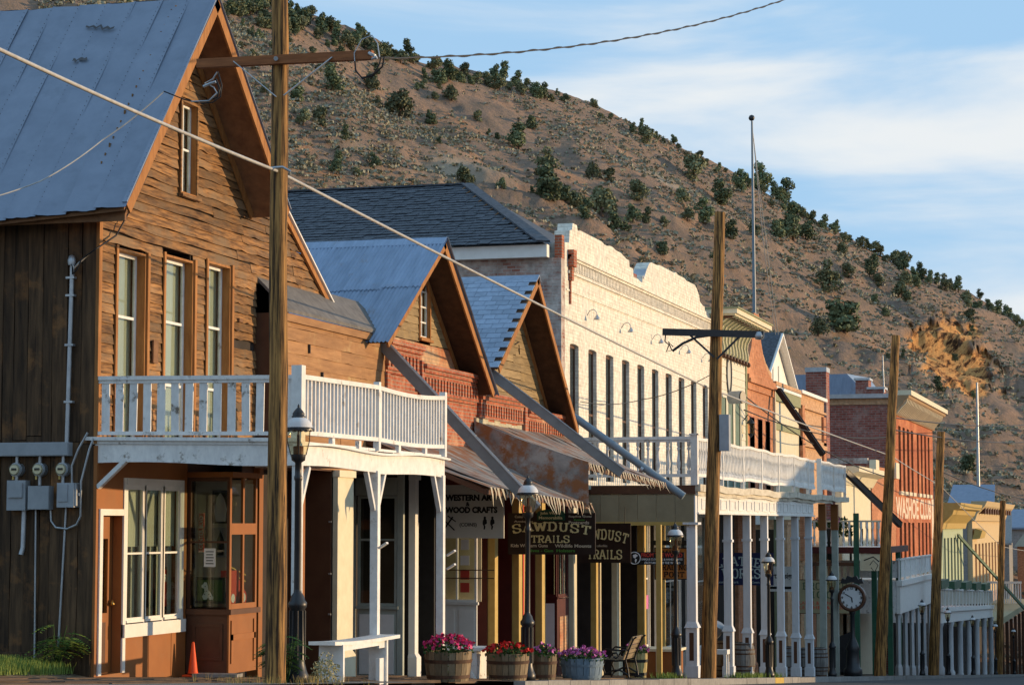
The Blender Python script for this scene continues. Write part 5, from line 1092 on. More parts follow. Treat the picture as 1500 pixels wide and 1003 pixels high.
for i in range(12): y = 73.7+.55*i; piece('modillion', darkbr, H5, (XF+.6,y,6.97), (.3,.12,.10))
lt = thing('wall_lantern', 'black wall lantern hung on the cream false front', 'lantern', (XF,79.6,3.5)); b = MB(); b.lathe([(0,.42),(.03,.36),(.15,.22),(.16,.18)], 8, (XF+.3,79.55,3.45)); b.lathe([(.10,-.20),(.11,-.18),(.06,-.28),(0,-.34)], 8, (XF+.3,79.55,3.45)); b.tube([(XF,79.55,3.7),(XF+.2,79.55,3.95),(XF+.3,79.55,3.85)], .02, 6); b.build('lantern_iron', black, lt); b = MB(); b.lathe([(.11,-.18),(.14,.18)], 8, (XF+.3,79.55,3.45)); b.build('lantern_glass', glass_l, lt)
vent = thing('round_extractor_fan', 'round metal fan housing on the wall beside the utility pole', 'fan', (XF,77,4.6)); b = MB(); b.tube([(XF+.3,75.6,4.35),(XF+.75,75.4,4.35)], .22, 16); b.build('drum', greybox, vent); b = MB(); b.tube([(XF+.751,75.39,4.35),(XF+.78,75.38,4.35)], .205, 16); b.build('grille', black, vent)
# ------------------------------------------------------------------ red brick front with pointed parapet
H6 = thing('peaked_brick_building', 'narrow red brick front with a curved peaked parapet and three windows', 'building', (XF,83.5,zs(83)))
W6 = [(81.05+1.75*i, 81.05+1.75*i+1.0, 1.2, 3.95) for i in range(3)]
facade(H6, brick_o, 80.45, 86.4, .75, 5.15, W6, XF, .3, 'wall')
b = MB(); pk = [(80.45,5.15),(86.4,5.15),(86.4,5.62),(85.7,5.75),(85.0,5.95),(84.3,6.3),(83.8,6.8),(83.45,7.4),(83.3,7.9),(82.2,7.9),(82.0,7.4),(81.6,6.6),(81.0,6.05),(80.45,5.9)]; b.prism(pk, 'x', XF-.3, XF); b.build('peaked_parapet', brick_o, H6)
b = MB()
for (p, q) in zip(pk[2:8], pk[3:9]): b.beam((XF-.1,p[0],p[1]+.03),(XF-.1,q[0],q[1]+.03),.5,.09,(1,0,0))
b.build('coping', brick_t, H6)
boxes('cornice_band', brick_o, H6, [(XF,XF+.18,80.4,86.4,5.2,5.35),(XF,XF+.12,80.4,86.4,5.35,5.5),(XF,XF+.07,80.4,86.4,4.95,5.199),(XF,XF+.05,80.45,86.4,4.35,4.42)])
for g in W6: window(H6, *g, XF, .25, 1, 2, darkbr, brick_d, .06, glassd)
boxes('downpipe', cream, H6, [(XF+.002,XF+.1,86.3,86.45,.8,5.4)])
# white gable behind
H7 = thing('white_gabled_house', 'white gabled house with dark roof rising behind the shop fronts', 'house', (-17,105,zs(100)))
b = MB(); b.prism([(99.5,0),(108.6,0),(108.6,6.4),(104.2,8.75),(99.5,6.3)], 'x', -17.3, -17); b.build('gable_wall', whitecl, H7)
gable_roof(H7, None, (99.1,6.2), (104.2,9.0), (109.2,6.3), -16.6, -28, .12, whitecl)
b = MB(); b.add([(-16.7,99.1,6.24),(-16.7,104.2,9.05),(-28,104.2,9.05),(-28,99.1,6.24),(-16.7,109.2,6.34),(-28,109.2,6.34)], [(0,1,2,3),(1,4,5,2)]); b.build('roof_covering', shing_dk, H7)
for y in (103.3,104.9): boxes('slit_window', sage, H7, [(-16.999,-16.97,y,y+.18,6.2,7.5)])
# cream stucco and orange brick fronts
H8 = thing('cream_stucco_building', 'plain cream stucco front with two pale green bands', 'building', (XF,89.5,zs(89)))
boxes('wall', cream, H8, [(XF-.3,XF,86.46,92.95,.2,5.45)]); boxes('coping', brick_t, H8, [(XF-.35,XF+.12,86.46,93.0,5.45,5.6)])
boxes('green_band', greentr, H8, [(XF+.001,XF+.10,86.5,92.9,4.85,5.3),(XF+.001,XF+.06,86.5,92.9,3.72,4.0)]); boxes('white_band', whitecl, H8, [(XF+.001,XF+.13,86.5,92.9,5.301,5.42)])
st = thing('roof_vent_pipe', 'short metal vent pipe standing on the balcony roof', 'vent pipe', (-12.6,84,2)); b = MB(); b.lathe([(.08,0),(.08,.7),(.15,.72),(.15,.95),(.1,1.0)], 10, (-12.5,84.3,1.2)); b.build('pipe', galv, st)
H9 = thing('tan_brick_building', 'tan brick front with moulded cornice line next to the cream stucco front', 'building', (XF,96.5,zs(96)))
boxes('wall', brick_t, H9, [(XF-.3,XF,92.96,100.4,-1.6,5.5)]); boxes('cornice', brick_t, H9, [(XF,XF+.14,92.96,100.4,3.3,3.5),(XF,XF+.10,92.96,100.4,3.5,3.65),(XF,XF+.12,92.96,100.4,4.9,5.0)]); boxes('coping', whitecl, H9, [(XF-.3,XF+.16,92.96,100.5,5.5,5.64)])
boxes('side_return', brick_t, H9, [(XF-6,XF-.31,100.1,100.39,-6.5,5.3)]); boxes('pier', brick_o, H9, [(XF+.001,XF+.16,92.96,93.6,-1.5,5.0)]); boxes('pier', brick_o, H9, [(XF+.001,XF+.1,99.6,100.4,1,4.8)])
ck = thing('brick_chimney', 'square brick chimney standing behind the tan brick front', 'chimney', (-17.5,115,zs(110))); b = MB(); p = py(1180,545,118); q = py(1210,545,118); b.box(p.x,q.x,118,119.2,0,p.z); b.build('stack', brick_d, ck); boxes('chimney_cap', galv, ck, [(p.x-.03,q.x+.03,117.95,119.25,p.z,p.z+.25)])
# ------------------------------------------------------------------ three storey red brick saloon
H10 = thing('red_brick_saloon', 'three storey vermilion brick building with bracketed cornice and faded white wall lettering', 'building', (XF,140,zs(140)))
YA, YB = 129.2, 152
cw = []; 
for i in range(4): cw.append((131.0+2.35*i,131.0+2.35*i+1.25))
for i in range(4): cw.append((141.6+2.35*i,141.6+2.35*i+1.1))
holes = [(a,c,1.95,5.75) for a,c in cw]+[(a,c,-3.0,.12) for a,c in cw]
boxes('shop_recess', darkw, H10, [(XF-1.2,XF-1.1,117,152,-9.8,-3.2)]); facade(H10, brick_f, YA, YB, -3.3, 7.0, holes, XF, .4, 'front_wall')
for a, c in cw:
    for (z0, z1) in ((1.95,5.75),(-3.0,.12)):
        w = MB(); w.box(XF-.4,XF-.35,a,c,z0,z1); w = w.build('window', darkbr, H10); piece('pane', glassd, w, (XF-.34,(a+c)/2,(z0+z1)/2), (.02,c-a-.2,z1-z0-.2))
        boxes('sill', cream, w, [(XF+.001,XF+.15,a-.15,c+.15,z0-.22,z0-.001)])
b = MB(); b.box(-30,XF-.41,YA-.1,YA+.3,-9.6,6.9); b.build('side_wall', brick_d, H10); boxes('side_coping', brick_t, H10, [(-30,XF-.3,YA-.2,YA+.4,6.9,7.25)])
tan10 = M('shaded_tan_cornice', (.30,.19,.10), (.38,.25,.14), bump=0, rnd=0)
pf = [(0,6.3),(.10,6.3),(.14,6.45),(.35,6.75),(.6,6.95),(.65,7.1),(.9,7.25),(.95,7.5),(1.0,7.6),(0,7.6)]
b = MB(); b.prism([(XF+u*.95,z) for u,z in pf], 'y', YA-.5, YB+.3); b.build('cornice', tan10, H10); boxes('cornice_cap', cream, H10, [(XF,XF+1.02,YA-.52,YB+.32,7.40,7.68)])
for i in range(30):
    y = YA-.3+.76*i; b = MB(); b.prism([(XF+.05,6.32),(XF+.2,6.36),(XF+.42,6.65),(XF+.72,6.95),(XF+.8,7.24),(XF+.5,7.1),(XF+.25,6.85)], 'y', y, y+.22); b.build('cornice_bracket', cream, H10)
boxes('roof_edge', galv, H10, [(-24,XF,YA-.5,YA+.1,7.26,7.5)])
b = MB(); pA, pB, pC = py(1208,548,150), py(1214,585,150), py(1278,585,150); b.add([(pA.x-9,150,pA.z),(pA.x+1.5,150,pA.z),(pC.x,150,pC.z),(pB.x-12,150,pB.z),(pA.x-9,162,pA.z+.5),(pA.x+1.5,162,pA.z+.5),(pC.x,162,pC.z),(pB.x-12,162,pB.z)], [(0,1,2,3),(4,7,6,5),(0,4,5,1),(1,5,6,2),(2,6,7,3),(3,7,4,0)]); t = thing('metal_roof_house', 'sheet metal roofed house peeping over the red brick side wall', 'house', (pA.x,155,-5)); b.build('metal_roof', corr, t); boxes('house_wall', brick_d, t, [(pB.x-12,pC.x,150.5,162,-6,pB.z-.01)])
for (x0, x1, yt) in ((1253,1272,557),(1272,1294,570)):
    p, q = py(x0,yt,146), py(x1,yt,146); t = thing('brick_chimney', 'low brick chimney on the roof of the red saloon' if x0 == 1253 else 'wide flat topped stack beside the low chimney on the saloon roof', 'chimney', (p.x,146,6)); boxes('stack', brick_d, t, [(p.x,q.x,146,147.5,5,p.z)]); boxes('stack_cap', galv, t, [(p.x-.1,q.x+.1,145.9,147.6,p.z,p.z+.15)])
# lower cream and brick neighbours in front of the saloon
H11 = thing('low_cream_building', 'low cream building with moulded cornice beside the red brick saloon', 'building', (XF,112,zs(112)))
W11 = [(108.6+2.2*i,109.5+2.2*i,-3.6,-.2) for i in range(4)]
facade(H11, cream, 106, 117.3, -8, 2.0, W11, XF, .3, 'wall'); b = MB(); b.prism([(XF,1.9),(XF+.1,1.9),(XF+.35,2.35),(XF+.9,2.5),(XF+.9,2.75),(XF,2.75)], 'y', 105.6, 117.6); b.build('cornice', cream, H11)
for g in W11: window(H11, *g, XF, .2, 1, 2, cream, cream, .08, glassd)
H12 = thing('low_brick_building', 'low red brick building with pale corner blocks beside the saloon', 'building', (XF,123,zs(122)))
boxes('wall', brick_o, H12, [(XF-.3,XF,117.9,129.1,-3.9,3.1)]); boxes('side_wall', brick_d, H12, [(XF-5,XF-.31,117.9,118.2,-8,3.2)]); boxes('coping', brick_ws, H12, [(XF-5,XF-.2,117.85,118.3,3.2,3.5)]); boxes('corner_block', cream, H12, [(XF-.1,XF+.25,117.8,119.2,2.6,3.4)]); boxes('corner_block', cream, H12, [(XF-.1,XF+.25,127.4,129.0,2.6,3.5)]); boxes('window_strip', darkw, H12, [(XF+.001,XF+.01,119.6,120.6,-4,.2),(XF+.001,XF+.01,122,123,-4,.2),(XF+.001,XF+.01,124.5,125.5,-4,.2)])
# green, ochre and grey fronts down the street
H13 = thing('green_painted_building', 'pale green front with tall striped windows and ochre cornice', 'building', (XF,166,zs(166)))
W13 = [(159.3+2.7*i,159.3+2.7*i+1.35,-4.6,-.95) for i in range(6)]
sg13 = M('mint_green_paint', (.33,.40,.26), (.40,.46,.32), ns=3, bump=0, rnd=0)
boxes('shop_recess', darkw, H13, [(XF-1.2,XF-1.1,152,222,-14.5,-5.0)]); facade(H13, sg13, 156.5, 175.6, -5.2, .0, W13, XF, .4, 'wall')
for g in W13: boxes('window', darkw, H13, [(XF-.41,XF-.3,*g)])
b = MB(); b.prism([(XF,-.3),(XF+.2,-.3),(XF+.3,.1),(XF+.9,.7),(XF+1.0,1.0),(XF+1.4,1.1),(XF+1.5,1.5),(XF,1.5)], 'y', 156, 176); b.build('cornice', yel, H13)
boxes('side_wall', brick_ws, H13, [(-26,XF-.41,156.5,156.8,-11,.9)])
H14 = thing('ornate_tan_building', 'ornate tan front with stepped bracketed cornice far down the street', 'building', (XF,203,zs(200)))
tan14 = M('tan_stucco', (.50,.37,.20), (.58,.44,.25), ns=3, bump=0, rnd=0); W14 = [(187.5+3.9*i,187.5+3.9*i+2.0,-5.2,-1.6) for i in range(9)]
facade(H14, tan14, 185, 221, -6, .6, W14, XF, .4, 'wall')
for g in W14: boxes('window', brick_o, H14, [(XF-.41,XF-.3,*g)])
b = MB(); b.prism([(XF,.3),(XF+.3,.3),(XF+.5,.9),(XF+1.1,1.5),(XF+1.3,1.9),(XF,1.9)], 'y', 184, 222); b.build('cornice', tan14, H14)
for i in range(12): boxes('cornice_bracket', darkbr, H14, [(XF+.31,XF+1.0,186+3*i,187+3*i,.9,1.5)])
b = MB(); b.prism([(XF+.001,-1.2),(XF+.6,-1.1),(XF+.8,-.5),(XF+.2,-.3)], 'y', 185, 190); b.build('scroll_bracket', yel, H14)
boxes('side_wall', conc, H14, [(-30,XF-.41,184.9,185.2,-13,1.7)])
for nm, lb, (x0, x1, yt, yb), Yd, mt in (('blue_roofed_shed','long blue grey sheet roof behind the pale green front',(1388,1452,708,752),215,roofmetal),('grey_block','plain grey block with blue grey roof at the far end of the street',(1436,1478,736,795),232,conc),('far_grey_roof_house','grey roofed house at the far right end of the street',(1462,1560,745,772),250,roofmetal)):
    a, c = py(x0,yt,Yd), py(x1,yb,Yd); t = thing(nm, lb, 'house', (a.x,Yd,-14)); b = MB(); b.add([(a.x,Yd+6,a.z),(c.x,Yd+6,a.z),(c.x+.3,Yd-.5,c.z),(a.x-.3,Yd-.5,c.z),(a.x,Yd+6,a.z-.2),(c.x,Yd+6,a.z-.2),(c.x+.3,Yd-.5,c.z-.2),(a.x-.3,Yd-.5,c.z-.2)], [(0,3,2,1),(4,5,6,7),(3,7,6,2),(0,1,5,4),(1,2,6,5),(0,4,7,3)]); b.build('roof', mt, t); boxes('wall', conc if nm != 'blue_roofed_shed' else brick_ws, t, [(a.x,c.x,Yd,Yd+6,-18,c.z)])
t = thing('orange_brick_shed', 'orange brick shed with pale peaked roof at the far right', 'shed', (-10,245,-15)); a, c = py(1490,800,240), py(1530,868,240); boxes('wall', brick_o, t, [(a.x,c.x,240,246,-18,a.z)]); b = MB(); b.prism([(a.x-.3,a.z),(c.x+.3,a.z),((a.x+c.x)/2,a.z+2.2)], 'y', 239.6, 246.4); b.build('roof', sage, t)
# ------------------------------------------------------------------ porches farther down the street
PG = thing('green_post_porch', 'green posted porch with red painted deck edge and pale turned balusters', 'balcony', (XB,97,zs(97)))
G0 = 96.0; gz = px(1290,803,XB).z
boxes('deck_edge', burg, PG, [(XF,XB+.1,G0-.06,G0,gz-.22,gz+.06)]); boxes('deck_side', burg, PG, [(XB,XB+.1,G0,106,gz-.22,gz+.06)]); boxes('deck', greywh, PG, [(XF,XB,G0+.001,106,gz-.1,gz)])
boxes('porch_rail', cream, PG, [(XF,XB,G0-.05,G0+.03,gz+1.12,gz+1.2)])
for i in range(12): piece('turned_baluster', white, PG, (XF+.15+.25*i,G0,gz+.62), (1.3,1.3,1.05), me=tbm2)
for x, y, zt in ((-12.25,G0,gz+1.5),(-11.75,98,gz-.22),(-11.25,99.5,gz-.22),(-11.25,G0+.1,gz-.22),(-11.25,103,gz-.22)):
    boxes('green_post', greenp, PG, [(x-.11,x+.11,y-.11,y+.11,zs(y)-.1,zt)])
boxes('valance', cream, PG, [(-12.1,-11.2,G0-.02,G0+.02,gz-.95,gz-.23)]); boxes('beam', darkbr, PG, [(XF,-12.36,G0-.02,G0+.04,gz-.75,gz-.6)])
b = MB(); b.tube([(-11.9,G0-.3,gz-.5),(-11.5,G0-.35,gz-.35),(-11.25,G0-.35,gz-.55)], .03, 6); b.tube([(-11.6,G0-.35,gz-.8),(-11.45,G0-.35,gz-1.0),(-11.3,G0-.35,gz-.7),(-11.5,G0-.35,gz-.5),(-11.65,G0-.35,gz-.7)], .02, 6); wl = b.build('wire_coil', cablek); tag(wl, 'coil of black wire hung under the red edged porch', 'wire')
for i in range(7): x = XF+.3+.27*i; boxes('lattice_bar', cream, PG, [(x-.07,x+.07,G0+.5,G0+.53,gz-1.7,gz-.76)])
def blob_plant(name, label, cat, c, r, h, lm, n, fm=None, fn=0, fs=.03, seed=0, group=None, leaf=.03):
    q = np.random.RandomState(seed); t = thing(name, label, cat, c, group); v = []
    def quad(c, s, ell=.6):
        a = q.normal(size=3); a /= np.linalg.norm(a); b_ = np.cross(a,q.normal(size=3)); b_ /= np.linalg.norm(b_); return [c-a*s, c-b_*s*ell, c+a*s, c+b_*s*ell]
    for _ in range(n):
        a = q.uniform(0,6.28); rr = r*math.sqrt(q.uniform()); z = h*q.uniform(0,1)*(1-.55*(rr/r)**2); v += quad(np.array([rr*math.cos(a),rr*math.sin(a),z]), leaf*q.uniform(.7,1.3))
    link('foliage', quads_mesh('foliage', np.array(v), lm), t, True)
    if fn:
        v = []
        for _ in range(fn):
            a = q.uniform(0,6.28); rr = r*1.05*math.sqrt(q.uniform()); z = h*(1-.5*(rr/r)**2)*q.uniform(.75,1.12); c0 = np.array([rr*math.cos(a),rr*math.sin(a),z])
            for _ in range(3): v += quad(c0+q.normal(size=3)*fs*.35, fs*q.uniform(.7,1.2), .9)
        link('blossoms', quads_mesh('blossoms', np.array(v), fm), t, True)
    return t
blob_plant('potted_shrub', 'green shrub in a pot on the red edged porch', 'plant', (-12.9,G0+.4,gz+.5), .45, .9, petleaf, 260, seed=3, leaf=.08)
for x in (-13.8,-13.2): blob_plant('flower_box_plant', 'green leaves spilling over the rail behind the white columns' if x < -13.5 else 'dark leafy plant hanging at the middle of the porch rail', 'plant', (x,G0+.2,gz+.9), .35, .5, petleaf, 200, violf, 20, .05, 5, leaf=.06)
farcol = M('far_column_grey', (.44,.45,.46), (.60,.60,.60), sc=(3,3,.6), ns=2, bump=.1, rnd=.14)
def colonnade(label, y0, y1, zt, zr, zb, n, mat, X=XB, rail=None, cw_=.16, frieze=.5, dx=0):
    t = thing('white_colonnade', label, 'balcony', (X,(y0+y1)/2,zs((y0+y1)/2)))
    boxes('balustrade', rail or white, t, [(X-.03,X+.03,y0,y1,zr+.12,zt-.08)]); boxes('side_balustrade', greywh, t, [(XF,X,y0,y0+.05,zr+.12,zt-.08)])
    boxes('hand_rail', whitecl, t, [(X-.08,X+.08,y0-.08,y1+.08,zt-.079,zt)])
    for i in range(int((y1-y0)/2.4)+1): y = y0+2.4*i; boxes('rail_post', whitecl, t, [(X-.0,X+.08,y-.07,y+.07,zr,zt+.02)])
    boxes('entablature', whitecl, t, [(X-.1,X+.18,y0-.1,y1+.1,zr-.25,zr),(X-.09,X+.08,y0-.05,y1+.05,zb,zr-.251)]); boxes('deck', greywh, t, [(XF,X-.101,y0,y1,zr-.2,zr-.05)]); boxes('side_fascia', greywh, t, [(XF,X-.101,y0-.05,y0,zb,zr-.0)])
    for i in range(n):
        y = y0+.2+(y1-y0-.4)*i/(n-1); b = MB(); b.lathe([(cw_*1.5,0),(cw_*1.5,.35),(cw_,.5),(cw_,zb-zs(y)-.25),(cw_*1.4,zb-zs(y)-.05),(cw_*1.4,zb-zs(y))], 4 if rail is None else 12, (X-.05,y,zs(y)), 0, rail is not None); b.build('column', farcol, t)
    return t
pA = px(1315,818,XB); pB = px(1315,850,XB); colonnade('white balcony on square columns in front of the red brick saloon', 102.5, 117.5, pA.z, pB.z, pB.z-1.5, 6, white, cw_=.11)
scw = M('weathered_scroll_panel', (.42,.36,.28), (.60,.54,.44), sc=(1,6,1), ns=1.2, bump=.3, rnd=0)
pA = px(1375,862,XB); pB = px(1375,890,XB); colonnade('weathered balcony on round white columns far down the street', 122.5, 162, pA.z, pB.z, pB.z-.85, 7, white, rail=scw, cw_=.17); C2 = bpy.data.objects['white_colonnade.001']; C2.rotation_euler.x = -.031; C2.location.z -= .6
for i in range(5): y = 124+8*i; t = thing('planter_box', 'dark green planter box on the weathered balcony rail', 'planter', (XB,y,pA.z-.031*(y-122.5)), 'planter boxes along the far balcony rail'); b = MB(); b.box(-.2,.2,-2.2,2.2,.05,.5); b.build('box_body', greenp, t, True)
t = thing('far_porch', 'dark porch roof with pale fascia near the end of the street', 'porch', (XB,175,zs(175))); a = px(1472,900,XB); boxes('porch_roof', signtan, t, [(XF,XB+.2,166,215,a.z-.45,a.z)]); boxes('porch_rail', whitecl, t, [(XF,XB,190,190.1,a.z+.3,a.z+2.6),]) if False else None
for i in range(9): y = 168+5.5*i; boxes('porch_post', darkbr, t, [(XB-.12,XB+.12,y-.12,y+.12,zs(y)-.2,a.z-.6)])
for i in range(14): x = -13.9+.2*i; boxes('porch_baluster', white, t, [(x-.05,x+.05,200,200.1,a.z+.1,a.z+1.8)])
boxes('porch_hand_rail', white, t, [(XF,XB,199.95,200.15,a.z+1.8,a.z+2.0)])
gutter('long dark brown gutter crossing from the peaked brick front to the saloon corner', px(1137,572,-14.0), px(1203,668,-12.2), guttk, .14, .17, guttk); gutter('dark brown gutter end sloping down in front of the low cream building', px(1238,694,-12.4), px(1318,772,-10.6), guttk, .15, .20, guttk)
gutter('pale green gutter descending from the mint green front', px(1403,785,-14.0), px(1500,892,-10.5), M('muted_green_gutter', (.10,.155,.10), (.14,.20,.13), bump=0, rnd=0), .10, .18, greentr)
# ------------------------------------------------------------------ street lamps
def make_lamp():
    t = thing('street_lamp', '', 'street lamp', (0,0,0), 'black street lamps along the kerb')
    b = MB(); b.lathe([(.0,0),(.15,0),(.15,.10),(.13,.14),(.115,.20),(.10,.26),(.10,.95),(.125,.98),(.125,1.03),(.10,1.06),(.085,1.12),(.055,1.16),(.05,1.2)], 12)
    b.build('pedestal', black, t, True)
    for i in range(10): a = 2*math.pi*i/10; m = MB(); m.tube([(.102*math.cos(a),.102*math.sin(a),.3),(.102*math.cos(a),.102*math.sin(a),.93)], .012, 5); m.build('flute', black, t, True)
    b = MB(); b.lathe([(.05,1.18),(.044,2.6),(.055,2.62),(.055,2.66),(.044,2.68),(.044,2.84),(.09,2.87),(.098,2.93),(.10,2.945)], 12); b.lathe([(.0,2.94),(.10,2.945)], 12); b.build('post', black, t, True)
    b = MB(); b.lathe([(.098,2.945),(.125,3.02),(.140,3.12),(.145,3.24),(.145,3.27)], 20); b.build('lantern_glass', glass_l, t, True)
    b = MB(); b.lathe([(.07,2.95),(.07,3.05),(.02,3.06),(.02,3.2),(0,3.2)], 10); b.build('lamp_holder', darkbr, t, True)
    for i in range(4): a = math.pi/4*2*i+.35; m = MB(); m.tube([(.100*math.cos(a),.100*math.sin(a),2.94),(.143*math.cos(a),.143*math.sin(a),3.12),(.15*math.cos(a),.15*math.sin(a),3.27)], .007, 5); m.build('rib', black, t, True)
    vs = []; fs = []; n = 48
    for i in range(n):
        a = 2*math.pi*i/n; w = .012*abs(math.sin(a*8)); vs += [(.15*math.cos(a),.15*math.sin(a),3.30),(.205*math.cos(a),.205*math.sin(a),3.285-w),(.205*math.cos(a),.205*math.sin(a),3.262-w*1.4),(.15*math.cos(a),.15*math.sin(a),3.268)]
    for i in range(n):
        for q in range(4): fs.append((i*4+q,i*4+(q+1)%4,((i+1)%n)*4+(q+1)%4,((i+1)%n)*4+q))
    m = MB(); m.add(vs, fs); m.build('scalloped_rim', black, t, True)
    m = MB(); m.lathe([(.185,3.295),(.175,3.34),(.145,3.385),(.10,3.42),(.085,3.425)], 20); m.build('dome', M('lamp_dome', (.62,.62,.62), rough=.4, bump=0, rnd=0), t, True)
    m = MB(); m.lathe([(.088,3.42),(.092,3.445),(.075,3.455),(.082,3.475),(.06,3.51),(.03,3.545),(.012,3.56),(.018,3.575),(.010,3.59),(.0,3.61)], 14); m.build('finial_cap', black, t, True)
    return t
LP = [(437,'nearest black street lamp, in front of the white balcony corner post'),(772,'black street lamp in front of the dark brown sawdust trails sign'),(990,'black street lamp beside the ochre post and orange sign'),(1125,'black street lamp in front of the navy leather works sign'),(1217,'black street lamp just left of the street clock'),(1348,'black street lamp in front of the white saloon balcony'),(1386,'black street lamp at the near end of the round white columns'),(1422,'black street lamp in front of the middle of the round white columns'),(1455,'distant black street lamp just left of the last utility pole'),(1482,'most distant black street lamp at the right edge of the street')]
lamp0 = make_lamp()
for i, (x, l) in enumerate(LP):
    t = lamp0 if i == 0 else copy_tree(lamp0); Y = FY(x, XK); t.location = (XK, Y, zs(Y)); t['label'] = l; t.rotation_euler = (rng.gauss(0,.004),rng.gauss(0,.004),rng.uniform(0,1))
# ------------------------------------------------------------------ utility poles, arms and wires
def pole(label, p, q, r0, r1, n=14):
    t = thing('utility_pole', label, 'utility pole', p, 'wooden utility poles along the kerb'); p = Vector(p); q = Vector(q); pts = []
    for i in range(n+1): pts.append(p+(q-p)*i/n+Vector((rng.gauss(0,.006),rng.gauss(0,.006),0)))
    b = MB(); b.tube(pts, r0, 14, r1); b.build('pole_shaft', polew, t); return t
Yp1 = 26.35; base1 = Vector((XK-.0,Yp1,zs(Yp1)-.2)); top1 = py(411.5,-90,Yp1)
p1 = pole('weathered wooden utility pole nearest the camera with a wooden crossarm', base1, top1, .135, .105)
a, c = py(290,94,Yp1-.13), py(546,81,Yp1-.13); b = MB(); b.beam(a, c, .10, .115); b.build('crossarm', beamw, p1)
def bar(root, name, mat, p, q, w, h): bb = MB(); bb.beam(p, q, w, h); return bb.build(name, mat, root)
bar(p1, 'arm_brace', galv, py(342,90,Yp1-.2), py(405,142,Yp1-.14), .03, .012); bar(p1, 'arm_brace', galv, py(487,84,Yp1-.2), py(416,140,Yp1-.14), .03, .012)
m = MB(); m.tube([py(404,86,Yp1-.25),py(404,86,Yp1-.15)], .03, 8); m.build('bolt_plate', galv, p1)
base2 = px(1037,992,XK); base2.z = zs(base2.y)-.2; top2 = py(1054.5,311,base2.y)
p2 = pole('golden lit utility pole with a dark steel arm in front of the white brick hall', base2, top2, .20, .135)
Y2 = base2.y-.22; bar(p2, 'steel_arm', black, py(971,486,Y2), py(1119,490,Y2), .10, .17)
for (s, e) in (((1010,490),(1046,523)),((1084,492),(1050,526))): bar(p2, 'arm_brace', black, py(*s,Y2), py(*e,Y2), .03, .05)
bb = MB(); pts = [py(x,y,Y2-.02) for x,y in ((985,514),(1000,503),(1020,494),(1040,491))]; bb.tube(pts, .035, 6); bb.build('curved_brace', black, p2)
bb = MB(); pts = [py(x,y,Y2-.05) for x,y in ((975,490),(974,500),(980,505),(976,515),(984,513),(979,500),(986,508))]; bb.tube(pts, .018, 5); bb.build('wire_loop', cablek, p2)
bb = MB(); bb.lathe([(.0,-.1),(.10,-.08),(.12,0),(.08,.1),(.0,.12)], 8, py(1112,492,Y2)); bb.build('insulator', galv, p2)
bb = MB(); q_ = py(1057,628,base2.y); bb.box(q_.x-.02,q_.x+.22,base2.y-.2,base2.y+.05,q_.z-.55,q_.z+.35); bb.build('meter_cabinet', greybox, p2)
for lab, (bx, by), (tx, ty), r0, r1 in (('leaning wooden utility pole in front of the low brick building',(1288,985),(1312,491),.25,.17),('dark wooden utility pole beside the green and ochre front',(1367,985),(1378.5,632),.27,.19),('farthest utility pole near the right edge of the street',(1463,985),(1469,733),.26,.2)):
    q = px(bx,by,XK); q.z = zs(q.y)-.3; pole(lab, q, py(tx,ty,q.y), r0, r1)
def wire(name, label, pts, r, mat, sag=0, n=18, cat='cable', twist=0):
    t = []; pts = [Vector(p) for p in pts]
    for (p, q) in zip(pts[:-1], pts[1:]):
        for i in range(n): u = i/n; c = p+(q-p)*u; c.z -= sag*4*u*(1-u); t.append(c)
    t.append(pts[-1]); b = MB(); b.tube(t, r, 6)
    if twist:
        d = []; L = 0
        k = int((pts[-1]-pts[0]).length/.05)
        for i in range(k+1):
            u = i/k; c = pts[0]+(pts[-1]-pts[0])*u; c = Vector(c); c.z -= sag*4*u*(1-u); a = i*.35; d.append(c+Vector((0,math.cos(a),math.sin(a)))*r*1.4)
        b.tube(d, r*.7, 5)
    return tag(b.build(name, mat), label, cat)
Yc = Yp1-.16
A = Vector((XK+.05,14.0,px(-300,-70,XK).z)); 
c0 = px(0,73,XK); c1 = px(415,249,XK); c1.y = Yc; c1.x = XK; c1.z = py(415,249,Yc).z; dz = (c1-c0)
wire('overhead_cable', 'thick pale cable strung along the street poles past the gabled roofs', [c0-dz*1.6, c0, c1, Vector((XK,base2.y-.16,py(1046,566,base2.y).z)), Vector((XK,FY(1307,XK),px(1307,668,XK).z)), Vector((XK,FY(1378,XK),px(1378,711,XK).z)), Vector((XK,FY(1466,XK),px(1466,800,XK).z)), Vector((XK,230,px(1500,818,XK).z))], .021, cable, .03)
mm = MB(); 
for i in range(5): q = c1+Vector((.0,-.02,0)); 
wire('cable_clamp', 'small clamp holding the thick cable on the nearest utility pole', [c1+Vector((-.06,-.06,.02)), c1+Vector((.12,-.05,.03)), c1+Vector((.22,-.02,-.03))], .018, galv, cat='clamp')
e1 = py(552,86,Yp1-.13); wire('crossing_wire', 'dark twisted wire leading from the crossarm up across the street', [e1, py(1330,-82,50.0)], .011, cablek, .62, 60, 'wire', 1)
def loop(pts, r, mat, Y, root, name='wire_loop'): bb = MB(); bb.tube([py(x,y,Y) for x,y in pts], r, 6); return bb.build(name, mat, root)
loop([(520,95),(519,78),(530,58),(545,52),(553,64),(556,84)], .008, galv, Yp1-.2, p1); loop([(520,90),(521,104),(530,114),(545,112),(560,98),(563,84)], .012, cablek, Yp1-.2, p1); loop([(530,116),(548,108),(556,94),(558,84)], .010, cablek, Yp1-.25, p1); loop([(540,78),(549,82),(545,86),(552,84)], .026, galv, Yp1-.18, p1, 'insulator')
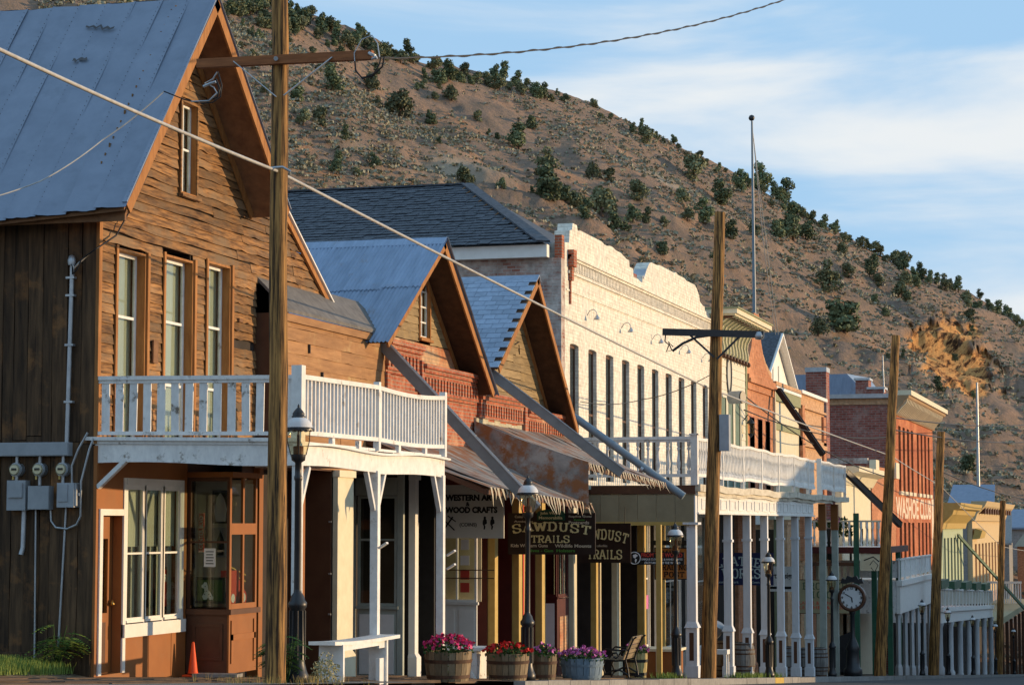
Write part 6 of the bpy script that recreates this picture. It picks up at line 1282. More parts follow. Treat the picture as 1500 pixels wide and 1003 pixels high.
loop([(319,105),(325,125),(323,142),(312,150),(295,152),(270,146),(240,134)], .009, cablek, Yp1-.2, p1); loop([(318,106),(312,116),(300,122),(313,128),(318,136),(306,148),(280,149)], .010, galv, Yp1-.22, p1); loop([(316,116),(322,130),(318,143),(305,147)], .014, cablek, Yp1-.18, p1); loop([(298,127),(309,122),(316,120)], .018, galv, Yp1-.24, p1, 'insulator')
wire('service_drop', 'pale thin service wire drooping across the sheet metal roof', [py(-60,300,24), py(60,265,25.0), py(150,205,25.8), py(240,134,Yp1-.2)], .009, cable, .03, cat='wire')
wire('roof_cable', 'black cable running down the clapboard gable beside the roof edge', [px(262,133,-14.05), px(240,185,-14.1), px(215,258,-14.12), px(195,300,-14.12), px(170,345,-14.12), px(140,365,-14.1), py(122,378,28.2)], .012, cablek, 0, 6, 'cable')
for i, (ya, yb, l) in enumerate(((760,768,'thin dark wire across the white brick hall windows'),(0,0,''))):
    if l: wire('thin_wire', l, [px(850,588,-14.0), px(940,585,-13.5), py(1042,548,base2.y)], .012, cablek, .1, 12, 'wire')
for (s, e, l) in (((1085,575),(1305,700),'upper thin wire between the cream front and the leaning pole'),((1090,600),(1308,640),'lower thin wire between the cream front and the leaning pole')): wire('thin_wire', l, [px(*s,-13.9), Vector((XK,FY(e[0],XK),px(*e,XK).z))], .022, cablek, .4, 12, 'wire')
for (s, e, l) in (((1312,612),(1560,612),'high dark wire running right from the leaning pole'),((1312,630),(1560,640),'second dark wire running right from the leaning pole'),((1378,690),(1560,735),'dark wire running right from the pole by the ochre cornice')): wire('thin_wire', l, [px(*s,XK), py(*e,190)], .03, cablek, .5, 12, 'wire')
fp = thing('flagpole', 'tall bare flagpole topped with a dark ball', 'flagpole', (-15,86.8,4)); b = MB(); b.tube([(-15,86.8,3.0),(-14.98,86.8,9),px(1101.5,178,-15)], .10, 10, .04); b.build('pole_shaft', guttb, fp); b = MB(); b.lathe([(0,-.13),(.09,-.09),(.13,0),(.09,.09),(0,.13)], 12, px(1101,173,-15)); b.build('ball', black, fp)
for k in (0,4): q = px(1103,195,-15); wire('halyard', ['slack rope falling from the flagpole top to the white gable','second slack rope just right of the first flagpole rope'][k//4], [q, px(1118+k,350,-15), px(1136+k,490,-15)], .014, cable, .1, 10, 'rope')
t = thing('antenna_mast', 'thin grey mast standing behind the blue roofed shed', 'mast', (0,215,0)); b = MB(); a = py(1431,560,214); c = py(1433,712,214); b.tube([c,a], .18, 6, .10); b.build('mast_shaft', galv, t)
t = thing('antenna_mast', 'thin antenna on the saloon roof beside the leaning pole', 'mast', (0,146,6)); b = MB(); a = py(1293,520,146); c = py(1295,575,146); b.tube([c,a], .06, 6, .03); b.build('mast_shaft', galv, t)
# ------------------------------------------------------------------ lettering
_tm = {}
def text_mesh(s, bold, mat):
    k = (s, bold, mat.name)
    if k not in _tm:
        cu = bpy.data.curves.new('lettering', 'FONT'); cu.body = s; cu.size = 1; cu.offset = bold; cu.extrude = .004; cu.align_x = 'CENTER'; cu.resolution_u = 3
        o = bpy.data.objects.new('lettering', cu); COL.objects.link(o); dg = bpy.context.evaluated_depsgraph_get(); me = bpy.data.meshes.new_from_object(o.evaluated_get(dg)); bpy.data.objects.remove(o); me.materials.clear(); me.materials.append(mat)
        v = np.zeros(len(me.vertices)*3); me.vertices.foreach_get('co', v); v = v.reshape(-1,3); _tm[k] = (me, v[:,0].min(), v[:,0].max(), v[:,1].min(), v[:,1].max())
    return _tm[k]
def text(s, mat, parent, x, Y, z0, z1, w, bold=.0, rot=0, face=0):
    """lettering centred on x between heights z0 and z1, stretched to width w, on the plane Y facing the viewer up the street"""
    me, a, c, d, e = text_mesh(s, bold, mat); o = link('lettering', me, parent); sx_ = w/(c-a); sz = (z1-z0)/(e-d)
    if face == 0: o.rotation_euler = (R(90),rot,0); o.location = (x-(a+c)/2*sx_, Y-.004, z0-d*sz)
    else: o.rotation_euler = (R(90),0,R(90)); o.location = (Y, x-(a+c)/2*sx_, z0-d*sz)
    o.scale = (sx_,sz,1); return o
SL = {'S':([[(.88,.72),(.82,.9),(.62,1),(.38,1),(.15,.9),(.1,.74),(.2,.6),(.5,.51),(.8,.41),(.9,.26),(.84,.1),(.62,0),(.36,0),(.16,.1),(.1,.28)]],[]),
 'A':([[(.06,0),(.46,1)],[(.54,1),(.94,0)],[(.24,.34),(.76,.34)],[(.40,.98),(.60,.98)]],[(.06,0),(.94,0)]),'W':([[(.02,1),(.26,0),(.5,.85),(.74,0),(.98,1)]],[(.02,1),(.98,1),(.5,.9)]),
 'D':([[(.18,0),(.18,1)],[(.18,1),(.6,1),(.82,.86),(.9,.6),(.9,.4),(.82,.14),(.6,0),(.18,0)]],[(.14,0),(.14,1)]),'U':([[(.18,1),(.18,.25),(.3,.05),(.5,0),(.7,.05),(.82,.25),(.82,1)]],[(.18,1),(.82,1)]),
 'T':([[(.5,0),(.5,1)],[(.08,.98),(.92,.98)],[(.08,1),(.08,.78)],[(.92,1),(.92,.78)]],[(.5,0)]),'R':([[(.18,0),(.18,1)],[(.18,1),(.65,1),(.86,.9),(.86,.62),(.65,.5),(.18,.5)],[(.5,.5),(.86,0)]],[(.18,0),(.18,1),(.88,0)]),
 'I':([[(.5,0),(.5,1)]],[(.5,0),(.5,1)]),'L':([[(.25,1),(.25,0)],[(.25,.02),(.88,.02)],[(.88,0),(.88,.28)]],[(.25,0),(.25,1)]),'E':([[(.22,0),(.22,1)],[(.22,.98),(.86,.98)],[(.86,1),(.86,.76)],[(.22,.5),(.66,.5)],[(.22,.02),(.88,.02)],[(.88,0),(.88,.26)]],[(.18,0),(.18,1)]),
 'H':([[(.2,0),(.2,1)],[(.8,0),(.8,1)],[(.2,.5),(.8,.5)]],[(.2,0),(.2,1),(.8,0),(.8,1)]),'O':([[(.5,1),(.25,.95),(.1,.72),(.1,.28),(.25,.05),(.5,0),(.75,.05),(.9,.28),(.9,.72),(.75,.95),(.5,1)]],[]),
 'K':([[(.2,0),(.2,1)],[(.85,1),(.2,.42)],[(.42,.6),(.88,0)]],[(.2,0),(.2,1),(.85,1),(.88,0)]),'N':([[(.15,0),(.15,1),(.85,0),(.85,1)]],[(.15,0),(.85,1)]),'P':([[(.2,0),(.2,1)],[(.2,1),(.65,1),(.86,.88),(.86,.58),(.65,.46),(.2,.46)]],[(.2,0),(.2,1)]),
 'G':([[(.86,.75),(.7,.97),(.5,1),(.25,.95),(.1,.7),(.1,.3),(.25,.05),(.5,0),(.75,.05),(.86,.2),(.86,.45),(.6,.45)]],[]),'B':([[(.2,0),(.2,1)],[(.2,1),(.65,1),(.82,.88),(.82,.62),(.65,.52),(.2,.52)],[(.65,.52),(.88,.4),(.88,.12),(.65,0),(.2,0)]],[(.18,0),(.18,1)]),
 'M':([[(.08,0),(.12,1),(.5,.25),(.88,1),(.92,0)]],[(.08,0),(.92,0)])}
def slab(ch, mat, t=.2, th=.012):
    k = ('slab', ch, mat.name, t)
    if k in _tm: return _tm[k]
    b = MB(); d = 0; st_, sf = SL[ch]
    def seg(p, q, w):
        nonlocal d
        p, q = Vector((*p,0)), Vector((*q,0)); dv = (q-p)
        if dv.length < 1e-5: return
        dv.normalize(); n = Vector((-dv.y,dv.x,0))*w/2; p = p-dv*w*.18; q = q+dv*w*.18; z = th+d*.0006; d += 1
        vs = [p-n,p+n,q+n,q-n]; b.add([(v.x,v.y,0) for v in vs]+[(v.x,v.y,z) for v in vs], [(3,2,1,0),(4,5,6,7),(0,1,5,4),(1,2,6,5),(2,3,7,6),(3,0,4,7)])
    for pl in st_:
        for p, q in zip(pl[:-1], pl[1:]):
            v = abs(q[1]-p[1]) > abs(q[0]-p[0])*.5; seg(p, q, t*(1.05 if v else .62))
    for p in sf: seg((p[0]-.19,p[1]+(.05 if p[1] < .5 else -.05)), (p[0]+.19,p[1]+(.05 if p[1] < .5 else -.05)), .12)
    if ch == 'S': seg((.88,1.0),(.88,.68),.1); seg((.1,.0),(.1,.32),.1)
    _tm[k] = b.mesh('letter', mat); return _tm[k]
def slabtext(s, mat, parent, x0, x1, Y, z, h, arc=0, gap=.16, wide=None):
    n = len(s); wd = [(1.25 if ch in 'WM' else .62 if ch == 'I' else 1.0) for ch in s]; tot = sum(wd)+gap*(n-1); u = (x1-x0)/tot; x = x0
    for ch, w in zip(s, wd):
        if ch != ' ':
            f = ((x+w*u/2)-(x0+x1)/2)/((x1-x0)/2); o = link('letter', slab(ch, mat), parent); zo = arc*(1-f*f); a = -arc*2*f/((x1-x0)/2); o.rotation_euler = (R(90),-math.atan(a),0); o.scale = (w*u*(1.0 if ch != 'I' else 1.0),h,1); o.location = (x,Y-.002,z+zo)
        x += (w+gap)*u
def board(name, label, Y, xl, xr, zb, zt, mat, th=.04, cat='sign', rods=True, edge=None, ztop=None):
    t = thing(name, label, cat, ((xl+xr)/2,Y,zb)); boxes('board', mat, t, [(xl,xr,Y,Y+th,zb,zt)])
    if edge: e = .03; boxes('frame', edge, t, [(xl-e,xr+e,Y-.012,Y+th+.01,zt,zt+e),(xl-e,xr+e,Y-.012,Y+th+.01,zb-e,zb),(xl-e,xl,Y-.011,Y+th+.01,zb,zt),(xr,xr+e,Y-.011,Y+th+.01,zb,zt)])
    if rods:
        for x in (xl+.12*(xr-xl),xr-.12*(xr-xl)): b = MB(); b.tube([(x,Y+th/2,zt),(x+.02,Y+th/2,ztop or zt+.3)], .008, 5); b.build('hanger', cablek, t)
    return t
def rect(Y, x0, y0, x1, y1): a = py(x0,y0,Y); c = py(x1,y1,Y); return a.x, c.x, c.z, a.z
# western art sign
Y = 43.3; xl, xr, zb, zt = rect(Y,646,710,738,788); sg = board('hanging_shop_sign', 'grey hanging sign with black western art and wood crafts lettering', Y, xl, xr, zb, zt, signgrey, ztop=zt+.35); w = xr-xl; h = zt-zb
def T(s, m, u0, u1, v0, v1, bold=.02, par=None): return text(s, m, par or sg, xl+w*(u0+u1)/2, Y, zb+h*v0, zb+h*v1, w*(u1-u0), bold)
T('WESTERN ART', ink, .07, .88, .70, .82, .05); T('&', ink, .40, .46, .60, .68, .03); T('WOOD CRAFTS', ink, .07, .90, .47, .59, .05); T('(COINS)', ink, .30, .57, .20, .29, .01)
b = MB(); b.beam((xl+w*.06,Y-.006,zb+h*.18),(xl+w*.19,Y-.006,zb+h*.40),.03,.006,(0,1,0)); b.beam((xl+w*.06,Y-.008,zb+h*.33),(xl+w*.22,Y-.008,zb+h*.15),.025,.006,(0,1,0)); b.beam((xl+w*.11,Y-.006,zb+h*.42),(xl+w*.24,Y-.006,zb+h*.31),.02,.006,(0,1,0)); b.build('crossed_tools_emblem', ink, sg)
for u in (.70,.82):
    sh = [(0,0),(.012,.06),(.0,.09),(.035,.12),(.03,.18),(.015,.20),(.02,.235),(.0,.25),(-.02,.235),(-.015,.20),(-.03,.17),(-.035,.11),(-.015,.06),(-.02,.01)]; b = MB(); b.prism([(xl+w*(u+sx*1.0),zb+h*(.16+sy*1.0)) for sx,sy in sh], 'y', Y-.006, Y-.0005); b.build('rider_silhouette', ink, sg)
# sawdust signs
Y = 46.6; xl, xr, zb, zt = rect(Y,744,751,872,812); sg = board('hanging_shop_sign', 'large dark brown sawdust trails sign with a green plaque on top', Y, xl, xr, zb, zt, signbrn, ztop=zt+.5); w = xr-xl; h = zt-zb
slabtext('SAWDUST', gold, sg, xl+w*.06, xl+w*.94, Y, zb+h*.49, h*.20, h*.085, .22); slabtext('TRAILS', gold, sg, xl+w*.27, xl+w*.71, Y, zb+h*.29, h*.165, 0, .12)
cr = M('cream_lettering', (.66,.56,.42), bump=0, rnd=0)
T('Kids Western Guns', cr, .035, .46, .175, .255, .018); T('Wildlife Mounts', cr, .54, .955, .17, .25, .018); T('Knives - Gun  Holsters', grnl, .20, .77, .06, .13, .015); T('Antiques', cr, .07, .29, .76, .82, .012); T('Coins', cr, .08, .17, .88, .94, .012); T('Replica Guns', cr, .70, .96, .88, .94, .012); T('Postcards', cr, .70, .93, .73, .81, .012); T('Knives', grnl, .76, .88, .81, .86, .01)
b = MB(); n = 12; pts = [(xl+w*.345,zb+h*.82),(xl+w*.66,zb+h*.82),(xl+w*.66,zb+h*1.0)]+[(xl+w*(.5025+.1575*math.cos(math.pi*i/n)),zb+h*(1.0+.09*math.sin(math.pi*i/n))) for i in range(1,n)]+[(xl+w*.345,zb+h*1.0)]; b.prism(pts, 'y', Y-.05, Y-.02); pl = b.build('green_plaque', plaque, sg)
text('John Wayne', gold, sg, xl+w*.50, Y-.05, zb+h*.945, zb+h*1.03, w*.24, .015); text('Memorabilia', gold, sg, xl+w*.50, Y-.05, zb+h*.85, zb+h*.92, w*.27, .015)
Y = 53.3; xl, xr, zb, zt = rect(Y,846,766,924,824); sg = board('hanging_shop_sign', 'smaller dark brown sawdust trails sign behind the large one', Y, xl, xr, zb, zt, signbrn, ztop=zt+.4); w = xr-xl; h = zt-zb
slabtext('SAWDUST', gold, sg, xl+w*.04, xl+w*.93, Y, zb+h*.50, h*.24, h*.10, .16); slabtext('TRAILS', gold, sg, xl+w*.18, xl+w*.84, Y, zb+h*.10, h*.22, 0, .10); T('collectibles', cr, .36, .56, .40, .46, .01)
# from the world sign
Y = 55.2; xl, xr, zb, zt = rect(Y,922,808,1002,827); sg = board('long_banner_sign', 'long narrow black sign with red lettering and a round globe emblem', Y, xl, xr, zb, zt, ink, rods=True, ztop=zt+.6); w = xr-xl; h = zt-zb
T('FROM THE WORLD', redl, .22, .97, .60, .93, .03); T('UNIQUE CLOTHING & HANDICRAFTS', wht, .22, .97, .33, .51, .01); T('FROM AROUND THE WORLD', wht, .28, .93, .07, .25, .01)
b = MB(); n = 20; cx_, cz_ = xl+w*.095, zb+h*.52; r_ = h*.47; b.tube([(cx_+r_*math.cos(2*math.pi*i/n),Y-.01,cz_+r_*math.sin(2*math.pi*i/n)) for i in range(n+1)], .012, 5); b.build('globe_ring', wht, sg)
for pl_ in ([(-.3,.5),(.2,.7),(.6,.4),(.3,.2),(.1,-.05),(-.2,.1)],[(.1,-.1),(.4,-.2),(.3,-.6),(.15,-.8),(.05,-.4)]): b = MB(); b.prism([(cx_+r_*u,cz_+r_*v) for u,v in pl_], 'y', Y-.01, Y-.001); b.build('globe_land', wht, sg)
# orange trading post sign
Y = 60.3; xl, xr, zb, zt = rect(Y,960,803,1010,847); sg = board('framed_shop_sign', 'orange trading post sign in a black frame between the ochre and white posts', Y, xl, xr, zb, zt, signor, edge=black, ztop=zt+.5); w = xr-xl; h = zt-zb
boxes('top_bar', black, sg, [(xl-.12,xr+.18,Y-.02,Y+.1,zt+.09,zt+.22)])
slabtext('MILL', ink, sg, xl+w*.2, xl+w*.8, Y, zb+h*.76, h*.17, 0, .2); slabtext('GREEN', ink, sg, xl+w*.14, xl+w*.86, Y, zb+h*.52, h*.17, 0, .2); slabtext('TRADING', ink, sg, xl+w*.08, xl+w*.94, Y, zb+h*.29, h*.17, 0, .18); slabtext('POST', ink, sg, xl+w*.25, xl+w*.85, Y, zb+h*.05, h*.17, 0, .2)
# leather works
Y = 71.0; xl, xr, zb, zt = rect(Y,1048,809,1133,857); sg = board('framed_shop_sign', 'navy blue leather works sign with pale lettering behind the white columns', Y, xl, xr, zb, zt, signbl, ztop=zt+.5); w = xr-xl; h = zt-zb
slabtext('LEATHER', blul, sg, xl+w*.02, xl+w*.90, Y, zb+h*.50, h*.27, h*.10, .14); slabtext('WORKS', blul, sg, xl+w*.13, xl+w*.78, Y, zb+h*.22, h*.28, 0, .16); T('Leather Work', blul, .03, .40, .06, .13, .005); T('Covers', blul, .63, .76, .06, .13, .005)
Y = 76.5; xl, xr, zb, zt = rect(Y,1124,829,1163,866); sg = board('hanging_shop_sign', 'white sign with black script lettering partly behind the columns', Y, xl, xr, zb, zt, whitecl, ztop=zt+.5); w = xr-xl; h = zt-zb; T('Art Design', ink, .05, .97, .45, .75, .02)
b = MB(); b.box(xl+w*.1,xl+w*.9,Y-.01,Y-.001,zb+h*.1,zb+h*.2); b.build('oval_bar', ink, sg)
Y = 91.5; xl, xr, zb, zt = rect(Y,1166,849,1248,898); sg = board('long_banner_sign', 'wide tan signboard with dark ornamental lettering left of the street clock', Y, xl, xr, zb, zt, signtan, edge=darkbr, ztop=zt+.3); w = xr-xl; h = zt-zb; dkg = M('dark_green_lettering', (.10,.13,.07), bump=0, rnd=0)
slabtext('BROTHER', dkg, sg, xl+w*.12, xl+w*.92, Y, zb+h*.72, h*.20, 0, .2); slabtext('HOOD', dkg, sg, xl+w*.2, xl+w*.85, Y, zb+h*.46, h*.2, 0, .3); T('LADIES & MENS WEAR', redl, .06, .94, .26, .36, .0); T('LEATHER & MORE', redl, .06, .94, .12, .22, .0)
sg = H10; text('WASHOE CLUB', paintw, H10, 139.7, XF+.004, .33, 1.62, 21.0, .03, face=1)
b = MB(); b.box(XF+.004,XF+.012,150.6,151.9,-2.5,1.7); b.build('white_corner_strip', paintw, H10)
# string of broken lights along the awning and post clips
for (x, y, l) in ((748,655,''),):
    pass
for (X_, Y_, z, l) in ((-11.15,31.55,-.35,'small white lamp clip on the middle porch post'),(-11.1,34.75,-.5,'small white lamp clip on the far porch post'),(-11.1,34.75,-.72,'lower white lamp clip on the far porch post')):
    t = thing('lamp_clip', l, 'lamp clip', (X_,Y_,z)); b = MB(); b.beam((X_+.03,Y_-.05,z),(X_+.18,Y_-.1,z+.08),.05,.03); b.build('clip', whitecl, t)
# shop window things in the display bay
pi = thing('framed_poster', 'upper black and white poster in the display bay', 'poster', (-13.75,32.3,.1)); piece('print', ink, pi, (-14.10,32.49,.28), (.30,.01,.52)); b = MB(); b.prism([(-14.18,.05),(-14.02,.05),(-14.0,.25),(-14.05,.42),(-14.11,.50),(-14.17,.42),(-14.21,.22)], 'y', 32.47, 32.48); b.build('pale_figure', wht, pi)
pi = thing('framed_poster', 'lower black and white poster in the display bay', 'poster', (-13.75,32.3,-.5)); piece('print', greybox, pi, (-14.10,32.49,-.28), (.30,.01,.46)); b = MB(); b.prism([(-14.16,-.48),(-14.04,-.48),(-14.04,-.25),(-14.10,-.10),(-14.16,-.25)], 'y', 32.47, 32.48); b.build('grey_figure', ink, pi)
pi = thing('paper_notice', 'white printed notice taped in the display bay window', 'notice', (-13.95,31.45,-.6)); piece('sheet', wht, pi, (-13.83,31.455,-.50), (.19,.004,.28))
for i in range(5): text(['PLEASE','DO NOT','LEAN ON','THE','GLASS'][i], ink, pi, -13.83, 31.453, -.405-.05*i, -.38-.05*i, .10, .01) if False else piece('print_line', ink, pi, (-13.83,31.4525,-.41-.045*i), (.11 if i % 2 else .13,.002,.014))
pi = thing('red_street_plate', 'narrow red vertical plate with white letters inside the display bay', 'sign', (-13.93,31.9,-.2)); piece('plate', redl, pi, (-14.17,31.9,-.12), (.09,.01,.6)); o = text('CENTER BLVD', wht, pi, 0, 0, -.03, .03, .5, .0); o.rotation_euler = (R(90),R(-90),0); o.location = (-14.145,31.893,-.12)
pi = thing('framed_picture', 'dark framed picture of a white spotted dog standing in the display bay', 'picture', (-13.9,31.6,-1.2)); piece('frame', ink, pi, (-13.88,31.6,-1.0), (.50,.03,.40)); piece('print', petleaf, pi, (-13.88,31.583,-1.0), (.42,.004,.32)); b = MB(); b.prism([(-13.98+u,-1.14+v) for u,v in ((0,0),(-.02,.05),(.02,.12),(.01,.17),(-.03,.18),(-.035,.21),(.0,.24),(.015,.265),(.05,.26),(.07,.20),(.075,.15),(.12,.10),(.16,.03),(.15,0),(.1,0),(.08,.04),(.05,.0))], 'y', 31.572, 31.58); b.build('pale_dog', wht, pi)
pi = thing('toy_fire_engine', 'red toy fire engine with white wheels in the display bay', 'toy', (-13.62,31.75,-1.2)); b = MB(); b.box(-13.95,-13.58,31.7,32.2,-1.10,-.85); b.box(-13.75,-13.58,31.7,32.0,-.85,-.70); b.build('body', redl, pi)
for y in (31.68,32.1):
    b = MB(); b.tube([(-13.60,y,-1.12),(-13.54,y,-1.12)], .12, 14); b.build('wheel', redl, pi); b = MB(); b.tube([(-13.541,y,-1.12),(-13.535,y,-1.12)], .07, 12); b.build('hub', wht, pi)
b = MB(); b.beam((-13.6,31.6,-.62),(-13.6,32.3,-.78),.02,.02); b.beam((-13.6,31.6,-.72),(-13.6,32.3,-.88),.02,.02); b.build('ladder', yel, pi)
pi = thing('red_window_sticker', 'small red and white letter sign in the triple window', 'sign', (XF-.1,31.0,-1.0)); piece('card', redl, pi, (XF-.155,30.95,-.95), (.01,.32,.55)); text('OR', wht, pi, 30.95, XF-.149, -.86, -.74, .2, .03, face=1)
for u, v in ((.03,.20),(.05,.13),(.09,.08),(.02,.08),(.12,.05)):
    b = MB(); b.box(-13.98+u-.008,-13.98+u+.008,31.568,31.5715,-1.14+v-.008,-1.14+v+.008); b.build('dog_spot', ink, bpy.data.objects['framed_picture'])
# ------------------------------------------------------------------ barrels and flowers
def half_barrel(label, X, Y, r, h, sm, hm, nst=20, group='flower barrels along the kerb', flare=.86):
    z = zs(Y); t = thing('flower_barrel', label, 'planter', (X,Y,z), group)
    for i in range(nst):
        a0 = 2*math.pi*i/nst+.012; a1 = 2*math.pi*(i+1)/nst-.012; b = MB(); vs = []; dr = rng.uniform(-.004,.004); dz = rng.uniform(-.008,.008)
        for (zz, f) in ((0,flare),(h*.35,flare+.075),(h*.7,flare+.12),(h+dz,1.0)):
            for rr in (r*f+dr, r*f-.028): 
                for a in (a0,a1): vs.append((rr*math.cos(a),rr*math.sin(a),zz))
        fs = []
        for k in range(3):
            o = k*4; fs += [(o,o+1,o+5,o+4),(o+3,o+2,o+6,o+7),(o+2,o,o+4,o+6),(o+1,o+3,o+7,o+5)]
        fs += [(12,13,15,14),(1,0,2,3)]; b.add(vs, fs); b.build('stave', sm, t, True)
    for (z0, z1) in ((.10,.22),(.62,.74)):
        f = lambda u: flare+.12*min(1,u/.7)+(.02 if u > .7 else 0)
        b = MB(); b.lathe([(r*f(z0)+.008,h*z0),(r*f(z1)+.010,h*z1)], 24); b.build('hoop', hm, t, True)
    b = MB(); b.lathe([(0,h*.9),(r*.95,h*.88)], 16); b.build('potting_soil', soil, t, True); return t, z+h*.9
fb = [('half barrel of bright magenta petunias beside the porch post',FY(657,-10.95),-10.95,.385,.47,stavew,hoopm,pinkf,.20,95),
      ('half barrel of red petunias left of the lamp post',FY(744,-10.95),-10.95,.375,.47,stavew,hoopm,redf,.13,85),
      ('small half barrel with violet flowers right of the lamp post',FY(797,-11.0),-11.0,.235,.47,stavew,hoopm,violf,.13,40),
      ('low blue grey tub of violet petunias in front of the dark shop doors',FY(852,-10.95),-10.95,.43,.42,staveb,staveb,violf,.14,100),
      ('pale yellow barrel with pink flowers behind the iron bench',FY(931,-11.6),-11.6,.27,.58,stavey,black,violf,.18,40)]
for i, (l, Y, X, r, h, sm, hm, fm, fh, nf) in enumerate(fb):
    t, zt = half_barrel(l, X, Y, r, h, sm, hm); kind = ['magenta petunias with dark leaves growing in the first half barrel','red petunias with dark leaves in the barrel left of the lamp post','violet flowers in the small barrel right of the lamp post','violet petunias filling the low blue grey tub','pink flowers in the pale yellow barrel behind the bench'][i]
    blob_plant('petunia_plant', kind, 'flowers', (X,Y,zt), r*1.08, fh+.10, petleaf, 420, fm, nf, .034, 20+i, 'petunias in the barrels', .032)
def full_barrel(label, X, Y, r, h, sm=staveg, hm=hoopm):
    t = thing('oak_barrel', label, 'barrel', (X,Y,zs(Y)), 'upright barrels under the long balcony'); n = 16
    for i in range(n):
        a0 = 2*math.pi*i/n+.012; a1 = 2*math.pi*(i+1)/n-.012; b = MB(); vs = []
        for (u, f) in ((0,.80),(.25,.95),(.5,1),(.75,.95),(1,.80)):
            for a in (a0,a1): vs.append((r*f*math.cos(a),r*f*math.sin(a),h*u))
            for a in (a0,a1): vs.append(((r*f-.03)*math.cos(a),(r*f-.03)*math.sin(a),h*u))
        fs = []
        for k in range(4): o = k*4; fs += [(o,o+1,o+5,o+4),(o+1,o+3,o+7,o+5),(o+2,o,o+4,o+6)]
        fs += [(16,17,19,18)]; b.add(vs, fs); b.build('stave', sm, t, True)
    for u, f in ((.04,.83),(.20,.925),(.32,.975),(.68,.975),(.80,.925),(.95,.83)): b = MB(); b.lathe([(r*f+.004,h*u-.02),(r*f+.008,h*u+.02)], 20); b.build('hoop', hm, t, True)
    b = MB(); b.lathe([(0,h*.96),(r*.8,h*.96)], 16); b.build('lid', sm, t, True)
for l, x, X in (('weathered grey barrel standing between the first two panelled columns',1087,-11.45),('dark weathered barrel behind the fifth panelled column',1152,-11.9),('dark barrel partly hidden behind the sixth panelled column',1176,-12.1),('grey barrel at the far end of the panelled columns',1196,-11.3)): full_barrel(l, X, FY(x,X), .36, .98)
pb = thing('tilted_pail', 'pale pail resting on the near barrel', 'pail', (-11.5,FY(1070,-11.5),zs(60)+1.2)); b = MB(); b.tube([(-11.75,61.0,zs(61)+1.15),(-11.55,60.9,zs(61)+1.42)], .16, 12, .2); b.build('pail_body', galv, pb)
full_barrel('brown barrel carrying a tilted pail behind the white stool', -11.6, 61.3, .34, .98, stavew)
# ------------------------------------------------------------------ benches, stools, boxes
wb = thing('white_bench', 'white painted bench with a curved worn seat between the porch posts', 'bench', (-11.0,30.4,zs(30.4)))
b = MB(); vs = []; n = 14
for i in range(n+1):
    y = 28.9+2.75*i/n; u = i/n; xo = -.10*math.sin(u*math.pi); zc_ = -1.60-.035*math.sin(u*math.pi)-.03*u; vs += [(-11.22+xo,y,zc_-.05),(-10.83+xo,y,zc_-.05),(-10.83+xo,y,zc_),(-11.22+xo,y,zc_)]
b.add(vs, [(i*4+q,i*4+(q+1)%4,(i+1)*4+(q+1)%4,(i+1)*4+q) for i in range(n) for q in range(4)]+[(3,2,1,0),(n*4,n*4+1,n*4+2,n*4+3)]); b.build('seat', white, wb)
for (y0, y1, x0, x1) in ((29.3,29.36,-11.22,-10.86),(31.25,31.31,-11.18,-10.9)): boxes('leg_panel', white, wb, [(x0,x1,y0,y1,zs(y0)-.05,-1.66)])
boxes('apron', white, wb, [(-10.97,-10.93,31.0,31.3,-1.80,-1.66),(-10.97,-10.93,29.36,31.0,-1.76,-1.68)])
boxes('leg_board', white, wb, [(-11.0,-10.94,31.05,31.249,zs(31)-.05,-1.95)])
ib = thing('iron_bench', 'black iron bench with wooden slats and scrolled arms', 'bench', (-11.4,FY(910,-11.4),zs(FY(910,-11.4)))); Yb = FY(908,-11.4); zb_ = zs(Yb)
for y in (Yb-.45, Yb+.45):
    for nm, pts in (('back_iron',[(.30,0),(.27,.22),(.22,.42),(.30,.66),(.40,.88),(.47,.93)]),('front_leg',[(-.32,0),(-.24,.12),(-.30,.28),(-.24,.43)]),('seat_iron',[(-.26,.43),(0,.40),(.23,.42)]),('arm_rest',[(-.26,.43),(-.32,.58),(-.22,.66),(.05,.63),(.28,.64)]),('arm_scroll',[(-.15,.46),(-.08,.56),(.02,.58),(.06,.50),(0,.46),(-.05,.5)]),('leg_stay',[(-.26,.10),(-.05,.20),(.1,.20),(.28,.10)]),('foot',[(.22,.0),(.30,.04),(.40,.0)])):
        b = MB(); b.tube([(-11.4+u,y,zb_+v) for u,v in pts], .022, 6); b.build(nm, black, ib)
slm = M('bench_slat', (.20,.15,.09), (.32,.25,.16), sc=(4,1,4), ns=4, bump=.2, rnd=.12)
for u, v in ((-.22,.45),(-.13,.445),(-.04,.44),(.05,.435),(.14,.44)): piece('slat', slm, ib, (-11.4+u,Yb,zb_+v), (.075,1.0,.022))
for u, v in ((.205,.50),(.25,.60),(.295,.70),(.34,.80),(.39,.89)): piece('slat', slm, ib, (-11.4+u-.02,Yb,zb_+v), (.022,1.0,.085), (0,R(24),0))
bx = thing('low_brown_box', 'low brown box bench with a pale board top beside the ochre post', 'box', (-11.5,FY(966,-11.5),zs(53))); Yx = FY(960,-11.5); boxes('box_side', brownp, bx, [(-11.95,-11.05,Yx,Yx+1.0,zs(Yx)-.1,zs(Yx)+.62)]); boxes('board_top', cream, bx, [(-12.0,-10.98,Yx-.05,Yx+1.05,zs(Yx)+.62,zs(Yx)+.68)]); boxes('corner_strip', cream, bx, [(-11.5,-11.46,Yx-.02,Yx-.001,zs(Yx)-.1,zs(Yx)+.62)])
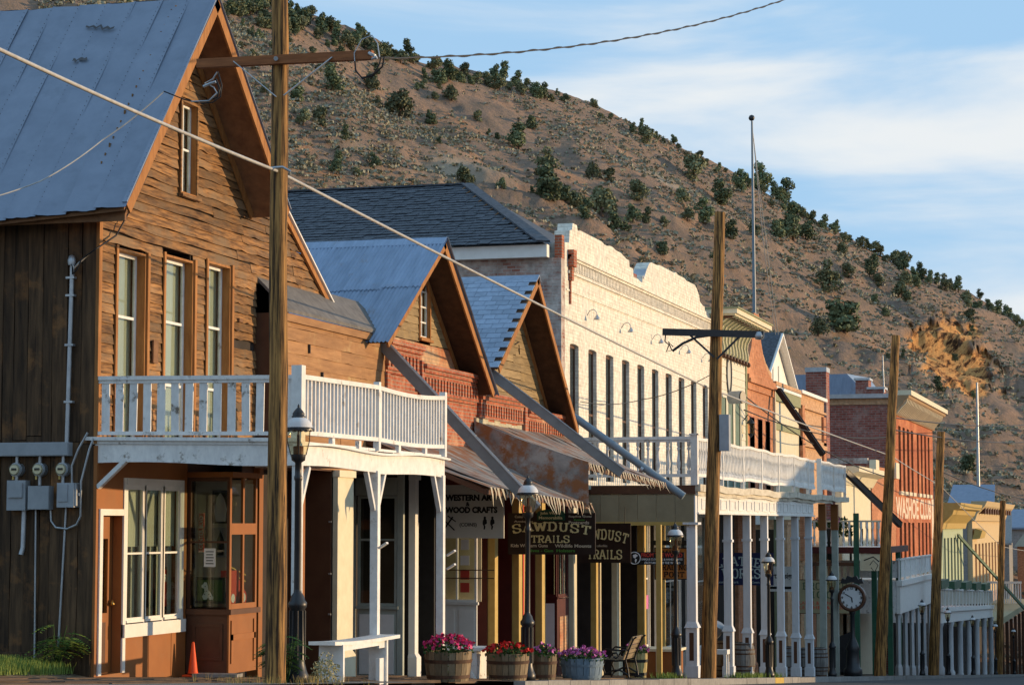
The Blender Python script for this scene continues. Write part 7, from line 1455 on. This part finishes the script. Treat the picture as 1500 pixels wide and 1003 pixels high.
pst = thing('ochre_post', 'ochre painted post holding up the awning edge beside the lamp', 'post', (-11.25,FY(965,-11.25),zs(52))); Yx = FY(965,-11.25); boxes('post_shaft', yel, pst, [(-11.31,-11.19,Yx-.06,Yx+.06,zs(Yx)-.1,.0)])
ws = thing('white_stool', 'white stool table standing in the sun beside the utility pole', 'stool', (-11.2,FY(1056,-11.2),zs(58))); Yx = FY(1055,-11.3); boxes('top', whitecl, ws, [(-11.6,-11.1,Yx-.2,Yx+.2,zs(Yx)+.62,zs(Yx)+.74)])
for dx in (-.20,.20):
    for dy in (-.16,.16): boxes('leg', whitecl, ws, [(-11.35+dx-.03,-11.35+dx+.03,Yx+dy-.03,Yx+dy+.03,zs(Yx)-.05,zs(Yx)+.62)])
ws = thing('grey_planter_box', 'pale grey box table behind the magenta flower barrel', 'box', (-11.6,FY(690,-11.6),zs(36))); Yx = FY(690,-11.7); boxes('box_body', greywh, ws, [(-11.95,-11.5,Yx-.3,Yx+.3,zs(Yx)-.05,zs(Yx)+.52)]); boxes('box_top', whitecl, ws, [(-12.05,-11.35,Yx-.35,Yx+.35,zs(Yx)+.52,zs(Yx)+.57)]); b = MB(); b.beam((-11.75,Yx-.5,zs(Yx)+.5),(-11.45,Yx-.5,zs(Yx)),.04,.04); b.build('prop', whitecl, ws)
cn = thing('traffic_cone', 'orange traffic cone standing by the brown display bay', 'cone', (-13.95,31.15,zs(31.1)+.02)); cn.scale = (.72,.72,.72); b = MB(); b.lathe([(.115,.03),(.10,.06),(.028,.66),(.02,.68),(0,.68)], 18, (0,0,.03)); b.build('cone_body', cone_m, cn, True); b = MB(); b.box(-.17,.17,-.17,.17,0,.035); b.build('base', cone_m, cn, True)
sb = thing('threshold_slab', 'pale plank lying on the boardwalk beside the traffic cone', 'plank', (-13.6,31.1,zs(31))); piece('slab', conc, sb, (-13.55,31.15,zs(31.1)+.04), (.7,.3,.05), (0,0,.1))
ab = thing('black_sandwich_board', 'tilted black board standing on the walk left of the street clock', 'board', (-11.2,FY(1236,-11.2),zs(82))); Yx = FY(1236,-11.2); b = MB(); b.add([(-11.5,Yx,zs(Yx)+.1),(-11.0,Yx,zs(Yx)+.2),(-10.85,Yx,zs(Yx)+1.7),(-11.45,Yx,zs(Yx)+1.45),(-11.5,Yx+.5,zs(Yx)),(-11.0,Yx+.5,zs(Yx)),(-10.85,Yx+.2,zs(Yx)+1.7),(-11.45,Yx+.2,zs(Yx)+1.45)], [(0,1,2,3),(5,4,7,6),(1,5,6,2),(4,0,3,7),(3,2,6,7)]); b.build('panel', black, ab)
# ------------------------------------------------------------------ street clock
Yc_ = FY(1247,XK); ck = thing('street_clock', 'round faced black street clock on a post at the kerb', 'clock', (XK,Yc_,zs(Yc_))); z0 = zs(Yc_); zc_ = px(1247,875,XK).z
b = MB(); b.lathe([(0,0),(.34,0),(.34,.25),(.26,.32),(.22,.9),(.26,1.0),(.20,1.15),(.12,1.35),(.09,1.45),(.08,zc_-z0-.62),(.13,zc_-z0-.55),(.10,zc_-z0-.48)], 12, (XK,Yc_,z0)); b.build('post', black, ck)
def disc(name, mat, y0, y1, r, parent, n=36):
    b = MB(); b.prism([(XK+.93*r*math.cos(2*math.pi*i/n),zc_+.93*r*math.sin(2*math.pi*i/n)) for i in range(n)], 'y', y0, y1); return b.build(name, mat, parent)
disc('drum', black, Yc_-.16, Yc_+.16, .545, ck); f_ = disc('dial', faceW, Yc_-.165, Yc_-.161, .42, ck)
b = MB(); n = 36; b.tube([(XK+.45*math.cos(2*math.pi*i/n),Yc_-.17,zc_+.45*math.sin(2*math.pi*i/n)) for i in range(n+1)], .06, 8); b.build('bezel', darkbr, ck)
for i in range(12): a = R(90-30*(i+1)); text(str(i+1), ink, f_, XK+.345*math.cos(a), Yc_-.166, zc_+.345*math.sin(a)-.045, zc_+.345*math.sin(a)+.045, .075 if i < 9 else .10, .02)
for a, l, w in ((R(150),.27,.03),(R(278),.17,.045)): b = MB(); b.beam((XK,Yc_-.172,zc_),(XK+l*math.cos(a),Yc_-.172,zc_+l*math.sin(a)),w,.006,(0,1,0)); b.build('hand', ink, f_)
b = MB(); pts = [(-.5,.52),(-.42,.72),(-.28,.66),(-.2,.80),(0,.74),(.2,.80),(.28,.66),(.42,.72),(.5,.52),(.3,.5),(0,.56),(-.3,.5)]; b.prism([(XK+u*.85,zc_+v) for u,v in pts], 'y', Yc_-.05, Yc_+.05); b.build('scroll_crest', black, ck)
# ------------------------------------------------------------------ meters and conduit on the board wall
YW = 28.335
def meter(label, X, Z):
    t = thing('electric_meter', label, 'electric meter', (X,YW,Z), 'electric meters on the dark board wall')
    b = MB(); b.tube([(X,YW,Z),(X,YW-.10,Z)], .098, 20); b.build('socket_ring', galv, t); b = MB(); b.tube([(X,YW-.10,Z),(X,YW-.12,Z)], .088, 20); b.build('bezel', greybox, t)
    b = MB(); b.lathe([(.078,0),(.076,.05),(.06,.085),(0,.095)], 18); o = b.build('glass_dome', glass_l, t); o.rotation_euler = (R(90),0,0); o.location = (X,YW-.12,Z)
    b = MB(); b.tube([(X,YW-.121,Z),(X,YW-.15,Z)], .065, 18); b.build('dial', faceW, t); b = MB(); b.box(X-.04,X+.04,YW-.156,YW-.151,Z-.01,Z+.02); b.build('register', ink, t); b = MB(); b.box(X-.035,X-.015,YW-.13,YW-.11,Z-.14,Z-.09); b.build('tag', yel, t)
for X, l in ((-15.39,'left round electric meter above the hooded grey box'),(-15.03,'middle round electric meter above the square grey box'),(-14.67,'right round electric meter above the narrow grey box')): meter(l, X, .77)
def ebox(label, x0, x1, z0, z1, d=.14): t = thing('electrical_box', label, 'electrical box', (x0,YW,z0), 'grey electrical boxes on the dark board wall'); boxes('box_body', greybox, t, [(x0,x1,YW-d,YW,z0,z1)]); return t
t = ebox('grey electrical box with a raised hooded cover, leftmost of three', -15.50, -15.21, .20, .62); boxes('hood_cover', greybox, t, [(-15.47,-15.25,YW-.17,YW-.141,.38,.58)])
t = ebox('plain square grey electrical box between two others', -15.17, -14.84, .21, .54); boxes('lid', greybox, t, [(-15.165,-14.845,YW-.15,YW-.141,.215,.535)])
t = ebox('narrow grey electrical box with a handle beside the house corner', -14.70, -14.44, .24, .58, .18); boxes('lid', greybox, t, [(-14.68,-14.53,YW-.195,YW-.181,.32,.56)]); boxes('handle', galv, t, [(-14.44,-14.41,YW-.16,YW-.03,.26,.57),(-14.409,-14.38,YW-.12,YW-.08,.40,.44)])
wg = thing('wire_gutter_box', 'long grey wiring trough across the dark board wall', 'electrical box', (-15.5,YW,1.05)); boxes('trough', greybox, wg, [(-16.4,-14.56,YW-.13,YW,.96,1.15)]); boxes('trough_lid', greybox, wg, [(-16.39,-14.57,YW-.14,YW-.131,.97,1.14)])
def pipe(label, pts, r, mat=galv, cat='conduit', name='conduit_pipe'): b = MB(); b.tube(pts, r, 8); return tag(b.build(name, mat), label, cat)
mast = thing('service_mast', 'grey conduit mast with weather head rising up the dark board wall', 'conduit', (-14.6,YW-.05,1.15)); b = MB(); b.tube([(-14.62,YW-.06,1.15),(-14.58,YW-.06,3.66)], .032, 10); b.build('mast_pipe', galv, mast); b = MB(); b.lathe([(.05,-.02),(.06,.05),(.04,.11),(0,.13)], 10, (-14.58,YW-.08,3.66)); b.build('weather_head', galv, mast)
for z in (1.7,2.5,3.2,3.45): boxes('pipe_strap', galv, mast, [(-14.66,-14.53,YW-.10,YW-.02,z,z+.03)])
for i, pts in enumerate(([(-14.56,YW-.1,3.68),(-14.48,YW-.2,3.58),(-14.40,YW-.2,3.66),(-14.28,YW-.15,3.78)],[(-14.56,YW-.1,3.68),(-14.50,YW-.2,3.50),(-14.42,YW-.22,3.56),(-14.36,YW-.22,3.7),(-14.3,YW-.15,3.76)])): b = MB(); b.tube(pts, .012, 6); b.build('drip_loop', cablek if i else cable, mast)
for X, l in ((-15.39,''),(-15.03,''),(-14.67,'')): b = MB(); b.tube([(X,YW-.06,.55),(X,YW-.06,.96)], .025, 8); b.build('riser', galv, wg)
pipe('short grey conduit ending in an elbow under the left box', [(-15.27,YW-.05,.20),(-15.28,YW-.05,-.32),(-15.30,YW-.07,-.42)], .035); pipe('thin pale conduit running from the square box to the ground', [(-15.10,YW-.03,.21),(-15.08,YW-.03,-1.9)], .014); pipe('thin pale conduit running from the narrow box down into the shrub', [(-14.63,YW-.03,.24),(-14.72,YW-.03,-1.8)], .016)
pipe('bent conduit looping from the square box up to the balcony', [(-14.87,YW-.03,.20),(-14.86,YW-.03,.05),(-14.78,YW-.04,-.04),(-14.6,YW-.05,-.06),(-14.45,YW-.06,0),(-14.38,YW-.08,.12),(-14.37,YW-.10,.6),(-14.25,YW-.10,1.05),(-14.2,YW-.08,1.2)], .015); pipe('conduit rising from the narrow box to the balcony edge', [(-14.52,YW-.08,.58),(-14.52,YW-.09,.82),(-14.42,YW-.10,1.05),(-14.28,YW-.10,1.28)], .016)
# ------------------------------------------------------------------ plants
def sumac(name, label, c, h, n, seed, lm, lm2=None):
    q = np.random.RandomState(seed); t = thing(name, label, 'plant', c); va = []; vb = []; st = MB()
    for i in range(n):
        a = q.uniform(0,6.28); l = h*q.uniform(.45,1.05); lean = q.uniform(.1,.55); tip = np.array([math.cos(a)*lean*l,math.sin(a)*lean*l,l]); st.tube([(0,0,0),tuple(tip*.5+np.array([0,0,.04])),tuple(tip)], .010, 5, .005)
        for k in range(4):
            a2 = a+q.uniform(-1.4,1.4); fl = h*.38*q.uniform(.7,1.2); p0 = tip*q.uniform(.5,1.0); d = np.array([math.cos(a2),math.sin(a2),.25])
            pts = [p0+d*fl*u+np.array([0,0,-.5*fl*u*u]) for u in np.linspace(0,1,8)]
            st.tube([tuple(p) for p in pts], .004, 4)
            for u in range(1,8):
                for s in (-1,1):
                    side = np.array([-d[1],d[0],0])*s; side /= np.linalg.norm(side); ll = .115*(1-.35*abs(u-4)/4)*q.uniform(.8,1.2); p1 = pts[u]; dirv = side*.85+d*.5+np.array([0,0,-.25]); w = np.cross(dirv,[0,0,1]); w /= np.linalg.norm(w)
                    (va if (lm2 is None or q.uniform() < .55) else vb).extend([p1, p1+dirv*ll*.5+w*ll*.17, p1+dirv*ll, p1+dirv*ll*.5-w*ll*.17])
    st.build('stem', petleaf, t, True); link('leaf_spray', quads_mesh('leaf_spray', np.array(va), lm), t, True)
    if vb: link('young_leaf_spray', quads_mesh('young_leaf_spray', np.array(vb), lm2), t, True)
    return t
sumac('sumac_shrub', 'young sumac shrub with yellow green leaves in front of the dark board wall', (-14.62,28.08,zs(28)+.08), .72, 11, 4, leafg, leafy)
sumac('sumac_shrub', 'leafy green sumac growing at the foot of the nearest utility pole', (-10.75,26.95,zs(27)), .62, 9, 8, leafg)
blob_plant('dry_bush', 'small pale dry bush between the lamp post and the white bench', 'plant', (-10.85,28.6,zs(28.6)), .2, .42, M('dry_bush_leaf', (.24,.22,.11), (.36,.33,.18), bump=0), 420, seed=9, leaf=.022)
blob_plant('weed_clump', 'weed clump growing behind the magenta flower barrel', 'plant', (-11.2,35.2,zs(35.2)), .22, .25, leafg, 160, seed=12, leaf=.04)
# ------------------------------------------------------------------ the other side of the street, outside the frame, added to shade far fronts
def opposite(label, x0, x1, y0, y1, zt, mat, trim):
    zb = zs(y1)-1; t = thing('unseen_street_building', label, 'building', (x0,(y0+y1)/2,zb)); boxes('wall', mat, t, [(x0,x1,y0,y1,zb,zt)]); boxes('cornice', trim, t, [(x0-.45,x0,y0-.1,y1+.1,zt-.5,zt+.15)]); boxes('parapet_cap', trim, t, [(x0,x1,y0-.05,y1+.05,zt,zt+.12)])
    n = int((y1-y0)/2.2)
    for i in range(n):
        y = y0+.6+2.2*i
        for z in (zt-3.2, zt-6.6): w = boxes('window', trim, t, [(x0-.05,x0-.001,y,y+1.1,z,z+2.0)]); piece('pane', glassd, w, (x0-.055,y+.55,z+1), (.01,.9,1.8))
    return t
opposite('unseen tan brick building across the street that shades the long balcony', 8.5, 20, 85, 108, 3.9, brick_t, cream)
opposite('unseen red brick building across the street that shades the low cream building', 8.5, 20, 108.3, 132, 1.3, brick_o, cream)
opposite('unseen grey painted building across the street that shades the lower saloon', 8.5, 20, 132.3, 165, -.6, sage, whitecl)
opposite('unseen pale brick building across the street that shades the far end', 8.5, 20, 165.3, 215, -2.2, brick_t, whitecl)
